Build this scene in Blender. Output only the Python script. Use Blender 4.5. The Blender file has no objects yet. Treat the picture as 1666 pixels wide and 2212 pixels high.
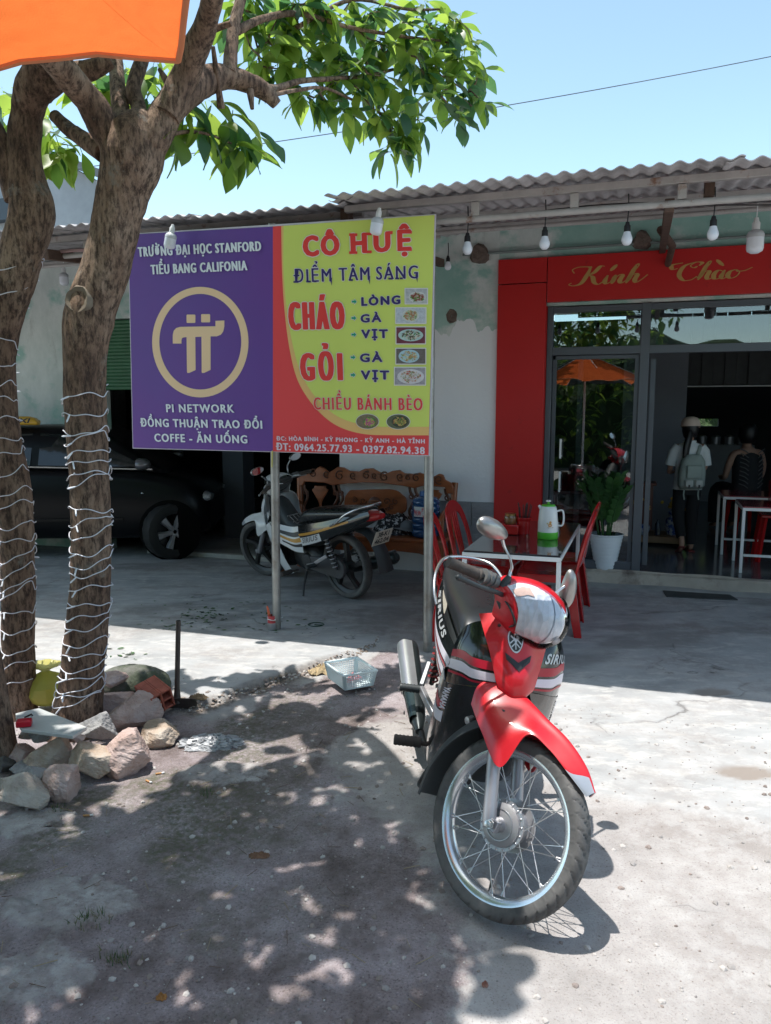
import bpy, math, random
import numpy as np
from mathutils import Vector, Matrix, noise
random.seed(7)
rng = np.random.default_rng(5)
V = Vector
R = math.radians
scene = bpy.context.scene
COL = scene.collection

# ---------------- camera, sky, sun, exposure ----------------
CAM_H = 1.58
FPX, CXP, CYP = 1662.0, 833.0, 1106.0        # focal length and centre for a 1666 x 2212 picture
PITCH = math.atan(221 / FPX)
cam_d = bpy.data.cameras.new('camera')
cam_d.sensor_fit = 'VERTICAL'
cam_d.sensor_height = 24.0
cam_d.lens = 24.0 * FPX / 2212.0
cam_d.clip_start = 0.05
cam_d.clip_end = 3000
cam = bpy.data.objects.new('camera', cam_d)
COL.objects.link(cam)
cam.location = (0, 0, CAM_H)
cam.rotation_euler = (math.pi / 2 - PITCH, 0, 0)
scene.camera = cam

world = bpy.data.worlds.new('World')
scene.world = world
world.use_nodes = True
wn = world.node_tree
bgn = wn.nodes['Background']
skn = wn.nodes.new('ShaderNodeTexSky')
skn.sky_type = 'NISHITA'
skn.sun_disc = False
skn.sun_elevation = R(78)
skn.sun_rotation = R(-90)
skn.altitude = 10
skn.air_density = 0.72
skn.dust_density = 0.7
skn.ozone_density = 0.5
tint = wn.nodes.new('ShaderNodeMixRGB'); tint.blend_type = 'MULTIPLY'; tint.inputs[0].default_value = 1.0; tint.inputs[2].default_value = (0.83, 0.845, 0.69, 1)
wn.links.new(skn.outputs[0], tint.inputs[1]); wn.links.new(tint.outputs[0], bgn.inputs[0])
bgn.inputs[1].default_value = 0.15

sun_d = bpy.data.lights.new('sun', 'SUN')
sun_d.energy = 2.0
sun_d.angle = R(0.5)
sun_d.color = (1.0, 0.965, 0.91)
sun = bpy.data.objects.new('sun', sun_d)
COL.objects.link(sun)
sun.rotation_euler = (0, R(-11.3), 0)

scene.view_settings.view_transform = 'Standard'
scene.view_settings.look = 'None'
scene.view_settings.exposure = 1.62
scene.view_settings.gamma = 1.0
scene.view_settings.use_curve_mapping = False
scene.render.engine = 'CYCLES'
try:
    scene.cycles.max_bounces = 8
    scene.cycles.transparent_max_bounces = 24
    scene.cycles.caustics_reflective = False
    scene.cycles.caustics_refractive = False
except Exception:
    pass

# ---------------- measuring helpers ----------------
cp_, sp_ = math.cos(PITCH), math.sin(PITCH)
def ray(x, y):
    u = (x - CXP) / FPX; v = (CYP - y) / FPX
    return V((u, cp_ + v * sp_, -sp_ + v * cp_))
def G(x, y, z=0.0):                       # where a sight line meets height z
    d = ray(x, y); t = (z - CAM_H) / d.z
    return V((0, 0, CAM_H)) + d * t
def W(x, y, Y):                           # where a sight line meets the vertical plane y = Y
    d = ray(x, y)
    return V((0, 0, CAM_H)) + d * (Y / d.y)
ANG = R(18.56)                            # the shop front is turned by this much
FD = V((math.cos(ANG), -math.sin(ANG), 0)); ND = V((-math.sin(ANG), -math.cos(ANG), 0))
O0 = G(1168, 1222, 0.13); O0.z = 0
def B(s, d, z=0.0): return O0 + FD * s + ND * d + V((0, 0, z))
def PL(x, y, d=0.0):                      # where a sight line meets a plane d metres before the shop front
    r = ray(x, y); C = V((0, 0, CAM_H)); P0 = O0 + ND * d
    t = (P0 - C).dot(ND) / r.dot(ND); P = C + r * t
    return (P - O0).dot(FD), P.z

# ---------------- materials ----------------
MATS = {}
def mat(name, col, rough=0.55, metal=0.0, var=0.12, vscale=6.0, bump=0.0, bscale=60.0, coat=0.0, spec=0.5,
        col2=None, c2scale=3.0, c2pos=0.55, c2soft=0.08, rvar=0.0, stretch=(1, 1, 1), alpha=1.0, detail=6.0, emit=None, bdist=0.004):
    if name in MATS: return MATS[name]
    m = bpy.data.materials.new(name); m.use_nodes = True
    nt = m.node_tree; N = nt.nodes; L = nt.links
    b = N['Principled BSDF']
    tc = N.new('ShaderNodeTexCoord'); mp = N.new('ShaderNodeMapping')
    mp.inputs['Scale'].default_value = stretch
    L.new(tc.outputs['Object'], mp.inputs['Vector'])
    nz = N.new('ShaderNodeTexNoise'); nz.inputs['Scale'].default_value = vscale; nz.inputs['Detail'].default_value = detail
    nz.inputs['Roughness'].default_value = 0.62
    L.new(mp.outputs[0], nz.inputs['Vector'])
    c = V(col[:3])
    rp = N.new('ShaderNodeValToRGB')
    rp.color_ramp.elements[0].position = 0.25; rp.color_ramp.elements[1].position = 0.75
    rp.color_ramp.elements[0].color = (*[max(0, x * (1 - var)) for x in c], 1)
    rp.color_ramp.elements[1].color = (*[min(1, x * (1 + var)) for x in c], 1)
    L.new(nz.outputs['Fac'], rp.inputs[0])
    out = rp.outputs[0]
    if col2 is not None:
        n2 = N.new('ShaderNodeTexNoise'); n2.inputs['Scale'].default_value = c2scale; n2.inputs['Detail'].default_value = 8
        n2.inputs['Roughness'].default_value = 0.68
        L.new(mp.outputs[0], n2.inputs['Vector'])
        r2 = N.new('ShaderNodeValToRGB')
        r2.color_ramp.elements[0].position = c2pos - c2soft; r2.color_ramp.elements[1].position = c2pos + c2soft
        L.new(n2.outputs['Fac'], r2.inputs[0])
        mx = N.new('ShaderNodeMixRGB'); mx.inputs[2].default_value = (*col2[:3], 1)
        L.new(r2.outputs[0], mx.inputs[0]); L.new(out, mx.inputs[1]); out = mx.outputs[0]
    L.new(out, b.inputs['Base Color'])
    b.inputs['Roughness'].default_value = rough
    if rvar:
        mr = N.new('ShaderNodeMapRange'); mr.inputs[3].default_value = max(0.02, rough - rvar); mr.inputs[4].default_value = min(1, rough + rvar)
        L.new(nz.outputs['Fac'], mr.inputs[0]); L.new(mr.outputs[0], b.inputs['Roughness'])
    b.inputs['Metallic'].default_value = metal
    b.inputs['Specular IOR Level'].default_value = spec
    b.inputs['Coat Weight'].default_value = coat
    b.inputs['Coat Roughness'].default_value = 0.06
    b.inputs['Alpha'].default_value = alpha
    if emit:
        b.inputs['Emission Color'].default_value = (*emit[:3], 1); b.inputs['Emission Strength'].default_value = emit[3]
    if bump:
        nb = N.new('ShaderNodeTexNoise'); nb.inputs['Scale'].default_value = bscale; nb.inputs['Detail'].default_value = 5
        L.new(mp.outputs[0], nb.inputs['Vector'])
        bp = N.new('ShaderNodeBump'); bp.inputs['Strength'].default_value = bump; bp.inputs['Distance'].default_value = bdist
        L.new(nb.outputs['Fac'], bp.inputs['Height']); L.new(bp.outputs[0], b.inputs['Normal'])
    MATS[name] = m
    return m

def glass_mat(name, tint=(0.8, 0.86, 0.88), refl=0.12, rough=0.01, see=0.9):
    if name in MATS: return MATS[name]
    m = bpy.data.materials.new(name); m.use_nodes = True
    nt = m.node_tree; N = nt.nodes; L = nt.links
    for n in list(N): N.remove(n)
    o = N.new('ShaderNodeOutputMaterial'); mx = N.new('ShaderNodeMixShader')
    t = N.new('ShaderNodeBsdfTransparent'); t.inputs[0].default_value = (*[c * see for c in tint], 1)
    g = N.new('ShaderNodeBsdfGlossy'); g.inputs['Roughness'].default_value = rough
    f = N.new('ShaderNodeFresnel'); f.inputs[0].default_value = 1.5
    a = N.new('ShaderNodeMath'); a.operation = 'ADD'; a.inputs[1].default_value = refl; a.use_clamp = True
    L.new(f.outputs[0], a.inputs[0]); L.new(a.outputs[0], mx.inputs[0])
    L.new(t.outputs[0], mx.inputs[1]); L.new(g.outputs[0], mx.inputs[2]); L.new(mx.outputs[0], o.inputs[0])
    MATS[name] = m
    return m

def leaf_mat(name, col, trans=0.5, tcol=None):
    if name in MATS: return MATS[name]
    m = bpy.data.materials.new(name); m.use_nodes = True
    nt = m.node_tree; N = nt.nodes; L = nt.links
    b = N['Principled BSDF']; o = N['Material Output']
    oi = N.new('ShaderNodeTexCoord'); nz = N.new('ShaderNodeTexNoise'); nz.inputs['Scale'].default_value = 3.0
    geo = N.new('ShaderNodeNewGeometry')
    L.new(geo.outputs['Position'], nz.inputs['Vector'])
    rp = N.new('ShaderNodeValToRGB')
    rp.color_ramp.elements[0].position = 0.3; rp.color_ramp.elements[1].position = 0.7
    rp.color_ramp.elements[0].color = (*[c * 0.75 for c in col], 1)
    rp.color_ramp.elements[1].color = (col[0] * 1.5, col[1] * 1.2, col[2] * 0.9, 1)
    L.new(nz.outputs['Fac'], rp.inputs[0]); L.new(rp.outputs[0], b.inputs['Base Color'])
    b.inputs['Roughness'].default_value = 0.42
    tr = N.new('ShaderNodeBsdfTranslucent'); tr.inputs[0].default_value = (*(tcol or (0.22, 0.5, 0.05)), 1)
    mx = N.new('ShaderNodeMixShader'); mx.inputs[0].default_value = trans
    L.new(b.outputs[0], mx.inputs[1]); L.new(tr.outputs[0], mx.inputs[2]); L.new(mx.outputs[0], o.inputs[0])
    MATS[name] = m
    return m

# ---------------- mesh helpers ----------------
def catmull(pts, n):
    P = [V(p) if not isinstance(p, (float, int)) else p for p in pts]
    m = len(P); out = []
    for i in range(m - 1):
        p0 = P[i - 1] if i > 0 else P[0] * 2 - P[1]
        p1, p2 = P[i], P[i + 1]
        p3 = P[i + 2] if i + 2 < m else P[-1] * 2 - P[-2]
        for k in range(n):
            t = k / n
            out.append(0.5 * ((2 * p1) + (p2 - p0) * t + (2 * p0 - 5 * p1 + 4 * p2 - p3) * t * t + (3 * p1 - p0 - 3 * p2 + p3) * t ** 3))
    out.append(P[-1])
    return out

def crm(a, t):                      # Catmull-Rom through a list of vectors, t in 0..1
    n = len(a) - 1
    x = min(max(t, 0.0), 1.0) * n; i = min(int(x), n - 1); f = x - i
    p1, p2 = a[i], a[i + 1]
    p0 = a[i - 1] if i > 0 else p1 * 2 - p2
    p3 = a[i + 2] if i + 2 <= n else p2 * 2 - p1
    return 0.5 * ((2 * p1) + (p2 - p0) * f + (2 * p0 - 5 * p1 + 4 * p2 - p3) * f * f + (3 * p1 - p0 - 3 * p2 + p3) * f ** 3)

def surf(net):
    net = [[V(p) for p in row] for row in net]
    def S(u, v):
        return crm([crm(r, v) for r in net], u)
    return S

class MB:
    def __init__(self): self.v = []; self.f = []; self.m = []; self.mi = 0
    def add(self, vs, fs):
        o = len(self.v); self.v += [V(p) for p in vs]
        for f in fs: self.f.append([i + o for i in f]); self.m.append(self.mi)
        return o
    def box(self, c, s, rot=None):
        c = V(c); h = V(s) * 0.5; vs = []
        for dx in (-1, 1):
            for dy in (-1, 1):
                for dz in (-1, 1):
                    p = V((dx * h.x, dy * h.y, dz * h.z))
                    if rot is not None: p = rot @ p
                    vs.append(c + p)
        self.add(vs, [(0, 1, 3, 2), (4, 6, 7, 5), (0, 4, 5, 1), (2, 3, 7, 6), (0, 2, 6, 4), (1, 5, 7, 3)])
        return self
    def bar(self, a, b, w, h=None, up=(0, 0, 1)):
        a, b = V(a), V(b); h = h or w; d = (b - a); L = d.length; d.normalize()
        up = V(up)
        if abs(d.dot(up)) > 0.98: up = V((1, 0, 0))
        x = d.cross(up).normalized(); z = x.cross(d)
        M = Matrix((x, d, z)).transposed()
        return self.box((a + b) / 2, (w, L, h), M)
    def tube(self, pts, r, n=10, caps=True, flat=1.0, up=None):
        pts = [V(p) for p in pts]; k = len(pts)
        rs = r if isinstance(r, (list, tuple)) else [r] * k
        prev = V(up) if up else None; rings = []
        for i in range(k):
            t = (pts[min(i + 1, k - 1)] - pts[max(i - 1, 0)])
            if t.length < 1e-9: t = V((0, 0, 1))
            t.normalize()
            if prev is None:
                prev = V((0, 0, 1)) if abs(t.z) < 0.9 else V((1, 0, 0))
            x = prev - t * prev.dot(t)
            if x.length < 1e-6: x = t.orthogonal()
            x.normalize(); y = t.cross(x); prev = x
            rings.append([pts[i] + (x * math.cos(2 * math.pi * j / n) + y * flat * math.sin(2 * math.pi * j / n)) * rs[i] for j in range(n)])
        vs = [p for rg in rings for p in rg]; fs = []
        for i in range(k - 1):
            for j in range(n):
                a = i * n + j; b = i * n + (j + 1) % n
                fs.append((a, b, b + n, a + n))
        if caps:
            fs.append(tuple(reversed(range(n)))); fs.append(tuple(range((k - 1) * n, k * n)))
        self.add(vs, fs); return self
    def lathe(self, prof, n=32, o=(0, 0, 0), ax=(0, 0, 1), xax=None, a0=0.0, a1=2 * math.pi, close=False, disp=None):
        o = V(o); ax = V(ax).normalized(); x = V(xax).normalized() if xax else ax.orthogonal().normalized(); y = ax.cross(x)
        full = abs(a1 - a0 - 2 * math.pi) < 1e-6; m = n if full else n + 1; k = len(prof); vs = []
        for j in range(m):
            a = a0 + (a1 - a0) * j / n; e = x * math.cos(a) + y * math.sin(a)
            for i, (r, z) in enumerate(prof):
                rr = r + (disp(a, i, r, z) if disp else 0)
                vs.append(o + e * rr + ax * z)
        fs = []
        for j in range(n if full else n):
            j2 = (j + 1) % m
            for i in range(k - 1 + (1 if close else 0)):
                i2 = (i + 1) % k
                fs.append((j * k + i, j2 * k + i, j2 * k + i2, j * k + i2))
        self.add(vs, fs); return self
    def prism(self, poly, a, b, M=None):       # poly in XY, extruded from z=a to z=b, then transformed by M (callable)
        n = len(poly); vs = [V((p[0], p[1], a)) for p in poly] + [V((p[0], p[1], b)) for p in poly]
        if M: vs = [M(p) for p in vs]
        fs = [tuple(reversed(range(n))), tuple(range(n, 2 * n))] + [(i, (i + 1) % n, n + (i + 1) % n, n + i) for i in range(n)]
        self.add(vs, fs); return self
    def patch(self, S, u0=0., u1=1., nu=16, v0=0., v1=1., nv=16, off=0.0, th=0.004, uf=None):
        e = 1e-3; top = []; bot = []
        for i in range(nu + 1):
            for j in range(nv + 1):
                v = v0 + (v1 - v0) * j / nv; t = i / nu
                if uf: ua, ub = uf(v); u = ua + (ub - ua) * t
                else: u = u0 + (u1 - u0) * t
                p = S(u, v)
                du = S(min(u + e, 1), v) - S(max(u - e, 0), v); dv = S(u, min(v + e, 1)) - S(u, max(v - e, 0))
                nrm = du.cross(dv)
                nrm = nrm.normalized() if nrm.length > 1e-12 else V((0, 0, 1))
                top.append(p + nrm * off); bot.append(p + nrm * (off - th))
        w = nv + 1; c = (nu + 1) * w; fs = []
        for i in range(nu):
            for j in range(nv):
                a = i * w + j
                fs.append((a, a + w, a + w + 1, a + 1))
                if th: fs.append((c + a, c + a + 1, c + a + w + 1, c + a + w))
        if th:
            for i in range(nu):
                a = i * w; fs.append((a, c + a, c + a + w, a + w)); a = i * w + nv; fs.append((a, a + w, c + a + w, c + a))
            for j in range(nv):
                a = j; fs.append((a, a + 1, c + a + 1, c + a)); a = nu * w + j; fs.append((a, c + a, c + a + 1, a + 1))
        self.add(top + (bot if th else []), fs); return self
    def loft(self, secs, caps=True):            # list of rings with the same number of points
        n = len(secs[0]); vs = [p for s in secs for p in s]; fs = []
        for i in range(len(secs) - 1):
            for j in range(n):
                a = i * n + j; b = i * n + (j + 1) % n
                fs.append((a, b, b + n, a + n))
        if caps: fs.append(tuple(reversed(range(n)))); fs.append(tuple(range((len(secs) - 1) * n, len(secs) * n)))
        self.add(vs, fs); return self
    def xf(self, fn): self.v = [fn(p) for p in self.v]; return self
    def build(self, name, m, parent=None, off=None, smooth=35, bevel=0.0, kind=None, flip=False):
        me = bpy.data.meshes.new(name)
        vs = [tuple(p - off) for p in self.v] if off is not None else [tuple(p) for p in self.v]
        me.from_pydata(vs, [], self.f)
        for x in (m if isinstance(m, (list, tuple)) else [m]): me.materials.append(x)
        if any(self.m): me.polygons.foreach_set('material_index', self.m)
        me.update()
        o = bpy.data.objects.new(name, me); COL.objects.link(o)
        if smooth:
            me.polygons.foreach_set('use_smooth', [True] * len(me.polygons))
            try: me.set_sharp_from_angle(angle=R(smooth))
            except Exception: pass
        if bevel:
            bv = o.modifiers.new('bevel', 'BEVEL'); bv.width = bevel; bv.segments = 2; bv.limit_method = 'ANGLE'; bv.angle_limit = R(40)
            bv.harden_normals = False
        if parent is not None: o.parent = parent
        if kind: o['kind'] = kind
        return o

def thing(name, label, cat, loc=(0, 0, 0), rot=(0, 0, 0), group=None):
    o = bpy.data.objects.new(name, None); COL.objects.link(o)
    o.empty_display_size = 0.1
    o.location = loc; o.rotation_euler = rot
    o['label'] = label; o['category'] = cat
    if group: o['group'] = group
    return o
def tag(o, label=None, cat=None, group=None, kind=None):
    if label: o['label'] = label
    if cat: o['category'] = cat
    if group: o['group'] = group
    if kind: o['kind'] = kind
    return o
def dup(root, loc=None, rot=None, label=None, group=None):
    def cp(o, parent):
        c = o.copy(); COL.objects.link(c); c.parent = parent
        for ch in [x for x in bpy.data.objects if x.parent == o and x != c]: cp(ch, c)
        return c
    c = cp(root, None)
    if loc is not None: c.location = loc
    if rot is not None: c.rotation_euler = rot
    if label: c['label'] = label
    if group: c['group'] = group
    return c

_TM = {}
def _raw_text(body, shear, space):
    cu = bpy.data.curves.new('t', 'FONT'); cu.body = body; cu.shear = shear; cu.space_character = space; cu.resolution_u = 3
    ob = bpy.data.objects.new('t', cu); COL.objects.link(ob)
    dg = bpy.context.evaluated_depsgraph_get()
    me = bpy.data.meshes.new_from_object(ob.evaluated_get(dg))
    vs = [(v.co.x, v.co.y) for v in me.vertices]; fs = [list(p.vertices) for p in me.polygons]
    COL.objects.unlink(ob); bpy.data.objects.remove(ob); bpy.data.curves.remove(cu); bpy.data.meshes.remove(me)
    return vs, fs
def text_mesh(body, bold=0.0, shear=0.0, space=1.0):
    """letters of one line as flat 2-D polygons (x, y, layer), cap height scaled to 1; strokes are thickened by
    laying shifted copies over each other, each a hair in front of the last"""
    bx, by = bold if isinstance(bold, tuple) else (bold, bold)
    bold = max(bx, by); key = (body, shear, space)
    if key not in _TM: _TM[key] = _raw_text(body, shear, space)
    vs, fs = _TM[key]; k = 1 / 0.69
    x0 = min(v[0] for v in vs) - bx
    sh = [(0, 0)] if bold <= 0 else [(0, 0)] + [(bx * q * math.cos(2 * math.pi * i / 12), by * q * math.sin(2 * math.pi * i / 12)) for q in ((0.5, 1.0) if bx > 0.07 else (1.0,)) for i in range(12)]
    ov = []; of = []
    for li, (dx, dy) in enumerate(sh):
        o = len(ov); ov += [((x + dx - x0) * k, (y + dy) * k, li) for x, y in vs]; of += [[i + o for i in f] for f in fs]
    return ov, of
def text_on(body, fn, m, name='lettering', parent=None, bold=0.0, shear=0.0, space=1.0, off=None, smooth=0, wide=None, rings=None):
    """fn maps (x in 0..1 along the line, y in cap heights) to a 3-D point"""
    vs, fs = text_mesh(body, bold, shear, space)
    w = max(v[0] for v in vs)
    mb = MB(); mb.add([fn(x / w, y, l) for x, y, l in vs], fs)
    return mb.build(name, m, parent, off, smooth=0)

# ---------------- ground ----------------
def vnoise(x, y, seed=0, sc=1.0, octv=4, rough=0.5):
    out = np.zeros_like(x); amp = 1.0; tot = 0
    for o in range(octv):
        r = np.random.default_rng(seed * 31 + o); T = r.random((256, 256))
        X = x * sc + 37.3 * o; Y = y * sc + 17.9 * o
        xi = np.floor(X).astype(int); yi = np.floor(Y).astype(int); fx = X - xi; fy = Y - yi
        fx = fx * fx * (3 - 2 * fx); fy = fy * fy * (3 - 2 * fy)
        a = T[xi % 256, yi % 256]; b = T[(xi + 1) % 256, yi % 256]; c = T[xi % 256, (yi + 1) % 256]; d = T[(xi + 1) % 256, (yi + 1) % 256]
        out += amp * ((a * (1 - fx) + b * fx) * (1 - fy) + (c * (1 - fx) + d * fx) * fy); tot += amp
        amp *= rough; sc *= 2.03
    return out / tot
def sstep(a, b, x):
    t = np.clip((x - a) / (b - a), 0, 1); return t * t * (3 - 2 * t)
def grow(a, step, end, k=1.35):
    out = []
    while abs(a) < end: step *= k; a += step; out.append(a)
    return out
ST = 0.025
xs = [-v for v in reversed(grow(4.6, 0.03, 400))] + list(np.arange(-4.6, 4.2, ST)) + grow(4.2, 0.03, 400)
ys = [0.9 + v for v in [-a for a in reversed(grow(0, 0.03, 400))]] + list(np.arange(0.9, 7.9, ST)) + [7.9 + v for v in grow(0, 0.03, 400)]
X, Y = np.meshgrid(np.array(xs), np.array(ys))
edge_px = [(-400, 1560), (0, 1500), (180, 1478), (350, 1500), (430, 1513), (480, 1500), (520, 1480), (560, 1470), (600, 1455), (640, 1447), (680, 1430), (720, 1414), (770, 1404), (805, 1390), (830, 1362), (860, 1335), (930, 1290), (1100, 1262)]
ep = [G(*p) for p in edge_px]
ex = np.array([p.x for p in ep]); ey = np.array([p.y for p in ep])
order = np.argsort(ex); ex = ex[order]; ey = ey[order]
jag = (vnoise(X, Y, 3, 9, 3) - 0.5) * 0.12
de = (Y + jag) - np.interp(X, ex, ey)                     # >0 on the smooth slab, <0 on the worn ground before it
drop = 0.045 * np.clip((0.05 - X) / 0.5, 0, 1)
Z = -drop * sstep(0.015, -0.03, de) * (0.35 + 0.65 * sstep(-2.2, -0.2, de))
n1 = vnoise(X, Y, 11, 0.9, 5); n2 = vnoise(X, Y, 12, 3.5, 4); n3 = vnoise(X, Y, 13, 14, 3)
# loose earth spreads from the trees on the left and fades to worn concrete on the right
dirt = sstep(0.42, -0.05, X + (n1 - 0.5) * 1.1 + (Y - 2.2) * 0.10 + (n2 - .5) * 0.25) * sstep(0.05, -0.30, de + (n2 - 0.5) * 0.7 + 0.10 * sstep(-1.2, 0.2, X) + 0.22 * sstep(-1.0, 0.0, X))
def blob(cx, cy, rx, ry, px=True, nz=0.5):
    p = G(cx, cy); q = G(cx + rx, cy); r = G(cx, cy + ry)
    a = abs(q.x - p.x); b = abs(p.y - r.y)
    return sstep(1.15, 0.85, np.sqrt(((X - p.x) / a) ** 2 + ((Y - p.y) / b) ** 2) + (n2 - 0.5) * nz + (n3 - .5) * 0.25)
n4 = vnoise(X, Y, 15, 6.5, 5, 0.65)
patch = np.maximum.reduce([blob(480, 1665, 125, 48, nz=1.3), blob(180, 1935, 120, 55, nz=1.6), blob(40, 2100, 130, 70, nz=1.6), blob(60, 1760, 80, 28, nz=1.4)]) * sstep(0.30, 0.42, n4)
patch = np.maximum(patch, sstep(0.56, 0.64, n4) * 0.55)
dirt = dirt * (1 - 0.62 * patch)
Z = Z + 0.012 * patch * sstep(0.3, 0.8, patch) * sstep(0, -0.1, de)
moss = sstep(0.52, 0.66, vnoise(X, Y, 21, 1.6, 4)) * dirt * sstep(0.1, -0.9, X) 
Z = Z + dirt * (n2 - 0.5) * 0.02 + dirt * (n3 - 0.5) * 0.010 + (n1 - 0.5) * 0.02 * sstep(0.2, -0.5, de)
rub = np.exp(-((de + 0.06) / 0.07) ** 2) * sstep(-0.1, -0.5, X) * sstep(-1.6, -1.2, X)   # broken lip of the slab
Z = Z + rub * (n3 - 0.45) * 0.07
joint = None
jA, jB = G(1230, 1700), G(1666, 1790)
jd = (Y - jA.y) - (jB.y - jA.y) / (jB.x - jA.x) * (X - jA.x) + (n2 - .5) * 0.08
rough_r = sstep(0.02, -0.02, jd) * sstep(0.2, 0.7, X) + sstep(0.0, -0.4, de) * sstep(1.0, 0.3, X)
rough_r = np.clip(rough_r, 0, 1)
Z = Z - 0.012 * sstep(0.02, -0.02, jd) * sstep(0.6, 1.0, X)
stain = np.maximum.reduce([blob(1615, 1668, 70, 16, nz=0.8), 0.8 * blob(1530, 1496, 45, 9, nz=.9)])
wet = np.clip(rub * 1.3, 0, 1)
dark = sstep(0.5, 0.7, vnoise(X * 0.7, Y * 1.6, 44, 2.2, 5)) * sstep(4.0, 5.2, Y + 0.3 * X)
Z = Z - 0.006 * stain
# sheltered places: keep the sheet just under the porch step and building floor
nyy, nxx = X.shape
verts = np.stack([X, Y, Z], -1).reshape(-1, 3)
idx = np.arange(nyy * nxx).reshape(nyy, nxx)
faces = np.stack([idx[:-1, :-1], idx[:-1, 1:], idx[1:, 1:], idx[1:, :-1]], -1).reshape(-1, 4)
gm = bpy.data.meshes.new('ground')
gm.vertices.add(len(verts)); gm.vertices.foreach_set('co', verts.ravel())
gm.loops.add(faces.size); gm.loops.foreach_set('vertex_index', faces.ravel())
gm.polygons.add(len(faces)); gm.polygons.foreach_set('loop_start', np.arange(0, faces.size, 4)); gm.polygons.foreach_set('loop_total', np.full(len(faces), 4))
gm.polygons.foreach_set('use_smooth', np.ones(len(faces), dtype=bool))
gm.update(); gm.validate()
ca = gm.color_attributes.new('mask', 'FLOAT_COLOR', 'POINT')
ca.data.foreach_set('color', np.stack([dirt, moss, np.clip(stain + 0.0 * wet, 0, 1), rough_r], -1).reshape(-1, 4).astype(np.float32).ravel())
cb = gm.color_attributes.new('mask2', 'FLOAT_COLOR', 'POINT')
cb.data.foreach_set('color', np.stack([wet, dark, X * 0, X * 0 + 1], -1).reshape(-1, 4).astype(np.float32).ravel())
ground = bpy.data.objects.new('ground', gm); COL.objects.link(ground); ground['kind'] = 'structure'

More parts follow.
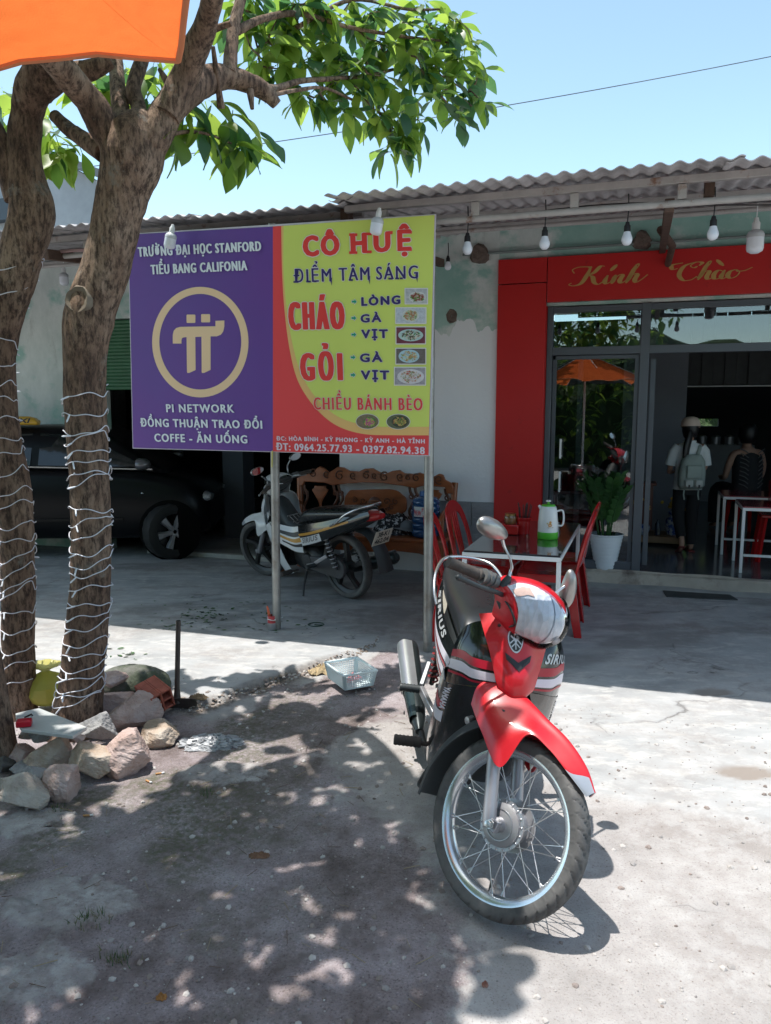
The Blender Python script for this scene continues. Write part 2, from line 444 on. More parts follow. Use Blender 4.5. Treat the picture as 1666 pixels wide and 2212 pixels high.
def ground_mat():
    m = bpy.data.materials.new('ground_surface'); m.use_nodes = True
    nt = m.node_tree; N = nt.nodes; L = nt.links; b = N['Principled BSDF']
    a1 = N.new('ShaderNodeAttribute'); a1.attribute_name = 'mask'; a2 = N.new('ShaderNodeAttribute'); a2.attribute_name = 'mask2'
    s1 = N.new('ShaderNodeSeparateColor'); s2 = N.new('ShaderNodeSeparateColor')
    L.new(a1.outputs['Color'], s1.inputs[0]); L.new(a2.outputs['Color'], s2.inputs[0])
    pos = N.new('ShaderNodeNewGeometry')
    def nz(sc, det=6, ro=0.6, st=None):
        n = N.new('ShaderNodeTexNoise'); n.inputs['Scale'].default_value = sc; n.inputs['Detail'].default_value = det; n.inputs['Roughness'].default_value = ro
        src = pos.outputs['Position']
        if st:
            mp = N.new('ShaderNodeMapping'); mp.inputs['Scale'].default_value = st; L.new(src, mp.inputs[0]); src = mp.outputs[0]
        L.new(src, n.inputs['Vector']); return n.outputs['Fac']
    def ramp(x, stops):
        r = N.new('ShaderNodeValToRGB'); e = r.color_ramp.elements
        e[0].position = stops[0][0]; e[0].color = (*stops[0][1], 1); e[1].position = stops[-1][0]; e[1].color = (*stops[-1][1], 1)
        for p, c in stops[1:-1]: q = e.new(p); q.color = (*c, 1)
        L.new(x, r.inputs[0]); return r.outputs[0]
    def mix(f, a, c, bt='MIX'):
        x = N.new('ShaderNodeMixRGB'); x.blend_type = bt
        if isinstance(f, float): x.inputs[0].default_value = f
        else: L.new(f, x.inputs[0])
        for i, s in ((1, a), (2, c)):
            if isinstance(s, tuple): x.inputs[i].default_value = (*s, 1)
            else: L.new(s, x.inputs[i])
        return x.outputs[0]
    def mth(op, a, c=0.0, cl=False):
        x = N.new('ShaderNodeMath'); x.operation = op; x.use_clamp = cl
        for i, s in ((0, a), (1, c)):
            if isinstance(s, (int, float)): x.inputs[i].default_value = s
            else: L.new(s, x.inputs[i])
        return x.outputs[0]
    # smooth trowelled concrete with soft blotches and worn pale scabs
    conc = ramp(nz(1.7, 9, 0.66, (1, 1.8, 1)), [(0.30, (0.28, 0.285, 0.29)), (0.5, (0.385, 0.39, 0.395)), (0.7, (0.455, 0.455, 0.46))])
    conc = mix(ramp(nz(5.0, 8, 0.7, (1, 2.4, 1)), [(0.50, (0, 0, 0)), (0.60, (1, 1, 1))]), conc, (0.49, 0.485, 0.475))
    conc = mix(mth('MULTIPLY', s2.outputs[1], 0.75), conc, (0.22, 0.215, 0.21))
    # worn rough concrete
    rc = ramp(nz(3.1, 10, 0.72), [(0.33, (0.285, 0.265, 0.255)), (0.52, (0.395, 0.37, 0.36)), (0.66, (0.49, 0.475, 0.465))])
    rc = mix(ramp(nz(110, 3, 0.6), [(0.36, (0.62, 0.6, 0.58)), (0.5, (1, 1, 1))]), rc, rc, 'MIX') if False else rc
    sp = ramp(nz(160, 2, 0.5), [(0.32, (0.72, 0.70, 0.69)), (0.42, (1, 1, 1)), (0.64, (1, 1, 1)), (0.74, (1.2, 1.18, 1.16))])
    rc = mix(1.0, rc, sp, 'MULTIPLY')
    base = mix(a1.outputs['Alpha'], conc, rc)
    base = mix(mth('MULTIPLY', ramp(nz(1.15, 9, 0.72), [(0.46, (0, 0, 0)), (0.60, (1, 1, 1))]), 0.55), base, mix(ramp(nz(9, 8, 0.75), [(0.45, (0, 0, 0)), (0.58, (1, 1, 1))]), (0.30, 0.27, 0.255), (0.45, 0.435, 0.43)))
    # earth
    di = ramp(nz(2.3, 10, 0.7), [(0.32, (0.13, 0.10, 0.095)), (0.44, (0.27, 0.222, 0.22)), (0.55, (0.38, 0.325, 0.335)), (0.70, (0.50, 0.445, 0.46))])
    sp2 = ramp(nz(120, 4, 0.7), [(0.30, (0.42, 0.40, 0.39)), (0.47, (0.95, 0.95, 0.95)), (0.60, (1.0, 1.0, 1.0)), (0.72, (1.65, 1.6, 1.58))])
    di = mix(1.0, di, sp2, 'MULTIPLY')
    di = mix(mth('MULTIPLY', ramp(nz(7.5, 8, 0.75), [(0.54, (0, 0, 0)), (0.66, (1, 1, 1))]), 0.55), di, (0.12, 0.09, 0.08))
    di = mix(mth('MULTIPLY', s1.outputs[1], ramp(nz(40, 4), [(0.35, (0, 0, 0)), (0.6, (0.85, 0.85, 0.85))])), di, (0.12, 0.125, 0.075))
    edge_n = mth('ADD', s1.outputs[0], mth('MULTIPLY', mth('SUBTRACT', nz(22, 6, 0.7), 0.5), 1.1), True)
    df = ramp(edge_n, [(0.32, (0, 0, 0)), (0.62, (1, 1, 1))])
    base = mix(df, base, di)
    base = mix(s1.outputs[2], base, (0.27, 0.235, 0.21))
    base = mix(mth('MULTIPLY', s2.outputs[0], 0.8), base, ramp(nz(45, 5), [(0.4, (0.07, 0.045, 0.035)), (0.6, (0.22, 0.18, 0.15))]))
    # hairline cracks on the concrete
    wob = N.new('ShaderNodeTexNoise'); wob.inputs['Scale'].default_value = 1.7; wob.inputs['Detail'].default_value = 10
    L.new(pos.outputs['Position'], wob.inputs['Vector'])
    add = N.new('ShaderNodeVectorMath'); add.operation = 'MULTIPLY_ADD'; add.inputs[1].default_value = (1.1, 1.1, 0)
    L.new(wob.outputs['Color'], add.inputs[0]); L.new(pos.outputs['Position'], add.inputs[2])
    vo = N.new('ShaderNodeTexVoronoi'); vo.feature = 'DISTANCE_TO_EDGE'; vo.inputs['Scale'].default_value = 0.55
    L.new(add.outputs[0], vo.inputs['Vector'])
    ck = ramp(vo.outputs['Distance'], [(0.0, (1, 1, 1)), (0.0025, (0.6, 0.6, 0.6)), (0.0045, (0, 0, 0))])
    ckm = mth('MULTIPLY', mth('MULTIPLY', ck, ramp(nz(0.9, 3), [(0.50, (0, 0, 0)), (0.60, (1, 1, 1))])), mth('SUBTRACT', 1.0, df, True))
    base = mix(mth('MULTIPLY', ckm, 0.6), base, (0.07, 0.06, 0.055))
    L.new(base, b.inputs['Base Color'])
    b.inputs['Roughness'].default_value = 0.88; b.inputs['Specular IOR Level'].default_value = 0.25
    hb = mth('ADD', mth('MULTIPLY', nz(90, 6, 0.7), mth('ADD', mth('MULTIPLY', df, 1.0), mth('ADD', mth('MULTIPLY', a1.outputs['Alpha'], 0.45), 0.12))), mth('MULTIPLY', nz(18, 5), 0.35))
    hb = mth('SUBTRACT', hb, mth('MULTIPLY', ckm, 0.6))
    bp = N.new('ShaderNodeBump'); bp.inputs['Strength'].default_value = 0.75; bp.inputs['Distance'].default_value = 0.012
    L.new(hb, bp.inputs['Height']); L.new(bp.outputs[0], b.inputs['Normal'])
    return m
gm.materials.append(ground_mat())

# ground height lookup for things that lie on it
def gz(x, y):
    i = np.searchsorted(np.array(ys), y) - 1; j = np.searchsorted(np.array(xs), x) - 1
    return float(Z[max(i, 0):i + 2, max(j, 0):j + 2].mean())
def GP(px, py):
    p = G(px, py); return V((p.x, p.y, gz(p.x, p.y)))

# ---------------- shop building ----------------
def wall_mat(name, split=None, tq=0.49):
    m = bpy.data.materials.new(name); m.use_nodes = True
    nt = m.node_tree; N = nt.nodes; L = nt.links; b = N['Principled BSDF']
    pos = N.new('ShaderNodeNewGeometry')
    def nz(sc, det=7, ro=0.65, st=(1, 1, 1)):
        mp = N.new('ShaderNodeMapping'); mp.inputs['Scale'].default_value = st; L.new(pos.outputs['Position'], mp.inputs[0])
        n = N.new('ShaderNodeTexNoise'); n.inputs['Scale'].default_value = sc; n.inputs['Detail'].default_value = det; n.inputs['Roughness'].default_value = ro
        L.new(mp.outputs[0], n.inputs['Vector']); return n.outputs['Fac']
    def ramp(x, a, ca, bb, cb):
        r = N.new('ShaderNodeValToRGB'); e = r.color_ramp.elements; e[0].position = a; e[1].position = bb; e[0].color = (*ca, 1); e[1].color = (*cb, 1)
        L.new(x, r.inputs[0]); return r.outputs[0]
    def mix(f, a, c):
        x = N.new('ShaderNodeMixRGB'); 
        if isinstance(f, float): x.inputs[0].default_value = f
        else: L.new(f, x.inputs[0])
        for i, s in ((1, a), (2, c)):
            if isinstance(s, tuple): x.inputs[i].default_value = (*s, 1)
            else: L.new(s, x.inputs[i])
        return x.outputs[0]
    turq = ramp(nz(2.0), 0.35, (0.25, 0.45, 0.40), 0.65, (0.38, 0.56, 0.51))
    pale = ramp(nz(3.0, 9, 0.7, (1, 1, 0.6)), 0.35, (0.50, 0.56, 0.54), 0.65, (0.68, 0.72, 0.70))
    old = mix(ramp(nz(1.3, 8, 0.6, (1, 1, 1.2)), tq, (0, 0, 0), tq + 0.07, (1, 1, 1)), pale, turq)
    old = mix(ramp(nz(2.2, 10, 0.75, (1.6, 1.6, 0.5)), 0.60, (0, 0, 0), 0.80, (0.6, 0.6, 0.6)), old, (0.12, 0.11, 0.09))
    if split is None: out = old
    else:
        new = ramp(nz(1.5, 8, 0.6, (1, 1, 0.4)), 0.3, (0.76, 0.77, 0.80), 0.7, (0.82, 0.83, 0.85))
        sep = N.new('ShaderNodeSeparateXYZ'); L.new(pos.outputs['Position'], sep.inputs[0])
        # painted up to an uneven line of roller strokes
        st = nz(5.5, 3, 0.5, (1, 1, 0.0)); mm = N.new('ShaderNodeMath'); mm.operation = 'MULTIPLY_ADD'; mm.inputs[1].default_value = 0.55
        L.new(st, mm.inputs[0]); L.new(sep.outputs[2], mm.inputs[2])
        r = ramp(mm.outputs[0], 0.0, (0, 0, 0), 1.0, (1, 1, 1))
        gt = N.new('ShaderNodeMath'); gt.operation = 'GREATER_THAN'; gt.inputs[1].default_value = split + 0.27
        L.new(mm.outputs[0], gt.inputs[0]); out = mix(gt.outputs[0], new, old)
    L.new(out, b.inputs['Base Color']); b.inputs['Roughness'].default_value = 0.8; b.inputs['Specular IOR Level'].default_value = 0.3
    bp = N.new('ShaderNodeBump'); bp.inputs['Strength'].default_value = 0.35; bp.inputs['Distance'].default_value = 0.01
    L.new(nz(30, 6), bp.inputs['Height']); L.new(bp.outputs[0], b.inputs['Normal'])
    MATS[name] = m
    return m
M_old = wall_mat('old_turquoise_plaster'); M_new = wall_mat('repainted_plaster', 2.33, 0.42); M_old2 = wall_mat('turquoise_band', None, 0.36)
M_red = mat('red_panel_paint', (0.50, 0.014, 0.014), 0.42, var=0.06, vscale=2, col2=(0.30, 0.01, 0.012), c2scale=5, c2pos=0.68, c2soft=0.05, bump=0.05, bscale=15)
M_dark = mat('shade_dark_plaster', (0.035, 0.037, 0.042), 0.8, var=0.25, vscale=2, bump=0.2, bscale=20)  # lack of light indoors is put into this near-black base colour
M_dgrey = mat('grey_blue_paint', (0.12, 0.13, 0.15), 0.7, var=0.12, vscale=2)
M_alu = mat('grey_aluminium', (0.105, 0.12, 0.14), 0.38, metal=0.3, var=0.05, vscale=3)
M_tile = mat('polished_floor_tile', (0.10, 0.105, 0.115), 0.14, var=0.2, vscale=3, rvar=0.05)
M_step = mat('step_concrete', (0.40, 0.355, 0.30), 0.85, var=0.25, vscale=3, col2=(0.13, 0.10, 0.085), c2scale=4, c2pos=0.62, c2soft=0.1, bump=0.5, bscale=25, bdist=0.008)
M_green = mat('green_shutter', (0.03, 0.12, 0.055), 0.5, var=0.15)
M_gold = mat('gold_letter', (0.50, 0.30, 0.09), 0.5, var=0.1, vscale=12)
M_white = mat('white_paint', (0.72, 0.73, 0.74), 0.4, var=0.04)
M_black = mat('black_plastic', (0.02, 0.02, 0.021), 0.4, var=0.2)

BR = (0, 0, -ANG)
def local(p): return Matrix.Rotation(ANG, 3, 'Z') @ (V(p) - O0)     # world to shop-front coordinates
def bl(s, d, z): return V((s, -d, z))
shop = thing('shop_building', 'single-storey shop front with flaking turquoise plaster, red door surround and open garage bay', 'building', O0, BR)
def bwall(name, s0, s1, z0, z1, m, d0=0.0, th=0.15, parent=shop, bevel=0.0):
    b = MB(); b.box(((s0 + s1) / 2, -d0 + th / 2, (z0 + z1) / 2), (s1 - s0, th, z1 - z0)); return b.build(name, m, parent, bevel=bevel)
HT = 3.45
bwall('wall', -11.0, -4.86, -0.1, HT, M_old)
bwall('wall', -2.02, -0.445, -0.1, HT, M_new)
bwall('wall', -4.86, -2.02, 2.56, HT, M_old)
bwall('wall', -0.445, 5.2, 2.93, HT, M_old2, d0=-0.01)
# shutter, slat by slat, rolled half way down
zz = 1.80
while zz < 2.55:
    b = MB(); b.tube([bl(-4.85, -0.04, zz + 0.018), bl(-2.03, -0.04, zz + 0.018)], 0.021, 8, flat=0.5, up=(0, 0, 1)); b.build('shutter_slat', M_green, shop, smooth=60)
    zz += 0.0375
# garage interior
gar = MB()
gar.box((-4.9, 5.2, 1.6), (7.9, 0.1, 3.4)); gar.box((-8.85, 2.7, 1.6), (0.1, 5.0, 3.4)); gar.box((-0.98, 2.7, 1.6), (0.1, 5.0, 3.4))
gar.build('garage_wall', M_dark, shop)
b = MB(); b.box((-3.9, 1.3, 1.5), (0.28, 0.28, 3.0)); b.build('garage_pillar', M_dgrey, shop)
b = MB(); b.box((-3.1, 3.6, 0.5), (2.4, 0.06, 0.9)); b.box((-3.1, 3.4, 0.98), (2.5, 0.5, 0.05)); b.build('garage_bench', M_dark, shop)
# ragged pale strip at the garage threshold
b = MB(); pts = []
for i in range(30):
    s = -4.3 + i * 0.08; pts.append((s, 0.07 + 0.035 * noise.noise(V((s * 3, 0, 0)))))
poly = [(s, 0.02) for s, _ in pts] + [(s, -w) for s, w in reversed(pts)]
b.prism([(p[0], p[1]) for p in poly], 0.004, 0.05); b.build('threshold_kerb', mat('pale_mortar', (0.42, 0.41, 0.38), 0.9, var=0.2, vscale=15, bump=0.5, bscale=40), shop)

# red door surround
b = MB(); b.box((-0.2275, -0.012, 1.40), (0.435, 0.046, 2.60)); b.build('red_side_panel', M_red, shop, bevel=0.002)
b = MB(); b.box((2.60, -0.014, 2.725), (5.206, 0.05, 0.39)); b.build('red_fascia', M_red, shop, bevel=0.002)
b = MB(); b.box((-0.2275, -0.012, 2.815), (0.435, 0.046, 0.212)); b.build('red_side_panel', M_red, shop, bevel=0.002)
bwall('lintel', -0.005, 5.2, 2.50, 2.53, M_old, d0=-0.02, th=0.16)
bwall('red_reveal', -0.012, -0.001, 0.13, 2.50, M_red, d0=0.0, th=0.14)

# gold welcome lettering drawn with a broad pen
def pen(strokes, fn, parent, m, thick=0.16, thin=0.035, name='lettering'):
    b = MB()
    for st in strokes:
        p = catmull([V((x, y, 0)) for x, y in st], 8)
        Lf = []; Rt = []
        for i, q in enumerate(p):
            t = (p[min(i + 1, len(p) - 1)] - p[max(i - 1, 0)]); t = t.normalized() if t.length > 1e-9 else V((0, -1, 0))
            e = min(1, 3.5 * min(i, len(p) - 1 - i) / len(p) + 0.15)
            w = (thin + thick * max(0, -t.y) ** 1.3 * e) / 2
            nrm = V((-t.y, t.x, 0)); Lf.append(q + nrm * w); Rt.append(q - nrm * w)
        n = len(p); vs = [fn(q.x, q.y) for q in Lf] + [fn(q.x, q.y) for q in Rt]
        b.add(vs, [(i, n + i, n + i + 1, i + 1) for i in range(n - 1)])
    return b.build(name, m, parent, smooth=0)
KI = [[(0.15, 1.35), (0.05, 1.75), (0.45, 2.0), (1.1, 1.95), (0.98, 1.85)], [(1.15, 2.0), (0.95, 1.2), (0.60, 0.25), (0.15, -0.02), (-0.15, 0.12), (0.0, 0.3)],
      [(1.95, 1.95), (1.7, 1.95), (1.35, 1.35), (0.95, 1.02)], [(1.02, 1.05), (1.25, 0.85), (1.35, 0.25), (1.6, 0.02), (1.85, 0.25)],
      [(1.85, 0.25), (2.15, 0.95)], [(2.15, 0.95), (1.98, 0.3), (2.08, 0.03), (2.3, 0.2)], [(2.66, 2.05), (2.3, 1.40)],
      [(2.3, 0.2), (2.62, 0.95)], [(2.62, 0.95), (2.38, 0.0)], [(2.42, 0.3), (2.8, 0.9), (3.0, 0.85), (2.85, 0.3), (2.95, 0.03), (3.15, 0.2)],
      [(3.15, 0.2), (3.7, 1.3), (3.95, 1.95), (3.75, 1.9)], [(3.78, 1.9), (3.5, 0.9), (3.22, 0.0)], [(3.28, 0.3), (3.65, 0.9), (3.85, 0.85), (3.72, 0.3), (3.82, 0.03), (4.1, 0.3), (4.45, 0.8)]]
CH = [[(1.35, 1.5), (1.15, 1.35), (0.95, 1.6), (1.3, 1.95), (1.62, 1.85), (1.45, 1.55)], [(1.3, 1.98), (0.6, 1.6), (0.3, 0.7), (0.55, 0.05), (1.0, 0.05), (1.35, 0.4)], [(0.5, 1.95), (-0.15, 1.75), (-0.1, 1.3), (0.2, 1.35)],
      [(1.35, 0.2), (1.9, 1.3), (2.15, 1.95), (1.95, 1.9)], [(1.98, 1.9), (1.7, 0.9), (1.42, 0.0)], [(1.48, 0.3), (1.85, 0.9), (2.05, 0.85), (1.92, 0.3), (2.02, 0.03), (2.25, 0.2)],
      [(2.85, 0.8), (2.6, 0.95), (2.35, 0.6), (2.35, 0.1), (2.6, 0.05), (2.85, 0.5), (2.95, 0.95)], [(2.95, 0.95), (2.75, 0.25), (2.88, 0.03), (3.12, 0.25)], [(2.45, 2.1), (2.62, 1.8), (2.85, 1.40)],
      [(3.55, 0.95), (3.25, 0.75), (3.12, 0.3), (3.3, 0.03), (3.6, 0.2), (3.78, 0.65), (3.6, 0.95)], [(3.58, 0.9), (3.75, 0.75), (4.1, 0.8), (4.5, 1.1)]]
def z4(X, Y, d=0.045):
    return PL((1700 + X / 1.2143) / 1.844, (1000 + Y / 1.2143) / 1.844, d)
for st, (xa, ya), (xb, yb), wem, hgt in ((KI, (700, 168), (1055, 150), 4.3, 2.0), (CH, (1195, 145), (1565, 128), 4.4, 2.0)):
    sa, za = z4(xa, ya); sb, zb = z4(xb, yb); _, zt = z4(xa, ya - 88)
    kx = (sb - sa) / wem; kz = (zt - za) / hgt
    pen(st, lambda x, y: V((sa + x * kx, -0.0432, za + y * kz + (zb - za) * x / wem)), shop, M_gold, thick=0.22, thin=0.07)

# marble wainscot leaning by the table: tiles
M_marb = mat('grey_marble_tile', (0.23, 0.24, 0.26), 0.3, var=0.3, vscale=4, col2=(0.36, 0.37, 0.39), c2scale=3, c2pos=0.6, c2soft=0.03, stretch=(1, 1, 2.5))
for i in range(2):
    b = MB(); b.box((-0.865 + i * 0.405, -0.012, 0.355), (0.40, 0.020, 0.71)); b.build('wall_tile', M_marb, shop, bevel=0.002)
# round concrete stumps sticking out of the wall, and a knocked hole
M_stump = mat('broken_concrete', (0.16, 0.12, 0.10), 0.95, var=0.4, vscale=12, bump=1.0, bscale=30, bdist=0.02)
for (x, y, r) in ((1035, 548, 0.085), (1387, 518, 0.075)):
    s, z = PL(x, y, 0.05); b = MB()
    b.lathe([(0.001, 0.06), (r * 0.8, 0.055), (r, 0.02), (r * 1.05, -0.04)], 14, (s, -0.02, z), (0, -1, 0), disp=lambda a, i, rr, zz_: 0.012 * math.sin(3 * a + i) + 0.008 * math.sin(7 * a)); b.build('concrete_stump', M_stump, shop)
s, z = PL(976, 683, 0.0); b = MB()
b.lathe([(0.060, 0.001), (0.052, 0.010), (0.040, 0.004), (0.001, 0.003)], 12, (s, 0.0, z), (0, -1, 0), disp=lambda a, i, rr, zz_: 0.008 * math.sin(2 * a) + 0.004 * math.sin(5 * a)); b.build('wall_hole', M_stump, shop)
# conduit along the wall top
s0, z0 = PL(1000, 548, 0.04); s1, z1 = PL(1666, 487, 0.04)
b = MB(); b.tube([(s0, -0.04, 2.985), (5.0, -0.04, 2.985)], 0.012, 8); b.build('conduit', mat('grey_pipe', (0.2, 0.24, 0.23), 0.6), shop, smooth=60)

# porch floor and step
b = MB(); b.box((2.1, 3.99, 0.075), (6.2, 7.94, 0.11)); b.build('shop_floor', M_tile, shop)
st = MB(); n = 60; top = []
S = surf([[bl(-0.45 + 5.6 * j / 14, -0.09, 0.128 + 0.002 * random.random()) for j in range(15)],
          [bl(-0.45 + 5.6 * j / 14, 0.035 + 0.008 * random.uniform(-1, 1), 0.127) for j in range(15)],
          [bl(-0.45 + 5.6 * j / 14, 0.055 + 0.014 * random.uniform(-1, 1), 0.11) for j in range(15)],
          [bl(-0.45 + 5.6 * j / 14, 0.070 + 0.02 * random.uniform(-1, 1), 0.03) for j in range(15)],
          [bl(-0.45 + 5.6 * j / 14, 0.085 + 0.01 * random.uniform(-1, 1), -0.03) for j in range(15)]])
st.patch(S, nu=16, nv=100, th=0.03); stepo = st.build('front_step', M_step, shop, smooth=50)
# cement apron at the foot of the step
S = surf([[bl(-0.4 + 5.5 * j / 14, 0.06, 0.030) for j in range(15)], [bl(-0.4 + 5.5 * j / 14, 0.16 + 0.03 * random.uniform(-1, 1), 0.014) for j in range(15)], [bl(-0.4 + 5.5 * j / 14, 0.21 + 0.04 * random.uniform(-1, 1), -0.02) for j in range(15)]])
b = MB(); b.patch(S, nu=6, nv=80, th=0.02); b.build('cement_apron', mat('apron_cement', (0.30, 0.30, 0.29), 0.85, var=0.2, vscale=5, bump=0.3), shop)

# shop interior shell
b = MB()
b.box((-0.85, 3.9, 1.6), (0.12, 7.6, 3.2)); b.box((5.15, 3.9, 1.6), (0.12, 7.6, 3.2))
ws0, ws1, wz0, wz1 = 1.40, 2.10, 1.29, 1.42
b.box(((-0.9 + ws0) / 2, 7.75, 1.6), (ws0 + 0.9, 0.12, 3.2)); b.box(((5.2 + ws1) / 2, 7.75, 1.6), (5.2 - ws1, 0.12, 3.2))
b.box(((ws1 + ws0) / 2, 7.75, (wz1 + 3.2) / 2), (ws1 - ws0, 0.12, 3.2 - wz1)); b.box(((ws1 + ws0) / 2, 7.75, wz0 / 2), (ws1 - ws0, 0.12, wz0))
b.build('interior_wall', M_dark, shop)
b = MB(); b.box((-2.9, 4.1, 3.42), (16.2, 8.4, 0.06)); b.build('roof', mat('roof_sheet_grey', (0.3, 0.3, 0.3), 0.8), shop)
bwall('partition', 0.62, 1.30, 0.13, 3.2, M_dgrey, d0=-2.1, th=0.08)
s, z = PL(1467, 835, -3.0)
b = MB(); b.tube([bl(1.0, -3.0, z), bl(5.0, -3.0, z)], 0.008, 6); b.build('curtain_rail', M_white, shop)
b = MB()
for i in range(26):
    s = 1.3 + i * 0.13; b.box((s, 3.05 + 0.03 * (i % 2), (z + 2.9) / 2), (0.125, 0.02, 2.9 - z))
b.build('hanging_strip_curtain', mat('dark_curtain', (0.03, 0.033, 0.035), 0.6, var=0.3), shop)
b = MB(); b.box((2.6, 3.2, 2.95), (5.2, 0.05, 0.4)); b.build('inner_beam', M_dark, shop)

# aluminium shop window and door frame
fr = MB()
def fbar(s0, z0, s1, z1, w=0.055, dd=0.03, dep=0.06):
    fr_ = MB()
    fr_.box(((s0 + s1) / 2, dd, (z0 + z1) / 2), (abs(s1 - s0) if abs(s1 - s0) > 1e-3 else w, dep, abs(z1 - z0) if abs(z1 - z0) > 1e-3 else w))
    return fr_.build('frame_bar', M_alu, frame, bevel=0.003)
frame = MB().box((0.028, 0.03, 1.315), (0.05, 0.07, 2.36)).build('door_frame', M_alu, shop, bevel=0.003)
fbar(0.054, 2.465, 3.9, 2.465, 0.05); fbar(0.054, 2.10, 3.9, 2.10, 0.07, dd=0.027, dep=0.066)
ff = MB().box((0.845, 0.03, 1.315), (0.075, 0.075, 2.36)).build('frame_post', M_alu, frame, bevel=0.003)
ff = MB().box((3.2, 0.03, 1.315), (0.075, 0.075, 2.36)).build('frame_post', M_alu, frame, bevel=0.003)
fbar(0.054, 0.17, 0.805, 0.17, 0.08); fbar(0.08, 2.045, 0.80, 2.045, 0.035, dd=0.05, dep=0.03)
MB().box((0.075, 0.05, 1.12), (0.035, 0.03, 1.82)).build('frame_bar', M_alu, frame, bevel=0.002)
MB().box((0.785, 0.05, 1.12), (0.035, 0.03, 1.82)).build('frame_bar', M_alu, frame, bevel=0.002)
MB().box((0.30, 0.10, 1.10), (0.045, 0.03, 1.85)).build('frame_bar', M_alu, frame, bevel=0.002)
MB().box((0.92, 0.12, 1.10), (0.045, 0.03, 1.85)).build('frame_bar', M_alu, frame, bevel=0.002)
M_gl = glass_mat('window_glass', refl=0.09)
MB().box((0.43, 0.052, 1.12), (0.68, 0.006, 1.82)).build('glass_pane', M_gl, shop)
MB().box((0.43, 0.035, 2.285), (0.74, 0.006, 0.31)).build('glass_pane', M_gl, shop)
MB().box((2.02, 0.035, 2.285), (2.27, 0.006, 0.31)).build('glass_pane', M_gl, shop)
for (x0, y0, y1) in ((1212, 948, 990), (1210, 1018, 1062)):
    s, za = PL(x0, y0, 0.0); _, zb = PL(x0, y1, 0.0)
    b = MB(); b.tube([(s, -0.025, za), (s, -0.025, zb)], 0.010, 8); b.box((s, 0.01, za - 0.02), (0.015, 0.07, 0.012)); b.box((s, 0.01, zb + 0.02), (0.015, 0.07, 0.012)); b.build('door_handle', M_white, shop, smooth=50)

# ---------------- awnings ----------------
M_fib = mat('weathered_corrugated_sheet', (0.50, 0.48, 0.49), 0.75, var=0.18, vscale=3, col2=(0.25, 0.235, 0.23), c2scale=2.5, c2pos=0.58, c2soft=0.12, bump=0.2, bscale=50)
M_pipe = mat('whitewashed_steel_pipe', (0.40, 0.38, 0.37), 0.6, var=0.2, vscale=8, col2=(0.22, 0.12, 0.08), c2scale=9, c2pos=0.64, c2soft=0.06)
M_rust = mat('rusty_steel', (0.10, 0.06, 0.045), 0.8, var=0.4, vscale=15, bump=0.3)
def awning(name, label, s0, s1, dF, zF, dB, zB, sheetw):
    aw = thing(name, label, 'awning', O0, BR)
    pitch = 0.094; s = s0; k = 0
    while s < s1 - 0.01:
        w = min(sheetw, s1 - s); nn = int(w / pitch * 10); b = MB(); vs = []; fs = []
        j0 = 0.035 * math.sin(k * 2.1 + 1) ; lift = 0.007 * (k % 2)
        wj = w + pitch * 0.9
        nn = int(wj / pitch * 10)
        for j in range(nn + 1):
            x = s + wj * j / nn; c = 0.0095 * math.sin(2 * math.pi * (x - s0) / pitch) + 0.004 * noise.noise(V((x * 1.3, k, 0)))
            for i in range(5):
                t = i / 4; d = (dF + j0) + (dB - dF - j0) * t; z = zF + (zB - zF) * t
                vs.append(V((x, -d, z + c + lift)))
                vs.append(V((x, -d, z + c + lift + 0.005)))
        for j in range(nn):
            for i in range(4):
                a = j * 10 + i * 2
                fs.append((a, a + 2, a + 12, a + 10)); fs.append((a + 1, a + 11, a + 13, a + 3))
            a = j * 10; fs.append((a, a + 10, a + 11, a + 1))
        b.add(vs, fs); b.build('corrugated_sheet', M_fib, aw, smooth=50); s += w; k += 1
    def zat(d): return zF + (zB - zF) * (dF - d) / (dF - dB) - 0.016
    for d in (dF - 0.30, dF - 1.25, dF - 2.2):
        b = MB(); b.bar((s0, -d, zat(d) - 0.022), (s1, -d, zat(d) - 0.022), 0.04, 0.04); b.build('purlin', M_pipe, aw, bevel=0.003)
    d = dF - 0.30
    b = MB(); b.tube([(s0 - 0.1, -d, zat(d) - 0.135), ((s0 + s1) / 2, -d, zat(d) - 0.145), (s1, -d, zat(d) - 0.135)], 0.019, 10); b.build('truss_pipe', M_pipe, aw, smooth=60)
    b = MB(); dd = dF - 1.5; b.tube([(s0, -dd, zat(dd) - 0.10), (s1, -dd, zat(dd) - 0.10)], 0.017, 10); b.build('truss_pipe', M_pipe, aw, smooth=60)
    s = s0 + 0.25
    while s < s1:
        b = MB(); b.box((s, -d, zat(d) - 0.084), (0.045, 0.034, 0.076)); b.build('stud', M_pipe, aw, bevel=0.002)
        s += 0.56
    return aw, zat
awR, zatR = awning('corrugated_awning', 'right-hand grey corrugated awning, lapped over the lower left one, above the shop door', -0.92, 5.2, 2.90, 2.79, 0.0, 3.20, 1.06)
awL, zatL = awning('corrugated_awning', 'left-hand grey corrugated awning over the garage bay, partly hidden behind the tree trunks', -10.5, -0.86, 2.74, 2.80, 0.0, 3.17, 1.06)
for s in (-0.95, 1.15, 3.4):
    b = MB(); b.box(bl(s, 2.50, 2.765), (0.05, 0.10, 0.10)); b.build('bracket', M_rust, awR if s > -0.9 else awL, bevel=0.003)
for s, a in ((-6.5, awL), (-3.2, awL), (-0.98, awL), (0.95, awR), (3.4, awR)):
    b = MB(); b.bar(bl(s, 2.6, 2.67), bl(s, 0.0, 2.93), 0.05, 0.07); b.build('rafter', M_rust, a, bevel=0.004)
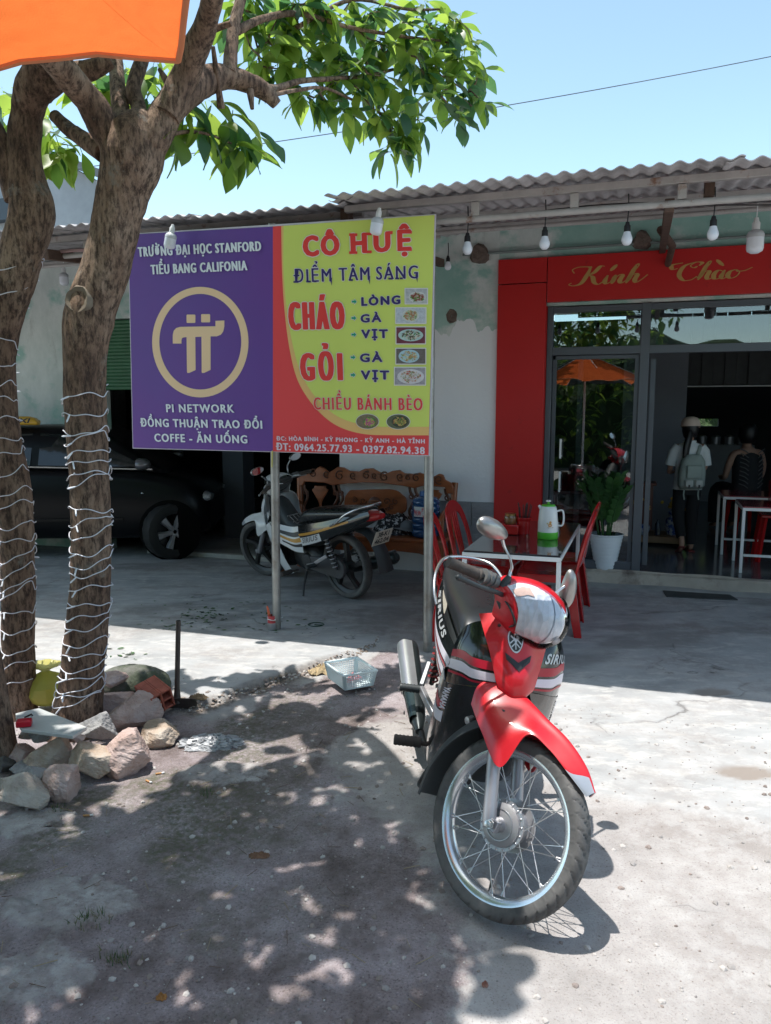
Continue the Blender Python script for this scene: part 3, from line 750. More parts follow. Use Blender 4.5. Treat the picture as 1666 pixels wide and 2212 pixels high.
b = MB(); b.tube([bl(0.92, 1.3, 2.82), bl(1.02, 0.5, 2.86), bl(1.0, 0.02, 2.80)], 0.028, 8); b.build('brace', M_rust, awR, smooth=60)
for i, (dx, dz) in enumerate(((0.0, 0.0), (0.02, 0.02))):                       # loose wires along the truss
    pts = [bl(-0.9 + 0.3 * k, 2.51 + dx, 2.675 + dz + 0.012 * math.sin(k * 1.3 + i) + 0.02 * math.sin(k * 0.5)) for k in range(19)]
    b = MB(); b.tube(catmull(pts, 4), 0.004, 5); b.build('cable', M_black, awR, smooth=60)
pts = [bl(-4.5 + 0.3 * k, 2.47, 2.70 + 0.015 * math.sin(k * 1.7)) for k in range(12)]
b = MB(); b.tube(catmull(pts, 4), 0.012, 6); b.build('cable', mat('pinkish_hose', (0.32, 0.2, 0.2), 0.6), awL, smooth=60)

# ---------------- neighbouring house ----------------
nb = thing('neighbour_house', 'bare grey cement gable wall rising behind the left end of the awning', 'building', O0, BR)
b = MB(); gp = [(-16, 0), (-7.75, 0), (-7.75, 5.25), (-8.7, 5.75), (-12, 7.2), (-16, 8.6)]
b.prism(gp, 0, 0.2, M=lambda p: V((p.x, 4.0 + p.z, p.y))); b.build('wall', mat('bare_cement', (0.32, 0.34, 0.36), 0.85, var=0.2, vscale=1.5, bump=0.3), nb)
b = MB(); b.bar((-16.2, 4.02, 8.78), (-7.4, 4.02, 5.27), 0.5, 0.12); b.build('roof_edge', mat('roof_sheet_dark', (0.12, 0.13, 0.14), 0.7), nb)
b = MB(); b.box((-7.74, 3.98, 2.7), (0.16, 0.3, 5.2)); b.build('corner_column', mat('bare_cement2', (0.38, 0.40, 0.41), 0.8), nb)
b = MB(); b.box((-10.4, 3.9, 5.0), (2.3, 0.2, 0.35)); b.build('dark_canopy', mat('blue_dark_tarp', (0.03, 0.045, 0.06), 0.5), nb)

# ---------------- sign board ----------------
DS = 2.60
def DF(z): return 2.58 + (z - 1.29) * 0.075          # the board leans out a little at the top
def PT(x, y, k=0.0):
    z = 2.0
    for _ in range(4): s, z = PL(x, y, DF(z) + k)
    return s, z
def z3(X, Y): return PT((480 + X / 1.2815) / 1.844, (840 + Y / 1.2815) / 1.844)
def z7(X, Y): return PT((500 + X / 2.19) / 1.844, (850 + Y / 2.19) / 1.844)
sign = thing('menu_sign', 'large printed breakfast menu and crypto coffee board, half purple, half yellow-green, on two steel posts', 'sign board', O0, BR)
def sp(s, z, k=0): return V((s, -DF(z) - 0.0012 * k, z))
cTL, cTR, cBR, cBL = z3(37, 117), z3(1608, 16), z3(1577, 1252), z3(62, 1213)
def quad(u, v):
    a = V((*cTL, 0)) * (1 - u) + V((*cTR, 0)) * u; b_ = V((*cBL, 0)) * (1 - u) + V((*cBR, 0)) * u
    return a * (1 - v) + b_ * v
def M_print(name, c, c2=None, rough=0.45): return mat('print_' + name, c, rough, var=0.03, vscale=2)
P_purple = mat('print_purple', (0.115, 0.065, 0.31), 0.42, var=0.1, vscale=1.2, col2=(0.15, 0.05, 0.29), c2scale=0.9, c2pos=0.5, c2soft=0.25)
P_red = M_print('red', (0.78, 0.065, 0.07)); P_orange = M_print('orange', (0.80, 0.50, 0.18)); P_green = mat('print_lime', (0.62, 0.72, 0.14), 0.42, var=0.04, vscale=1.5, col2=(0.66, 0.76, 0.18), c2scale=1.0, c2soft=0.3)
P_white = M_print('white', (0.76, 0.82, 0.88)); P_wh2 = M_print('pink_white', (0.75, 0.66, 0.74)); P_navy = M_print('navy', (0.035, 0.025, 0.15))
P_peach = M_print('peach', (0.86, 0.62, 0.38)); P_teal = M_print('teal', (0.0, 0.33, 0.19)); P_lred = M_print('letter_red', (0.76, 0.05, 0.045)); P_edge = M_print('pale_outline', (0.78, 0.74, 0.72))
b = MB(); n = 24
grid = []
for side in (0, 1):
    for i in range(n + 1):
        for j in range(13):
            u = i / n; v = j / 12; q = quad(u, v)
            grid.append(V((q.x, -DF(q.y) + 0.0015 + (0.018 if side else 0), q.y)))
fs = []; w = 13; c = (n + 1) * w
for i in range(n):
    for j in range(12):
        a = i * w + j; fs.append((a, a + 1, a + w + 1, a + w)); fs.append((c + a, c + a + w, c + a + w + 1, c + a + 1))
for i in range(n):
    a = i * w; fs.append((a, a + w, c + a + w, c + a)); a += 12; fs.append((a, c + a, c + a + w, a + w))
for j in range(12):
    a = j; fs.append((a, c + a, c + a + 1, a + 1)); a = n * w + j; fs.append((a, a + 1, c + a + 1, c + a))
b.add(grid, fs); b.build('panel', mat('sign_edge_vinyl', (0.62, 0.60, 0.66), 0.5), sign, smooth=0)
def poly(pts, k, m, name='print_field', conv=z3):
    b = MB(); b.add([sp(*conv(*p), k) for p in pts], [list(range(len(pts)))]); return b.build(name, m, sign, smooth=0)
poly([(42, 121), (779, 80), (779, 1228), (66, 1209)], 1, P_purple)
poly([(779, 80), (1604, 22), (1573, 1247), (779, 1228)], 1, P_red)
outer = [(822, 78), (826, 300), (838, 500), (862, 690), (900, 850), (960, 960), (1040, 1050), (1130, 1108), (1250, 1140), (1400, 1145), (1575, 1146)]
inner = [(834, 77), (834, 300), (850, 500), (882, 690), (928, 840), (1000, 955), (1080, 1030), (1170, 1075), (1300, 1100), (1440, 1103), (1576, 1102)]
def cc(pts): return [(p.x, p.y) for p in catmull([V((a, b_, 0)) for a, b_ in pts], 6)]
poly(cc(outer) + [(1604, 22)], 2, P_orange); poly(cc(inner) + [(1604, 22)], 3, P_green)
# coin ring and mark
def ell(cx, cy, rx, ry, n=72): return [(cx + rx * math.cos(2 * math.pi * i / n), cy + ry * math.sin(2 * math.pi * i / n)) for i in range(n)]
b = MB(); o_ = ell(409, 670, 246, 282); i_ = ell(409, 668, 209, 244); nn = len(o_)
b.add([sp(*z3(*p), 2) for p in o_ + i_], [(i, (i + 1) % nn, nn + (i + 1) % nn, nn + i) for i in range(nn)]); b.build('coin_ring', P_peach, sign, smooth=0)
def rbox(x0, y0, x1, y1, r=8): 
    out = []
    for cx, cy, a in ((x1 - r, y0 + r, -90), (x1 - r, y1 - r, 0), (x0 + r, y1 - r, 90), (x0 + r, y0 + r, 180)):
        for k in range(5): t = R(a + 22.5 * k); out.append((cx + r * math.cos(t), cy + r * math.sin(t)))
    return out
poly(rbox(535, 883, 612, 956), 2, P_peach, 'coin_mark', z7); poly(rbox(662, 879, 741, 951), 2, P_peach, 'coin_mark', z7)
poly([(415, 1136), (415, 1060), (423, 1025), (445, 1000), (480, 990), (787, 985), (787, 938), (865, 934), (865, 985), (855, 1030), (835, 1058), (800, 1073), (745, 1073), (745, 1365), (690, 1391), (672, 1393), (667, 1385), (665, 1076),
      (612, 1078), (614, 1367), (560, 1391), (545, 1393), (539, 1385), (535, 1080), (510, 1082), (495, 1090), (491, 1105), (491, 1136)], 2, P_peach, 'coin_mark', z7)

def line(body, p0, p1, cap, m, T=0.22, outline=None, ow=0.05, shear=0.0, space=1.0, k=5, conv=z3, Tv=None):
    """one line of lettering: T is the stroke weight in cap heights, whatever the squeeze"""
    s0, z0 = conv(*p0); s1, z1 = conv(*p1)
    h0 = conv(p0[0], p0[1] - cap)[1] - z0; h1 = conv(p1[0], p1[1] - cap)[1] - z1
    vs, fs = text_mesh(body, 0.0, shear, space); w0 = max(v[0] for v in vs); sq = (s1 - s0) / w0 / h0
    bx = max(0.0, (T - 0.15 * sq) / 2) / sq * 0.69; by = max(0.0, ((Tv or T * 0.82) - 0.15) / 2) * 0.69
    def put(bx_, by_, kk, ex, ey, mm, nm):
        vs, fs = text_mesh(body, (bx_, by_), shear, space); w = max(v[0] for v in vs); mb = MB(); ty = by / 0.69
        def f(x, y, l):
            u = x / w * (1 + 2 * ex) - ex; yy = (y + ty) / (1 + 2 * ty)
            return sp(s0 + (s1 - s0) * u, z0 + (z1 - z0) * u + yy * (h0 + (h1 - h0) * u), kk + l * 0.03)
        mb.add([f(*v) for v in vs], fs); return mb.build(nm, mm, sign, smooth=0)
    if outline is not None: put(bx + ow * 0.69 / sq, by + ow * 0.69, k, ow * h0 / (s1 - s0), 0, outline, 'lettering_edge')
    put(bx, by, k + 1, 0, 0, m, 'lettering')
line('TRƯỜNG ĐẠI HỌC STANFORD', (95, 236), (723, 205), 50, P_white, 0.235, space=1.22)
line('TIỂU BANG CALIFONIA', (160, 326), (652, 304), 50, P_white, 0.235, space=1.22)
line('PI NETWORK', (238, 1028), (585, 1030), 42, P_white, 0.25, space=1.2)
line('ĐỒNG THUẬN TRAO ĐỔI', (106, 1101), (728, 1112), 42, P_white, 0.25, space=1.2)
line('COFFE - ĂN UỐNG', (178, 1178), (652, 1187), 42, P_white, 0.25, space=1.2)
# slab-serif headline letters: bold text with foot and head bars
def slabs(items, cap, m, k, th=0.13):
    b = MB()
    for (xa, xb, yb) in items:
        for y0 in (yb - th * cap, yb - cap):
            b.add([sp(*z3(xa, y0), k), sp(*z3(xb, y0), k), sp(*z3(xb, y0 + th * cap), k), sp(*z3(xa, y0 + th * cap), k)], [(0, 3, 2, 1)])
    o = b.build('letter_serifs', m, sign, smooth=0); o['kind'] = 'stuff'; return o
line('CÔ', (935, 236), (1123, 226), 108, P_lred, 0.31, P_edge, 0.045, space=1.25)
line('HUỆ', (1178, 220), (1488, 204), 105, P_lred, 0.31, P_edge, 0.045, space=1.5)
slabs([(1170, 1212, 221), (1243, 1285, 217)], 105, P_lred, 6.5); slabs([(1416, 1490, 206)], 103, P_lred, 6.5, 0.14)
b = MB()
for xa, xb in ((1290, 1330), (1356, 1392)):
    b.add([sp(*z3(xa, 106), 6.5), sp(*z3(xb, 104), 6.5), sp(*z3(xb, 120), 6.5), sp(*z3(xa, 122), 6.5)], [(0, 3, 2, 1)])
b.build('letter_serifs', P_lred, sign, smooth=0)['kind'] = 'stuff'
for body, a, c, sl in (('ĐIỂM', (888, 366), (1080, 361), [(886, 912), (951, 975), (988, 1004)]), ('TÂM', (1118, 358), (1275, 353), [(1170, 1190)]), ('SÁNG', (1308, 352), (1522, 345), [(1370, 1392), (1405, 1425), (1428, 1444)])):
    line(body, a, c, 66, P_navy, 0.19, P_edge, 0.05, space=1.25)
    b = MB()
    for xa, xb in sl:
        yb = a[1] + (c[1] - a[1]) * (xa - a[0]) / (c[0] - a[0])
        b.add([sp(*z3(xa, yb - 7), 6.5), sp(*z3(xb, yb - 7), 6.5), sp(*z3(xb, yb + 2), 6.5), sp(*z3(xa, yb + 2), 6.5)], [(0, 3, 2, 1)])
    b.build('letter_serifs', P_navy, sign, smooth=0)['kind'] = 'stuff'
b = MB()                                                  # long dagger tails of M, M and G
for x, y, l in ((1077, 362, 22), (1271, 354, 24), (1514, 345, 22)):
    b.add([sp(*z3(x - 7, y - 20), 6.6), sp(*z3(x + 6, y - 20), 6.6), sp(*z3(x + 4, y + l), 6.6)], [(0, 2, 1)])
b.build('letter_serifs', P_navy, sign, smooth=0)['kind'] = 'stuff'
line('CHÁO', (862, 608), (1150, 604), 142, P_lred, 0.24, P_edge, 0.03, space=1.5, Tv=0.17)
line('GỎI', (922, 866), (1140, 865), 140, P_lred, 0.25, P_edge, 0.03, space=1.5, Tv=0.17)
for body, p0, p1, cap in (('LÒNG', (1232, 487), (1432, 477), 46), ('GÀ', (1228, 572), (1335, 568), 44), ('VỊT', (1232, 652), (1368, 650), 46), ('GÀ', (1225, 773), (1340, 772), 45), ('VỊT', (1230, 862), (1375, 862), 48)):
    line(body, p0, p1, cap, P_navy, 0.34, P_edge, 0.05, space=1.3)
for y, x in ((464, 1196), (548, 1194), (632, 1194), (748, 1190), (838, 1190)):
    poly([(x - 15, y - 8), (x, y - 8), (x, y - 17), (x + 15, y), (x, y + 17), (x, y + 8), (x - 15, y + 8)], 5, P_edge, 'arrow'); 
    poly([(x - 12, y - 5), (x + 1, y - 5), (x + 1, y - 12), (x + 12, y), (x + 1, y + 12), (x + 1, y + 5), (x - 12, y + 5)], 6, P_teal, 'arrow')
line('CHIỀU BÁNH BÈO', (990, 1014), (1545, 1018), 62, P_lred, 0.18, P_edge, 0.035, space=1.3)
line('ĐC: HÒA BÌNH - KỲ PHONG - KỲ ANH - HÀ TĨNH', (799, 1172), (1556, 1187), 22, P_wh2, 0.27, space=1.22)
line('ĐT: 0964.25.77.93 - 0397.82.94.38', (797, 1221), (1556, 1242), 37, P_wh2, 0.25, space=1.15)

# printed dishes: flat print, every piece a fleck of the picture
def dish(cx, cy, hw, hh, kind, rnd):
    rr = random.Random(rnd)
    bgc = {'pot': (0.45, 0.46, 0.47), 'soup': (0.50, 0.54, 0.58), 'duck': (0.16, 0.04, 0.06), 'salad': (0.15, 0.13, 0.12), 'slaw': (0.35, 0.33, 0.36), 'ov': (0.2, 0.16, 0.10), 'ov2': (0.12, 0.14, 0.08)}[kind]
    oval = kind.startswith('ov')
    fr_ = ell(cx, cy, hw, hh, 28) if oval else rbox(cx - hw, cy - hh, cx + hw, cy + hh, 3)
    e = poly(fr_, 5, P_edge, 'food_picture')
    ins = ell(cx, cy, hw - 3, hh - 3, 28) if oval else [(cx - hw + 5, cy - hh + 5), (cx + hw - 5, cy - hh + 5), (cx + hw - 5, cy + hh - 5), (cx - hw + 5, cy + hh - 5)]
    def sub(pts, k, m):
        b = MB(); b.add([sp(*z3(*p), k) for p in pts], [list(range(len(pts)))]); o = b.build('food_print', m, e, smooth=0); return o
    sub(ins, 6, mat('print_bg_' + kind, bgc, 0.45, var=0.3, vscale=60))
    W2, H2 = hw - 5, hh - 5
    plate = {'pot': (0.62, 0.62, 0.60), 'soup': (0.6, 0.63, 0.6), 'duck': (0.45, 0.60, 0.58), 'salad': (0.42, 0.60, 0.68), 'slaw': (0.66, 0.64, 0.66), 'ov': (0.10, 0.22, 0.06), 'ov2': (0.05, 0.06, 0.04)}[kind]
    px, py, pr, ph = {'pot': (0.1, 0.15, 0.85, 0.8), 'soup': (0, 0, 0.6, 0.92), 'duck': (0, -0.02, 0.9, 0.78), 'salad': (-0.12, 0, 0.74, 0.92), 'slaw': (0.05, 0.05, 0.92, 0.9), 'ov': (0.2, 0.1, 0.6, 0.8), 'ov2': (0.15, 0, 0.75, 0.85)}[kind]
    sub(ell(cx + px * W2, cy + py * H2, pr * W2 * 0.97, ph * H2 * 0.97, 24), 7, mat('print_plate_' + kind, plate, 0.4, var=0.1, vscale=50))
    cols = {'pot': [(0.35, 0.10, 0.07), (0.55, 0.42, 0.36), (0.09, 0.26, 0.05), (0.25, 0.06, 0.05)], 'soup': [(0.52, 0.48, 0.25), (0.10, 0.30, 0.07), (0.55, 0.52, 0.36), (0.45, 0.2, 0.1)],
            'duck': [(0.62, 0.55, 0.45), (0.10, 0.25, 0.07), (0.66, 0.62, 0.50), (0.10, 0.07, 0.05)], 'salad': [(0.50, 0.54, 0.30), (0.25, 0.36, 0.15), (0.62, 0.64, 0.5), (0.5, 0.28, 0.12)],
            'slaw': [(0.60, 0.50, 0.40), (0.50, 0.12, 0.08), (0.28, 0.33, 0.16), (0.66, 0.6, 0.52)], 'ov': [(0.62, 0.42, 0.10), (0.55, 0.38, 0.12), (0.35, 0.5, 0.12), (0.5, 0.1, 0.25)], 'ov2': [(0.60, 0.50, 0.14), (0.45, 0.16, 0.07), (0.10, 0.25, 0.06), (0.5, 0.35, 0.12)]}[kind]
    for ci, c in enumerate(cols):
        b = MB()
        for _ in range(26):
            a = rr.uniform(0, 6.28); r0 = math.sqrt(rr.random()) * 0.72; x = cx + (px + pr * r0 * math.cos(a)) * W2; y = cy + (py + ph * r0 * math.sin(a)) * H2
            t = rr.uniform(0, 3.14); L_ = rr.uniform(4, 11); w_ = rr.uniform(1.6, 4.2)
            pts = [(x + L_ * math.cos(t) * i + w_ * math.sin(t) * j, y + L_ * math.sin(t) * i * 0.8 - w_ * math.cos(t) * j) for i, j in ((-1, 0), (0, 1), (1, 0), (0, -1))]
            k = 8 + ci * 0.4 + _ * 0.012
            b.add([sp(*z3(min(max(q[0], cx - W2), cx + W2), min(max(q[1], cy - H2), cy + H2)), k) for q in pts], [(0, 1, 2, 3)])
        b.build('food_print', mat('print_food_%s_%d' % (kind, ci), c, 0.45, var=0.2, vscale=80), e, smooth=0)
dish(1512, 436, 60, 42, 'pot', 1); dish(1484, 535, 80, 43, 'soup', 2); dish(1484, 636, 78, 46, 'duck', 3); dish(1484, 742, 79, 43, 'salad', 4); dish(1480, 844, 82, 48, 'slaw', 5)
dish(1263, 1075, 60, 40, 'ov', 6); dish(1420, 1076, 62, 40, 'ov2', 7)
# frame tubes behind and the two posts
M_galv = mat('galvanised_post', (0.34, 0.35, 0.34), 0.45, metal=0.6, var=0.2, vscale=8, col2=(0.22, 0.20, 0.18), c2scale=6, c2pos=0.6, c2soft=0.1)
for (x, y0, s_off) in ((598, 1358, 0), (924, 1405, 0)):
    p = local(G(x, y0)); b = MB(); top = p.copy(); 
    tx = {598: (588, 470), 924: (931, 470)}[x]
    s, z = PT(tx[0], tx[1], -0.055); z = min(z, 2.74)
    b.tube([V((p.x, p.y, -0.05)), V((s, -(DF(z) - 0.055), z))], 0.030, 16); b.build('post', M_galv, sign, smooth=60)
b = MB()
for v in (0.03, 0.5, 0.97):
    a = quad(0.02, v); c = quad(0.98, v); b.bar((a.x, -DF(a.y) + 0.034, a.y), (c.x, -DF(c.y) + 0.034, c.y), 0.025, 0.025)
b.build('back_frame', M_galv, sign)
s, z = PT(590, 980); b = MB(); b.tube([V((s, -DF(z) - 0.01, z + 0.02)), V((s - 0.01, -DF(z) - 0.0, z - 0.09))], 0.005, 6); b.build('cable_tie', mat('yellow_plastic', (0.5, 0.45, 0.1), 0.5), sign, smooth=60)

# ---------------- light bulbs ----------------
M_bulb = mat('opal_bulb', (0.72, 0.75, 0.82), 0.35, var=0.02, spec=0.5)
M_sock = mat('black_socket', (0.018, 0.018, 0.02), 0.5)
def bulb(name, label, pos, r, cord, group, white=False, rot=(0, 0, 0)):
    t = thing(name, label, 'light bulb', pos, rot, group)
    k = r / 0.03
    b = MB(); b.lathe([(0.001, -0.075 * k), (0.014 * k, -0.073 * k), (0.024 * k, -0.064 * k), (0.030 * k, -0.048 * k), (0.029 * k, -0.034 * k), (0.022 * k, -0.016 * k), (0.017 * k, 0.0), (0.016 * k, 0.004 * k)], 20); b.build('bulb_glass', M_bulb, t, smooth=60)
    b = MB(); b.lathe([(0.001, 0.052 * k), (0.010 * k, 0.050 * k), (0.013 * k, 0.035 * k), (0.0175 * k, 0.03 * k), (0.0185 * k, -0.002 * k), (0.014 * k, -0.004 * k)], 16); b.build('socket', M_white if white else M_sock, t, smooth=50)
    if cord: b = MB(); b.tube([V((0, 0, 0.05 * k)), V((0.004, 0, cord * 0.6)), V((0, 0, cord))], 0.0035, 6); b.build('cord', M_white if white else M_sock, t, smooth=60)
    return t
which = ['nearest the sign board', 'over the red corner left of the gold lettering', 'above the end of the first gold word', 'above the second gold word']
for i, (x, y) in enumerate(((1010, 522), (1177, 510), (1355, 500), (1541, 488))):
    s, z = PL(x, y, 2.55); bulb('light_bulb', 'small hanging white bulb, %s' % which[i], B(s, 2.55, z), 0.030, 0.20, 'small bulbs hung along the awning pipe')
s, z = PL(968, 565, 1.2); bulb('light_bulb', 'small white bulb deep under the awning just right of the sign edge', B(s, 1.2, z), 0.026, 0.14, 'small bulbs hung along the awning pipe')
def big_bulb(label, pos, r, cord, tilt=(0, 0, 0)):
    t = thing('light_bulb', label, 'light bulb', pos, tilt, 'large drum-shaped bulbs')
    k = r / 0.04
    b = MB(); b.lathe([(0.001, -0.11 * k), (0.02 * k, -0.108 * k), (0.036 * k, -0.098 * k), (0.040 * k, -0.085 * k), (0.040 * k, -0.035 * k)], 24); b.build('bulb_glass', M_bulb, t, smooth=50)
    b = MB(); b.lathe([(0.0405 * k, -0.035 * k), (0.041 * k, -0.02 * k), (0.034 * k, -0.006 * k), (0.018 * k, 0.004 * k)], 24); b.build('bulb_body', mat('pale_bulb_body', (0.5, 0.52, 0.55), 0.4), t, smooth=40)
    b = MB(); b.lathe([(0.018 * k, 0.0), (0.019 * k, 0.035 * k), (0.013 * k, 0.045 * k), (0.010 * k, 0.06 * k), (0.001, 0.062 * k)], 16); b.build('socket', M_white, t, smooth=40)
    if cord: b = MB(); b.tube([V((0, 0, 0.05 * k)), V((0.003, 0, cord))], 0.003, 6); b.build('cord', M_white, t, smooth=60)
s, z = PL(371, 511, 2.78); big_bulb('large white bulb in front of the purple half of the sign, tilted left', B(s, 2.78, z + 0.02), 0.036, 0.0, (0.1, R(14), 0))
s, z = PL(817, 478, 2.78); big_bulb('large white bulb over the yellow half of the sign, above the headline', B(s, 2.78, z + 0.02), 0.036, 0.0, (0.1, R(10), 0))
s, z = PL(138, 590, 1.0); big_bulb('large white bulb hanging by its cord between the two tree trunks', B(s, 1.0, z), 0.042, 0.30)
s, z = PL(1633, 498, 1.8); big_bulb('large white bulb in front of the red fascia at the right edge', B(s, 1.8, z), 0.050, 0.16)

# overhead cable
cb_ = MB(); pts = []
for t in range(40):
    x = -700 + (2300 + 700) * t / 39; y = 120 + (1666 - x) * 0.172 - 0.0
    y = 122 + 0.200 * (1666 - x) - 2.6e-5 * (1666 - x) ** 2
    pts.append(W(x, y, 11.0 - 0.0 * t))
cb_.tube(pts, 0.0065, 6); tag(cb_.build('overhead_cable', mat('cable_black', (0.10, 0.13, 0.15), 0.5), None, smooth=60), 'thin dark cable slung across the sky above the awning', 'cable')

# ---------------- trees ----------------
def bark_mat():
    m = bpy.data.materials.new('bark'); m.use_nodes = True; nt = m.node_tree; N = nt.nodes; L = nt.links; b = N['Principled BSDF']
    tc = N.new('ShaderNodeTexCoord')
    def nz(sc, det=8, ro=0.7, st=(1, 1, 1)):
        mp = N.new('ShaderNodeMapping'); mp.inputs['Scale'].default_value = st; L.new(tc.outputs['Object'], mp.inputs[0])
        n = N.new('ShaderNodeTexNoise'); n.inputs['Scale'].default_value = sc; n.inputs['Detail'].default_value = det; n.inputs['Roughness'].default_value = ro
        L.new(mp.outputs[0], n.inputs['Vector']); return n.outputs['Fac']
    def ramp(x, st):
        r = N.new('ShaderNodeValToRGB'); e = r.color_ramp.elements; e[0].position = st[0][0]; e[0].color = (*st[0][1], 1); e[1].position = st[-1][0]; e[1].color = (*st[-1][1], 1)
        for p, c in st[1:-1]: q = e.new(p); q.color = (*c, 1)
        L.new(x, r.inputs[0]); return r.outputs[0]
    def mix(f, a, c):
        x = N.new('ShaderNodeMixRGB'); L.new(f, x.inputs[0])
        for i, s in ((1, a), (2, c)):
            if isinstance(s, tuple): x.inputs[i].default_value = (*s, 1)
            else: L.new(s, x.inputs[i])
        return x.outputs[0]
    base = ramp(nz(5, st=(1, 1, 0.5)), [(0.32, (0.115, 0.070, 0.052)), (0.5, (0.25, 0.165, 0.118)), (0.68, (0.38, 0.28, 0.21))])
    base = mix(ramp(nz(46, 7, 0.75, (1, 1, 0.32)), [(0.40, (0.9, 0.9, 0.9)), (0.56, (0, 0, 0))]), base, (0.045, 0.030, 0.025))
    base = mix(ramp(nz(7, 8, 0.75), [(0.60, (0, 0, 0)), (0.68, (0.7, 0.7, 0.7))]), base, (0.26, 0.24, 0.21))
    L.new(base, b.inputs['Base Color']); b.inputs['Roughness'].default_value = 0.9; b.inputs['Specular IOR Level'].default_value = 0.2
    bp = N.new('ShaderNodeBump'); bp.inputs['Strength'].default_value = 0.9; bp.inputs['Distance'].default_value = 0.012
    L.new(nz(30, 7, 0.72, (1, 1, 0.3)), bp.inputs['Height']); L.new(bp.outputs[0], b.inputs['Normal'])
    return m
M_bark = bark_mat(); M_cut = mat('cut_wood', (0.20, 0.16, 0.12), 0.85, var=0.3, vscale=20, bump=0.4)
def limb(pts, rad, nseg=14, n=28, lump=0.09, seed=0, flare=0.0):
    c = catmull(pts, nseg); k = len(c)
    r = [max(0.004, v) for v in [float(x) for x in np.interp(np.linspace(0, len(rad) - 1, k), range(len(rad)), rad)]]
    b = MB(); b.tube(c, r, n, caps=True)
    q = 0
    for i in range(k):
        for j in range(n):
            p = b.v[i * n + j]; cdir = (p - c[i]); L_ = cdir.length
            s = noise.noise(V((p.x * 5 + seed, p.y * 5, p.z * 3))) * lump * 1.3 + noise.noise(V((p.x * 18 + seed, p.y * 18, p.z * 9))) * lump * 0.6 + noise.noise(V((p.x * 45 + seed, p.y * 45, p.z * 14))) * lump * 0.35 + max(0, noise.noise(V((seed * 3, 0, p.z * 7))) - 0.25) * lump * 1.2
            b.v[i * n + j] = p + cdir * s
    return b, c, r
def tpath(l, Yd):     # (x, y, width) in picture measures at distance Yd (or per-point)
    P = []; Rr = []
    for it in l:
        x, y, w = it[:3]; d = it[3] if len(it) > 3 else Yd
        P.append(W(x, y, d)); Rr.append(w / 2 * d / FPX * 0.93)
    return P, Rr
YA = 3.72; YB = 3.95
tA = V(W(168, 1545, YA)); tA.z = 0
tree1 = thing('shade_tree', 'leaning broad-leaved tree with a knotted trunk wound in white string lights, nearest the sign', 'tree', tA)
tP, tR = tpath([(158, 1600, 140), (168, 1535, 112), (180, 1430, 100), (195, 1300, 92), (198, 1180, 90), (195, 1050, 92), (186, 920, 92), (183, 800, 95), (192, 690, 110), (222, 600, 100), (248, 500, 104), (268, 420, 112), (288, 345, 132), (300, 290, 112), (312, 255, 70), (318, 238, 20)], YA)
b, cA, rA = limb(tP, tR, 20, 64, 0.085, 1); b.build('trunk', M_bark, tree1, tA, smooth=80)
for nm, pth, sd in (('limb', [(270, 420, 80), (292, 345, 92), (335, 290, 80), (372, 225, 72, 3.78), (420, 185, 66, 3.9), (480, 165, 52, 4.05), (540, 180, 40, 4.15), (575, 200, 34, 4.2), (598, 226, 22, 4.22)], 2),
                    ('limb', [(360, 250, 60), (400, 170, 58, 3.75), (425, 105, 55, 3.7), (450, 40, 50, 3.62), (470, -60, 46, 3.4), (500, -200, 40, 3.1)], 3),
                    ('limb', [(275, 420, 70), (268, 350, 88), (235, 290, 78, 3.7), (190, 215, 66, 3.65), (150, 165, 60, 3.55), (90, 110, 50, 3.4), (-40, 40, 44, 3.1)], 4),
                    ('limb', [(262, 300, 52), (262, 250, 40, 3.9), (255, 190, 34, 4.0), (250, 130, 30, 4.1), (240, 40, 26, 4.2)], 5),
                    ('limb', [(285, 295, 44), (300, 240, 34, 3.9), (288, 190, 30, 3.95), (310, 120, 26, 4.0), (330, 20, 22, 4.0)], 6),
                    ('limb', [(495, 160, 34, 4.05), (500, 110, 30, 4.1), (505, 60, 26, 4.15), (520, 0, 24, 4.2), (540, -90, 22, 4.2)], 7),
                    ('limb', [(225, 330, 44), (180, 300, 36, 3.8), (150, 280, 32, 3.85), (118, 250, 26, 3.9)], 8),
                    ('branch', [(560, 190, 22, 4.15), (600, 190, 15, 4.3), (650, 175, 12, 4.45), (720, 170, 10, 4.6), (790, 165, 8, 4.8), (850, 150, 6, 4.9)], 9),
                    ('branch', [(590, 205, 10, 4.2), (640, 195, 8, 4.35), (700, 190, 7, 4.5), (760, 215, 6, 4.7)], 10),
                    ('branch', [(505, 70, 20, 4.15), (570, 40, 15, 4.3), (650, 30, 12, 4.5), (760, 60, 9, 4.7), (880, 80, 7, 4.9), (960, 90, 5, 5.0), (1000, 110, 4, 5.0)], 11),
                    ('branch', [(330, 300, 12, 3.75), (400, 285, 9, 3.9), (450, 290, 6, 4.0), (500, 310, 5, 4.1)], 12),
                    ('branch', [(850, 150, 6, 4.9), (920, 180, 5, 4.95), (980, 200, 4, 5.0), (1020, 230, 3, 5.0)], 13),
                    ('branch', [(640, 60, 10, 4.5), (760, 0, 8, 4.8), (880, 20, 6, 4.9), (960, 20, 4, 5)], 14),
                    ('branch', [(790, 165, 6, 4.8), (820, 220, 5, 4.85), (850, 280, 4, 4.9)], 15)):
    P_, R_ = tpath(pth, YA); b, _, _ = limb(P_, R_, 6, 14 if nm == 'limb' else 8, 0.16 if nm == 'limb' else 0.1, sd); b.build(nm, M_bark, tree1, tA, smooth=80)
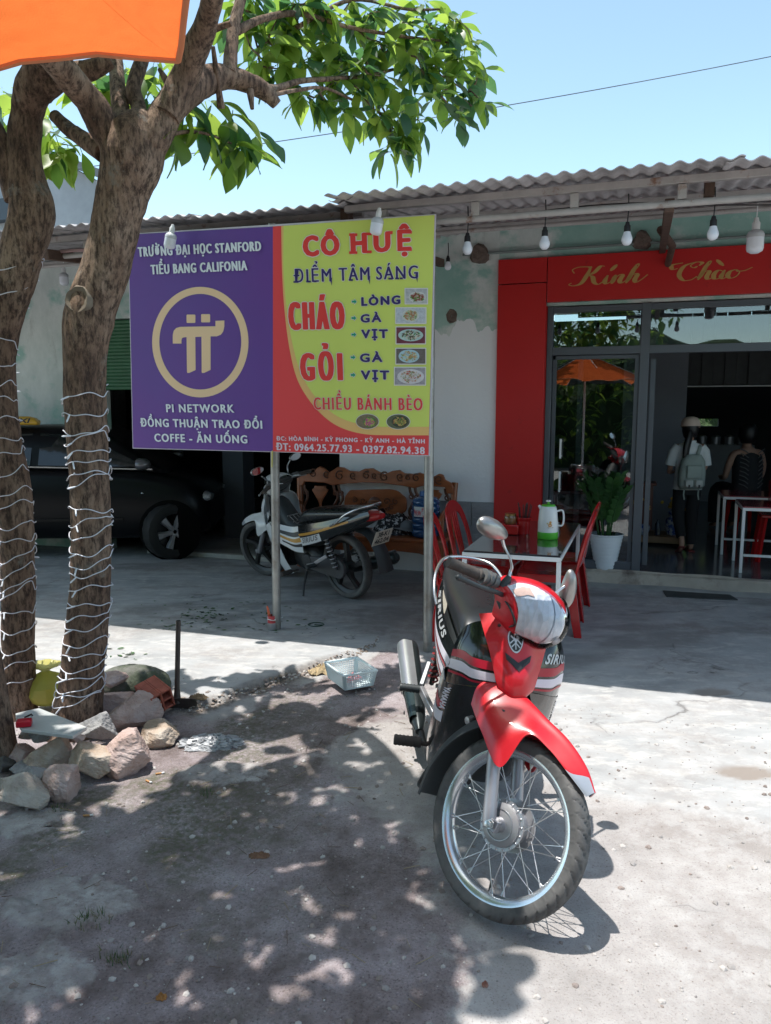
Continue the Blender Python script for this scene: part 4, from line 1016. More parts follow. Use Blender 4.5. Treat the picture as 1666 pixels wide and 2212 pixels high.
def knot(x, y, Yd, r, parent, off, dirv=(-0.35, -1, 0.15)):
    p = W(x, y, Yd); d = V(dirv).normalized(); k = r / 0.05
    b = MB(); b.lathe([(r * 1.75, -0.05 * k), (r * 1.4, -0.012 * k), (r * 1.18, 0.006), (r * 1.1, 0.022 * k), (r * 0.98, 0.034 * k), (r * 0.8, 0.032 * k), (r * 0.55, 0.022 * k), (r * 0.34, 0.018 * k)], 26, p, d, disp=lambda a, i, rr, z: r * 0.06 * math.sin(3 * a + i) + r * 0.03 * math.sin(8 * a)); o = b.build('cut_branch_collar', M_cut, parent, off, smooth=60)
    b = MB(); b.lathe([(r * 0.36, 0.018 * k), (r * 0.30, 0.004 * k), (0.001, -0.006 * k)], 18, p, d, disp=lambda a, i, rr, z: r * 0.05 * math.sin(2 * a)); b.build('hollow', mat('dark_hollow', (0.03, 0.02, 0.017), 0.95), o if False else parent, off, smooth=60)
knot(177, 650, YA - 0.072, 0.058, tree1, tA, (-0.22, -1, 0.10))
for (a, c_, r0, r1) in (((478, 235, 4.0), (460, 100, 3.9), 18, 8), ((540, 195, 4.12), (545, 235, 4.1), 16, 8), ((345, 150, 3.8), (375, 200, 3.75), 8, 20), ((440, 70, 3.7), (500, 50, 3.65), 18, 10)):
    P_ = [W(*a), (W(*a) + W(*c_)) / 2, W(*c_)]
    if (P_[0] - P_[2]).length > 0.35: continue
    b, _, _ = limb(P_, [r0 / 2 * 3.8 / FPX, (r0 + r1) / 4 * 3.8 / FPX, r1 / 2 * 3.8 / FPX], 5, 10, 0.2, 20); b.build('stub', M_bark, tree1, tA, smooth=80)

tB = V(W(35, 1520, YB)); tB.z = 0
tree2 = thing('shade_tree', 'curving tree trunk wound in white string lights, second from the left edge', 'tree', tB)
tP, tR = tpath([(42, 1560, 90), (38, 1500, 80), (40, 1400, 74), (38, 1250, 76), (32, 1120, 84), (14, 1000, 82), (-2, 900, 80), (-8, 800, 78), (5, 700, 80), (32, 600, 86), (55, 520, 96), (68, 460, 98), (58, 400, 84), (52, 320, 70), (60, 250, 66), (75, 190, 76, 3.9), (95, 140, 70, 3.85), (110, 60, 60, 3.7), (120, -60, 50, 3.5)], YB)
b, cB, rB = limb(tP, tR, 20, 56, 0.085, 5); b.build('trunk', M_bark, tree2, tB, smooth=80)
P_, R_ = tpath([(40, 430, 60), (10, 340, 58), (-25, 270, 54), (-80, 180, 50), (-150, 50, 44)], YB); b, _, _ = limb(P_, R_, 8, 16, 0.1, 9); b.build('limb', M_bark, tree2, tB, smooth=80)
P_, R_ = tpath([(90, 200, 50, 3.9), (140, 165, 46, 3.85), (200, 150, 40, 3.8), (240, 130, 30, 3.8)], YB); b, _, _ = limb(P_, R_, 8, 14, 0.15, 10); b.build('limb', M_bark, tree2, tB, smooth=80)
tC = V(W(0, 1640, 3.38)); tC.z = 0
tree3 = thing('shade_tree', 'bare dark trunk base leaning out of the picture at the left edge', 'tree', tC)
P_, R_ = tpath([(4, 1660, 82), (0, 1600, 72), (-18, 1500, 72), (-38, 1400, 70), (-80, 1250, 68), (-150, 1000, 66), (-200, 700, 64), (-230, 400, 60), (-260, 100, 60), (-280, -100, 50)], 3.38)
b, _, _ = limb(P_, R_, 10, 24, 0.07, 12); b.build('trunk', M_bark, tree3, tC, smooth=80)

# leaves: broad, pointed, folded along the midrib
def leaf_mesh(name, seed, mats):
    r = random.Random(seed); b = MB(); n = 12
    cur = r.uniform(0.15, 0.5); fold = r.uniform(0.12, 0.35); wav = r.uniform(0.5, 1.5)
    wid = [float(x) for x in np.interp(np.linspace(0, 7, 13), range(8), [0.0, 0.10, 0.17, 0.225, 0.25, 0.215, 0.12, 0.0])]; kk = r.uniform(0.8, 1.15); rag = r.uniform(0.06, 0.20)
    L_ = []; C_ = []; Rr = []
    for i in range(n + 1):
        t = i / n; y = t; z = -cur * t * t; w = wid[i] * kk * (1 + 0.10 * math.sin(wav * 6 * t + seed) - rag * r.random())
        C_.append(V((0, y, z))); L_.append(V((-w, y + 0.02, z + fold * w + 0.03 * math.sin(7 * t * wav + seed)))); Rr.append(V((w, y + 0.02, z + fold * w - 0.03 * math.sin(6 * t * wav + seed))))
    vs = L_ + C_ + Rr; fs = []; k = n + 1
    for i in range(n):
        fs.append((i, k + i, k + i + 1, i + 1)); fs.append((k + i, 2 * k + i, 2 * k + i + 1, k + i + 1))
    b.add(vs, fs)
    b.add([V((-0.012, -0.16, 0.03)), V((0.012, -0.16, 0.03)), V((0.012, 0.02, 0)), V((-0.012, 0.02, 0))], [(0, 1, 2, 3)])
    o = b.build(name, mats, None, smooth=80); me = o.data; bpy.data.objects.remove(o); return me
M_leafs = [leaf_mat('leaf_green', (0.06, 0.13, 0.025), 0.45, (0.32, 0.52, 0.07)), leaf_mat('leaf_dark', (0.032, 0.085, 0.045), 0.38, (0.13, 0.32, 0.10)), leaf_mat('leaf_light', (0.10, 0.18, 0.03), 0.5, (0.46, 0.64, 0.10))]
leafmes = [leaf_mesh('leaf', i, M_leafs[i % 3]) for i in range(15)]
def rosette(c, n, size, droop, rr, out=None):
    res = []
    a0 = rr.uniform(0, 6.28)
    for i in range(n):
        a = a0 + 2.4 * i + rr.uniform(-0.3, 0.3); el = rr.uniform(-0.95, 0.45) - droop
        d = V((math.cos(a) * math.cos(el), math.sin(a) * math.cos(el), math.sin(el)))
        if out: d = (d + V(out) * 0.35).normalized()
        up = V((rr.uniform(-0.35, 0.35), rr.uniform(-0.35, 0.35), 1)).normalized()
        x = d.cross(up).normalized(); z = x.cross(d)
        s = size * rr.choice((0.45, 0.7, 0.85, 1.0, 1.1, 1.2)) * rr.uniform(0.9, 1.1)
        M = Matrix((x, d, z)).transposed().to_4x4() @ Matrix.Scale(s, 4)
        M.translation = c + d * 0.12 * s + V((rr.uniform(-1, 1), rr.uniform(-1, 1), rr.uniform(-1, 1))) * 0.03
        res.append((M, rr.randrange(15)))
    return res
rr = random.Random(11)
vis = []
lobe = [(960, 40, 5.1), (1020, 90, 5.15), (1030, 150, 5.1), (1035, 215, 5.1), (985, 250, 5.0), (990, 120, 5.0), (930, 60, 5.0), (940, 140, 4.95), (950, 205, 4.95), (905, 255, 4.9), (880, 200, 4.9), (870, 285, 4.85), (845, 320, 4.85), (880, 120, 4.9), (870, 50, 4.9), (820, 90, 4.8), (825, 165, 4.8), (815, 240, 4.8), (780, 200, 4.75), (770, 130, 4.8), (770, 60, 4.8), (740, 235, 4.7), (730, 170, 4.7), (710, 90, 4.7), (700, 40, 4.7), (690, 200, 4.6), (660, 130, 4.6), (650, 60, 4.6), (620, 90, 4.55), (600, 40, 4.5), (610, 150, 4.5), (560, 130, 4.5), (545, 60, 4.5), (520, 20, 4.4), (830, 10, 4.9), (910, 10, 5), (760, 0, 4.8), (680, -10, 4.6), (600, -20, 4.5), (540, -20, 4.4), (985, 40, 5.1), (1010, 200, 5.1), (700, 10, 4.6), (640, 10, 4.5), (580, 90, 4.5), (655, 200, 4.6), (800, 30, 4.8), (850, 90, 4.9), (900, 90, 4.9), (725, 130, 4.7), (790, 150, 4.7), (860, 240, 4.8), (910, 150, 4.9), (965, 70, 5.0), (975, 165, 5.0)]
for x, y, d in lobe:
    vis += rosette(W(x, y, d), rr.randint(11, 15), 0.158, 0.20, rr)
for x, y, d in ((440, 275, 4.0), (480, 290, 4.05), (415, 250, 3.95), (500, 305, 4.1), (390, 220, 3.95), (365, 290, 3.9), (520, 315, 4.15), (545, 290, 4.2), (460, 230, 4.1), (500, 240, 4.1)):
    vis += rosette(W(x, y, d), rr.randint(4, 6), 0.19, 0.45, rr)
for x, y, d in ((120, 290, 4.3), (110, 330, 4.3), (145, 320, 4.35), (170, 330, 4.35), (95, 260, 4.3), (230, 210, 4.2), (210, 180, 4.2), (265, 190, 4.3), (300, 160, 4.3), (330, 210, 4.4), (350, 180, 4.4), (350, 240, 4.3), (380, 190, 4.4), (240, 160, 4.4), (315, 190, 4.5), (290, 220, 4.5), (30, 200, 4.4), (10, 240, 4.4), (40, 250, 4.4), (0, 200, 4.3), (340, 130, 4.4), (370, 140, 4.3), (280, 150, 4.4), (200, 190, 4.3)):
    vis += rosette(W(x, y, d), rr.randint(4, 6), 0.18, 0.3, rr)
for i, (x, y, d) in enumerate(lobe):
    c = W(x, y, d); nb_ = min((W(*q) for q in lobe if (q[0] < x - 12) or q[2] < d - 0.08), key=lambda p: (p - c).length, default=W(560, 120, 4.4))
    if (nb_ - c).length > 0.6: continue
    mid_ = (c + nb_) / 2 + V((rr.uniform(-.04, .04), rr.uniform(-.04, .04), rr.uniform(-.06, .02)))
    b = MB(); b.tube(catmull([nb_, mid_, c], 4), [0.0065, 0.0062, 0.006, 0.0055, 0.005, 0.0045, 0.004, 0.0036, 0.003], 6); b.build('twig', M_bark, tree1, tA, smooth=80)
# the rest of the crown, over the yard and above the picture
hid = []
tries = 0
while len(hid) < 9500 and tries < 18000:
    tries += 1
    x = rr.uniform(-5.5, -0.36); y = rr.uniform(-0.6, 4.0)
    zmin = max(2.75, 1.72 + 0.56 * y)
    z = rr.uniform(zmin, max(zmin + 0.5, 4.2))
    edge = -0.36 - 0.13 * (z - 3.3) - 0.25 * max(0, (y - 2.9)) + 0.18 * math.sin(y * 3.1) + 0.1 * math.sin(y * 7.7)
    if x > edge - 0.05: continue
    if noise.noise(V((x * 1.3, y * 1.3, 4))) > (0.45 if y < 2.9 else 0.14) : continue
    if y > 3.4 and rr.random() < 0.45: continue
    if -1.5 < x < -0.15 and 0.3 < y < 1.4: continue
    hid += rosette(V((x, y, z)), rr.randint(5, 8), 0.20, 0.1, rr)
def bake(items, name, parent, off):
    vs_all = []; fs_all = []; mi = []; o = 0
    for M, k in items:
        me = leafmes[k]; co = np.empty(len(me.vertices) * 3); me.vertices.foreach_get('co', co); co = co.reshape(-1, 3)
        A = np.array(M)[:3, :3]; t = np.array(M.translation) - np.array(off)
        vs_all.append(co @ A.T + t)
        for p in me.polygons: fs_all.append([i + o for i in p.vertices]); mi.append(k % 3)
        o += len(co)
    me = bpy.data.meshes.new(name); me.from_pydata(np.concatenate(vs_all).tolist(), [], fs_all)
    for m in M_leafs: me.materials.append(m)
    me.polygons.foreach_set('material_index', mi); me.polygons.foreach_set('use_smooth', [True] * len(fs_all)); me.update()
    ob = bpy.data.objects.new(name, me); COL.objects.link(ob); ob.parent = parent; ob['kind'] = 'stuff'; return ob
vis.sort(key=lambda t: t[0].translation.y)
for M, k in vis[:300]:
    o = bpy.data.objects.new('leaf', leafmes[k]); COL.objects.link(o); o.parent = tree1
    M2 = M.copy(); M2.translation = M.translation - tA; o.matrix_local = M2
bake(vis[300:], 'foliage', tree1, tA); bake(hid[:4000], 'crown_foliage', tree1, tA); bake(hid[4000:], 'crown_foliage', tree2, tB)

# ---------------- string lights wound round the trunks ----------------
M_wire = mat('white_wire', (0.78, 0.78, 0.85), 0.45, var=0.03)
M_tip = mat('clear_bulb_tip', (0.80, 0.82, 0.88), 0.2)
def wind(c, r, zs, parent_label, turns_px, seed, off, tiltv):
    rr = random.Random(seed)
    t = thing('string_lights', parent_label, 'string lights', off)
    zc = np.array([p.z for p in c]); order = np.argsort(zc)
    xi = np.array([c[i].x for i in order]); yi = np.array([c[i].y for i in order]); ri = np.array([r[i] for i in order]); zi = zc[order]
    pts = []; n = 26
    for k, (za, zb) in enumerate(zip(turns_px[:-1], turns_px[1:])):
        ph = rr.uniform(-1, 1)
        for j in range(n):
            a = 2 * math.pi * j / n; f = j / n
            z = za + (zb - za) * f + tiltv * math.cos(a - 0.2) * rr.uniform(0.95, 1.05) + 0.014 * math.sin(2 * a + ph * 3) + 0.022 * max(0, math.sin(a + ph * 3)) * (k % 2) + 0.006 * math.sin(5 * a + k)
            rad = float(np.interp(z, zi, ri)) * 1.035 + 0.004
            cx = float(np.interp(z, zi, xi)); cy = float(np.interp(z, zi, yi))
            pts.append(V((cx + rad * math.cos(a), cy + rad * math.sin(a), z)))
    b = MB(); b.tube(catmull(pts, 2), 0.0026, 6); b.build('wire', M_wire, t, off, smooth=80)
    # small bulbs at intervals
    proto = MB(); proto.tube([V((0, 0, 0)), V((0, 0, 0.018)), V((0, 0, 0.020)), V((0, 0, 0.034)), V((0, 0, 0.042))], [0.0042, 0.0042, 0.0036, 0.0045, 0.0015], 8)
    po = proto.build('lamp_bulb', M_tip, None, smooth=60); me = po.data; bpy.data.objects.remove(po)
    step = 13
    for i in range(5, len(pts), step):
        p = pts[i]; z = p.z; cxy = V((float(np.interp(z, zi, xi)), float(np.interp(z, zi, yi)), z)); out = (p - cxy).normalized()
        d = (out * rr.uniform(0.3, 1.0) + V((0, 0, rr.uniform(-1.2, 0.2))) + out.cross(V((0, 0, 1))) * rr.uniform(-0.9, 0.9)).normalized()
        o = bpy.data.objects.new('lamp_bulb', me); COL.objects.link(o); o.parent = t; o.location = p - off; o.rotation_mode = 'QUATERNION'; o.rotation_quaternion = d.to_track_quat('Z', 'Y')
    return t
def zpx(y, Yd): return W(195, y, Yd - 0.1).z
turnsA = [zpx(y, YA) for y in (838, 862, 905, 940, 958, 985, 1005, 1032, 1050, 1118, 1140, 1160, 1205, 1225, 1245, 1282, 1320, 1340, 1362, 1398, 1428, 1450, 1470, 1492, 1508, 1520)]
wind(cA, rA, None, 'white string lights wound round the knotted trunk nearest the sign', turnsA, 3, tA, 0.030)
turnsB = [zpx(y, YB) for y in (560, 590, 640, 760, 800, 840, 880, 920, 960, 995, 1035, 1075, 1110, 1145, 1180, 1215, 1250, 1275, 1290, 1340, 1375, 1420, 1455, 1490)]
wind(cB, rB, None, 'white string lights wound round the curving trunk at the left', turnsB, 4, tB, 0.035)

# ---------------- underbone motorcycles ----------------
M_rubber = mat('tyre_rubber', (0.060, 0.060, 0.062), 0.75, var=0.25, vscale=9, col2=(0.15, 0.145, 0.14), c2scale=5, c2pos=0.52, c2soft=0.15, bump=0.25, bscale=120, bdist=0.001)
M_chrome = mat('chrome', (0.72, 0.73, 0.75), 0.10, metal=1.0, var=0.04)
M_spoke = mat('spoke_steel', (0.62, 0.62, 0.64), 0.3, metal=0.9, var=0.05)
M_alloy = mat('cast_alloy', (0.42, 0.42, 0.44), 0.42, metal=0.75, var=0.08, bump=0.1, bscale=80)
M_fork = mat('grey_fork_paint', (0.34, 0.34, 0.37), 0.38, metal=0.45, var=0.06)
M_bodyred = mat('red_motor_paint', (0.56, 0.010, 0.020), 0.36, var=0.08, vscale=14, coat=0.35, rvar=0.10, bump=0.05, bscale=140, bdist=0.001)
M_bodyblk = mat('black_motor_paint', (0.010, 0.012, 0.013), 0.16, var=0.2, coat=0.6)
M_bodywht = mat('white_motor_paint', (0.66, 0.68, 0.69), 0.3, var=0.03, coat=0.4)
M_plas = mat('dark_grey_plastic', (0.035, 0.042, 0.045), 0.5, var=0.2, vscale=5)
M_seat = mat('black_seat_vinyl', (0.017, 0.019, 0.021), 0.28, var=0.3, vscale=4, bump=0.15, bscale=250, bdist=0.0008, rvar=0.06)
M_sil = mat('silver_trim', (0.42, 0.45, 0.50), 0.35, metal=0.3, var=0.05)
M_eng = mat('engine_grey', (0.06, 0.06, 0.062), 0.5, metal=0.5, var=0.3, vscale=12, bump=0.3)
M_lens = mat('headlamp_lens', (0.60, 0.63, 0.68), 0.06, metal=0.55, var=0.5, vscale=28, coat=1.0, bump=0.5, bscale=45, bdist=0.006, detail=1.0)
M_amber = mat('amber_lens', (0.78, 0.52, 0.40), 0.15, var=0.2, vscale=40, coat=0.8)
M_redlens = mat('red_tail_lens', (0.42, 0.02, 0.02), 0.12, var=0.2, vscale=30, coat=0.8)
M_decw = mat('decal_white', (0.72, 0.68, 0.76), 0.3, var=0.03); M_decr = mat('decal_red', (0.42, 0.01, 0.03), 0.3, var=0.05); M_decs = mat('decal_silver', (0.58, 0.60, 0.62), 0.3, metal=0.2); M_decg = mat('decal_gold', (0.55, 0.28, 0.04), 0.3)
M_mir = mat('satin_mirror_back', (0.33, 0.32, 0.31), 0.33, metal=0.75, var=0.1, vscale=20)
M_grip = mat('worn_grip_rubber', (0.07, 0.058, 0.052), 0.8, var=0.3, vscale=30, bump=0.4, bscale=150)

M_refl = mat('lamp_reflector', (0.92, 0.94, 0.97), 0.25, metal=0.0, var=0.22, vscale=26)
_nt = M_refl.node_tree; _vo = _nt.nodes.new('ShaderNodeTexVoronoi'); _vo.inputs['Scale'].default_value = 48; _vo.feature = 'F1'
_tcx = _nt.nodes.new('ShaderNodeTexCoord'); _mpx = _nt.nodes.new('ShaderNodeMapping'); _mpx.inputs['Scale'].default_value = (1, 1, 0.3); _nt.links.new(_tcx.outputs['Object'], _mpx.inputs[0]); _nt.links.new(_mpx.outputs[0], _vo.inputs['Vector']); _bpx = _nt.nodes.new('ShaderNodeBump'); _bpx.inputs['Strength'].default_value = 0.5; _bpx.inputs['Distance'].default_value = 0.02
_nt.links.new(_vo.outputs['Distance'], _bpx.inputs['Height']); _nt.links.new(_bpx.outputs[0], _nt.nodes['Principled BSDF'].inputs['Normal'])
M_lensc = glass_mat('clear_lamp_lens', tint=(0.97, 0.98, 1.0), refl=0.01, rough=0.03, see=1.0)
M_lensc.node_tree.nodes['Fresnel'].inputs[0].default_value = 1.25
def make_moto(name, label, loc, yaw, lean, steer, cm, cs, spoked, legs_col, stripes, plate=None, group='parked underbone motorcycles'):
    root = thing(name, label, 'motorcycle', loc, (-lean, 0, yaw), group)
    S0 = V((0.92, 0, 0.85)); SA = V((-0.446, 0, 0.895)).normalized(); RM = Matrix.Rotation(steer, 3, SA)
    OFF = V((0.6, 0, 0))
    def T(p):
        q = p + V((0.045, 0, 0)) * min(1.0, max(0.0, (p.z - 0.78) / 0.03)) * (1 - (min(1.0, max(0.0, (p.z - 1.02) / 0.05)) if p.y < 0 else 0)) if stripes == 'red' else p
        return S0 + RM @ (q - S0) - OFF
    def Bd(p): return p - OFF
    def mk(b, nm, m, st=0, parent=root, **k): b.xf(T if st else Bd); return b.build(nm, m, parent, **k)
    # ---- wheels
    for (cx, st, wn, hw) in ((1.2, 1, 'front_wheel', 0.034), (0.0, 0, 'rear_wheel', 0.042)):
        C0 = V((cx, 0, 0.28)); ax = (0, 1, 0)
        hb = MB()
        if spoked:
            hb.lathe([(0.012, -0.075), (0.022, -0.07), (0.024, -0.05), (0.05, -0.046), (0.066, -0.040), (0.067, -0.034), (0.078, -0.034), (0.078, -0.028), (0.060, -0.026), (0.055, 0.0), (0.060, 0.026), (0.082, 0.028), (0.082, 0.036), (0.074, 0.037), (0.070, 0.044), (0.03, 0.048), (0.02, 0.07), (0.012, 0.075)], 40, C0, ax)
            hb.lathe([(0.045, -0.0465), (0.045, -0.049), (0.048, -0.049), (0.048, -0.0465)], 32, C0, ax)
        else:
            hb.lathe([(0.012, -0.07), (0.03, -0.06), (0.05, -0.04), (0.05, 0.04), (0.03, 0.06), (0.012, 0.07)], 28, C0, ax)
        wheel = mk(hb, wn, M_alloy if spoked else M_plas, st, smooth=35)
        NT = 540 if (spoked and st) else 96
        tw = hw; prof = []
        for i in range(21):
            a = R(-118 + 236 * i / 20); prof.append((0.232 + 0.047 * max(0, (math.cos(a) + 0.45) / 1.45) ** 0.62 + (0.0), tw * math.sin(a) * (1.0 if abs(a) < 1.57 else 0.98)))
        def groove(a, i, r_, z_):
            if NT < 200: return 0.0
            u = abs(z_) / tw
            if u < 0.20 or r_ < 0.243: 
                return -0.0025 if (u < 0.05) else 0
            f = (a / (2 * math.pi) * 40 + (1.1 * u if z_ > 0 else 1.1 * u + 0.5)) % 1.0
            return -0.0055 if (f < 0.20 and u < 0.985) else 0.0
        tb = MB(); tb.lathe(prof, NT, C0, ax, disp=groove); mk(tb, 'tyre', M_rubber, st, wheel, smooth=60)
        rb = MB()
        if spoked:
            rb.lathe([(0.236, -0.029), (0.2375, -0.026), (0.232, -0.021), (0.222, -0.020), (0.214, -0.012), (0.211, 0.0), (0.214, 0.012), (0.222, 0.020), (0.232, 0.021), (0.2375, 0.026), (0.236, 0.029), (0.228, 0.029), (0.216, 0.024), (0.206, 0.010), (0.205, 0), (0.206, -0.010), (0.216, -0.024), (0.228, -0.029)], 96, C0, ax, close=True)
            mk(rb, 'rim', mat('dull_chrome_rim', (0.62, 0.66, 0.70), 0.24, metal=0.8, var=0.06), st, wheel, smooth=50)
            for i in range(36):
                side = 1 if i % 2 else -1; g = i // 2
                ah = 2 * math.pi * (g + 0.25 * side) / 18; lay = 1 if g % 2 else -1
                ar = ah + lay * 0.55
                r0 = 0.072
                p0 = C0 + V((r0 * math.cos(ah), side * 0.032, r0 * math.sin(ah))); p1 = C0 + V((0.207 * math.cos(ar), side * 0.006, 0.207 * math.sin(ar)))
                q = p0.lerp(p1, 0.9)
                sb = MB(); sb.tube([p0, q, q.lerp(p1, 0.02), p1], [0.0017, 0.0017, 0.0030, 0.0030], 6); mk(sb, 'spoke', M_spoke, st, wheel, smooth=60)
            for i in range(18):
                a = 2 * math.pi * (i + 0.25) / 18; nb_ = MB(); nb_.lathe([(0.001, 0.003), (0.0035, 0.002), (0.004, 0.0)], 8, C0 + V((0.0725 * math.cos(a), -0.034, 0.0725 * math.sin(a))), (0, -1, 0)); mk(nb_, 'rivet', M_spoke, st, wheel, smooth=60)
            vb = MB(); va = R(-78); vb.tube([C0 + V((0.207 * math.cos(va), 0, 0.207 * math.sin(va))), C0 + V((0.172 * math.cos(va), -0.004, 0.172 * math.sin(va)))], [0.0035, 0.003], 8); mk(vb, 'valve', M_black, st, wheel)
        else:
            rb.lathe([(0.236, -0.028), (0.228, -0.026), (0.216, -0.016), (0.214, 0.0), (0.216, 0.016), (0.228, 0.026), (0.236, 0.028), (0.222, 0.022), (0.203, 0.010), (0.203, -0.010), (0.222, -0.022)], 72, C0, ax, close=True)
            mk(rb, 'rim', M_black, st, wheel, smooth=50)
            for i in range(5):
                a = 2 * math.pi * i / 5 + 0.3; sb = MB()
                for da in (-0.0,):
                    e = V((math.cos(a), 0, math.sin(a))); t_ = V((-math.sin(a), 0, math.cos(a)))
                    secs = []
                    for rr_, w_, h_ in ((0.04, 0.024, 0.03), (0.11, 0.014, 0.022), (0.207, 0.022, 0.018)):
                        c_ = C0 + e * rr_ + t_ * (0.02 * math.sin(rr_ * 14))
                        secs.append([c_ + t_ * w_ * sx + V((0, h_ * sy, 0)) for sx, sy in ((-1, -1), (1, -1), (1, 1), (-1, 1))])
                    sb.loft(secs)
                mk(sb, 'spoke', M_black, st, wheel, smooth=30, bevel=0.003)
        axb = MB(); axb.tube([C0 + V((0, -0.105, 0)), C0 + V((0, 0.105, 0))], 0.007, 8); axb.lathe([(0.001, 0.118), (0.011, 0.116), (0.011, 0.104), (0.015, 0.104), (0.015, 0.10)], 6, C0, (0, -1, 0)); mk(axb, 'axle', M_spoke, st, wheel)
    # ---- fork
    for sy in (-1, 1):
        top = V((0.955, 0.074 * sy, 0.70)); mid = V((1.085, 0.074 * sy, 0.475)); bot = V((1.178, 0.078 * sy, 0.285))
        lb = MB(); lb.tube([mid.lerp(top, 0.0), mid.lerp(bot, 0.5), bot.lerp(mid, 0.12), V((1.190, 0.078 * sy, 0.262))], [0.0215, 0.0215, 0.022, 0.020], 18)
        lb.box((1.197, 0.078 * sy, 0.278), (0.045, 0.028, 0.036)); mk(lb, 'fork_leg', M_fork, 1, smooth=50, bevel=0.003)
        ub = MB(); ub.tube([mid.lerp(bot, 0.3), mid.lerp(top, 0.10)], 0.0145, 14); mk(ub, 'fork_tube', M_chrome, 1, smooth=60)
    # ---- front fender (painted, with a silver tip and a long dark rear flap)
    A0 = V((1.2, 0, 0.28))
    def fend(a0, a1, rad0, rad1, w0, w1, nm, m, pk=0.02, sidew=1.0, tail=None):
        net = []
        for i in range(7):
            t = i / 6; a = R(a0 + (a1 - a0) * t); rad = rad0 + (rad1 - rad0) * t; w = w0 + (w1 - w0) * t
            row = []
            for v in (-1, -0.62, -0.25, 0, 0.25, 0.62, 1):
                drop_ = 0.055 * sidew * abs(v) ** 2.2
                r_ = rad + pk * (1 - abs(v)) - drop_
                row.append(A0 + V((r_ * math.cos(a), w * v, r_ * math.sin(a))))
            net.append(row)
        return surf(net)
    # main painted shell: net given directly, side lobes come down over the fork legs
    fs_net = [
        [(0.93, -0.072, 0.55), (0.915, -0.062, 0.61), (0.93, -0.030, 0.652), (0.94, 0, 0.662), (0.93, 0.030, 0.652), (0.915, 0.062, 0.61), (0.93, 0.072, 0.55)],
        [(1.03, -0.100, 0.50), (0.985, -0.086, 0.585), (0.99, -0.036, 0.652), (1.00, 0, 0.668), (0.99, 0.036, 0.652), (0.985, 0.086, 0.585), (1.03, 0.100, 0.50)],
        [(1.145, -0.100, 0.440), (1.085, -0.096, 0.545), (1.07, -0.032, 0.634), (1.08, 0, 0.654), (1.07, 0.032, 0.634), (1.09, 0.096, 0.545), (1.145, 0.100, 0.440)],
        [(1.165, -0.074, 0.568), (1.165, -0.062, 0.588), (1.16, -0.026, 0.612), (1.165, 0, 0.634), (1.16, 0.026, 0.612), (1.165, 0.066, 0.585), (1.165, 0.074, 0.568)],
        [(1.24, -0.054, 0.566), (1.245, -0.048, 0.572), (1.255, -0.022, 0.596), (1.26, 0, 0.614), (1.255, 0.022, 0.596), (1.245, 0.048, 0.572), (1.24, 0.054, 0.566)],
        [(1.33, -0.040, 0.532), (1.335, -0.035, 0.540), (1.345, -0.017, 0.560), (1.35, 0, 0.574), (1.345, 0.017, 0.560), (1.335, 0.035, 0.540), (1.33, 0.040, 0.532)],
        [(1.395, -0.014, 0.500), (1.40, -0.011, 0.508), (1.405, -0.006, 0.518), (1.410, 0, 0.524), (1.405, 0.006, 0.518), (1.40, 0.011, 0.508), (1.395, 0.014, 0.500)]]
    FS = surf(fs_net)
    b = MB(); b.patch(FS, 0, 1, 48, 0, 1, 30, th=0.003)
    mk(b, 'front_fender', cm, 1, smooth=60)
    b = MB(); b.patch(FS, nu=14, nv=10, v0=0.0, v1=0.42, off=0.0012, th=0.005, uf=lambda v: (0.90 - 0.10 * (1 - v / 0.42) ** 1.0 , 1.0)); b.patch(FS, nu=14, nv=10, v0=0.58, v1=1.0, off=0.0012, th=0.005, uf=lambda v: (0.90 - 0.10 * ((v - 0.58) / 0.42), 1.0)); mk(b, 'fender_tip', M_sil, 1, smooth=60)
    S = fend(100, 196, 0.325, 0.345, 0.052, 0.060, '', None, 0.012, 0.55)
    b = MB(); b.patch(S, nu=30, nv=12, th=0.004); mk(b, 'rear_flap', M_plas, 1, smooth=60)
    b = MB(); b.box((1.02, 0, 0.575), (0.08, 0.15, 0.04)); b.tube([V((0.97, 0, 0.62)), V((0.90, 0, 0.78))], 0.028, 12); mk(b, 'fork_yoke', M_black, 1, bevel=0.006)
    # ---- nose cowl
    CN0 = ([[(0.90, -0.095, 0.845), (0.925, -0.05, 0.862), (0.935, 0, 0.866), (0.925, 0.05, 0.862), (0.90, 0.095, 0.845)],
               [(0.955, -0.088, 0.80), (0.985, -0.04, 0.812), (0.99, 0, 0.815), (0.985, 0.04, 0.812), (0.955, 0.088, 0.80)],
               [(0.985, -0.078, 0.755), (1.015, -0.032, 0.752), (1.018, 0, 0.750), (1.015, 0.032, 0.752), (0.985, 0.078, 0.755)],
               [(1.005, -0.068, 0.705), (1.042, -0.030, 0.705), (1.050, 0, 0.705), (1.042, 0.030, 0.705), (1.005, 0.068, 0.705)],
               [(1.02, -0.056, 0.66), (1.052, -0.026, 0.652), (1.058, 0, 0.648), (1.052, 0.026, 0.652), (1.02, 0.056, 0.66)],
               [(1.01, -0.030, 0.640), (1.035, -0.018, 0.628), (1.040, 0, 0.622), (1.035, 0.018, 0.628), (1.01, 0.030, 0.640)]])
    CN = surf([[(x + 0.006, y * (1.30 - 0.06 * i_h) - 0.018 * (1 - i_h / 5), z + 0.030 * (1 - i_h / 5)) for x, y, z in r_h] for i_h, r_h in enumerate(CN0)])
    def onsurf(S, u, v, off):
        e = 1e-3; p = S(u, v); du = S(min(u + e, 1), v) - S(max(u - e, 0), v); dv = S(u, min(v + e, 1)) - S(u, max(v - e, 0)); return p + du.cross(dv).normalized() * off
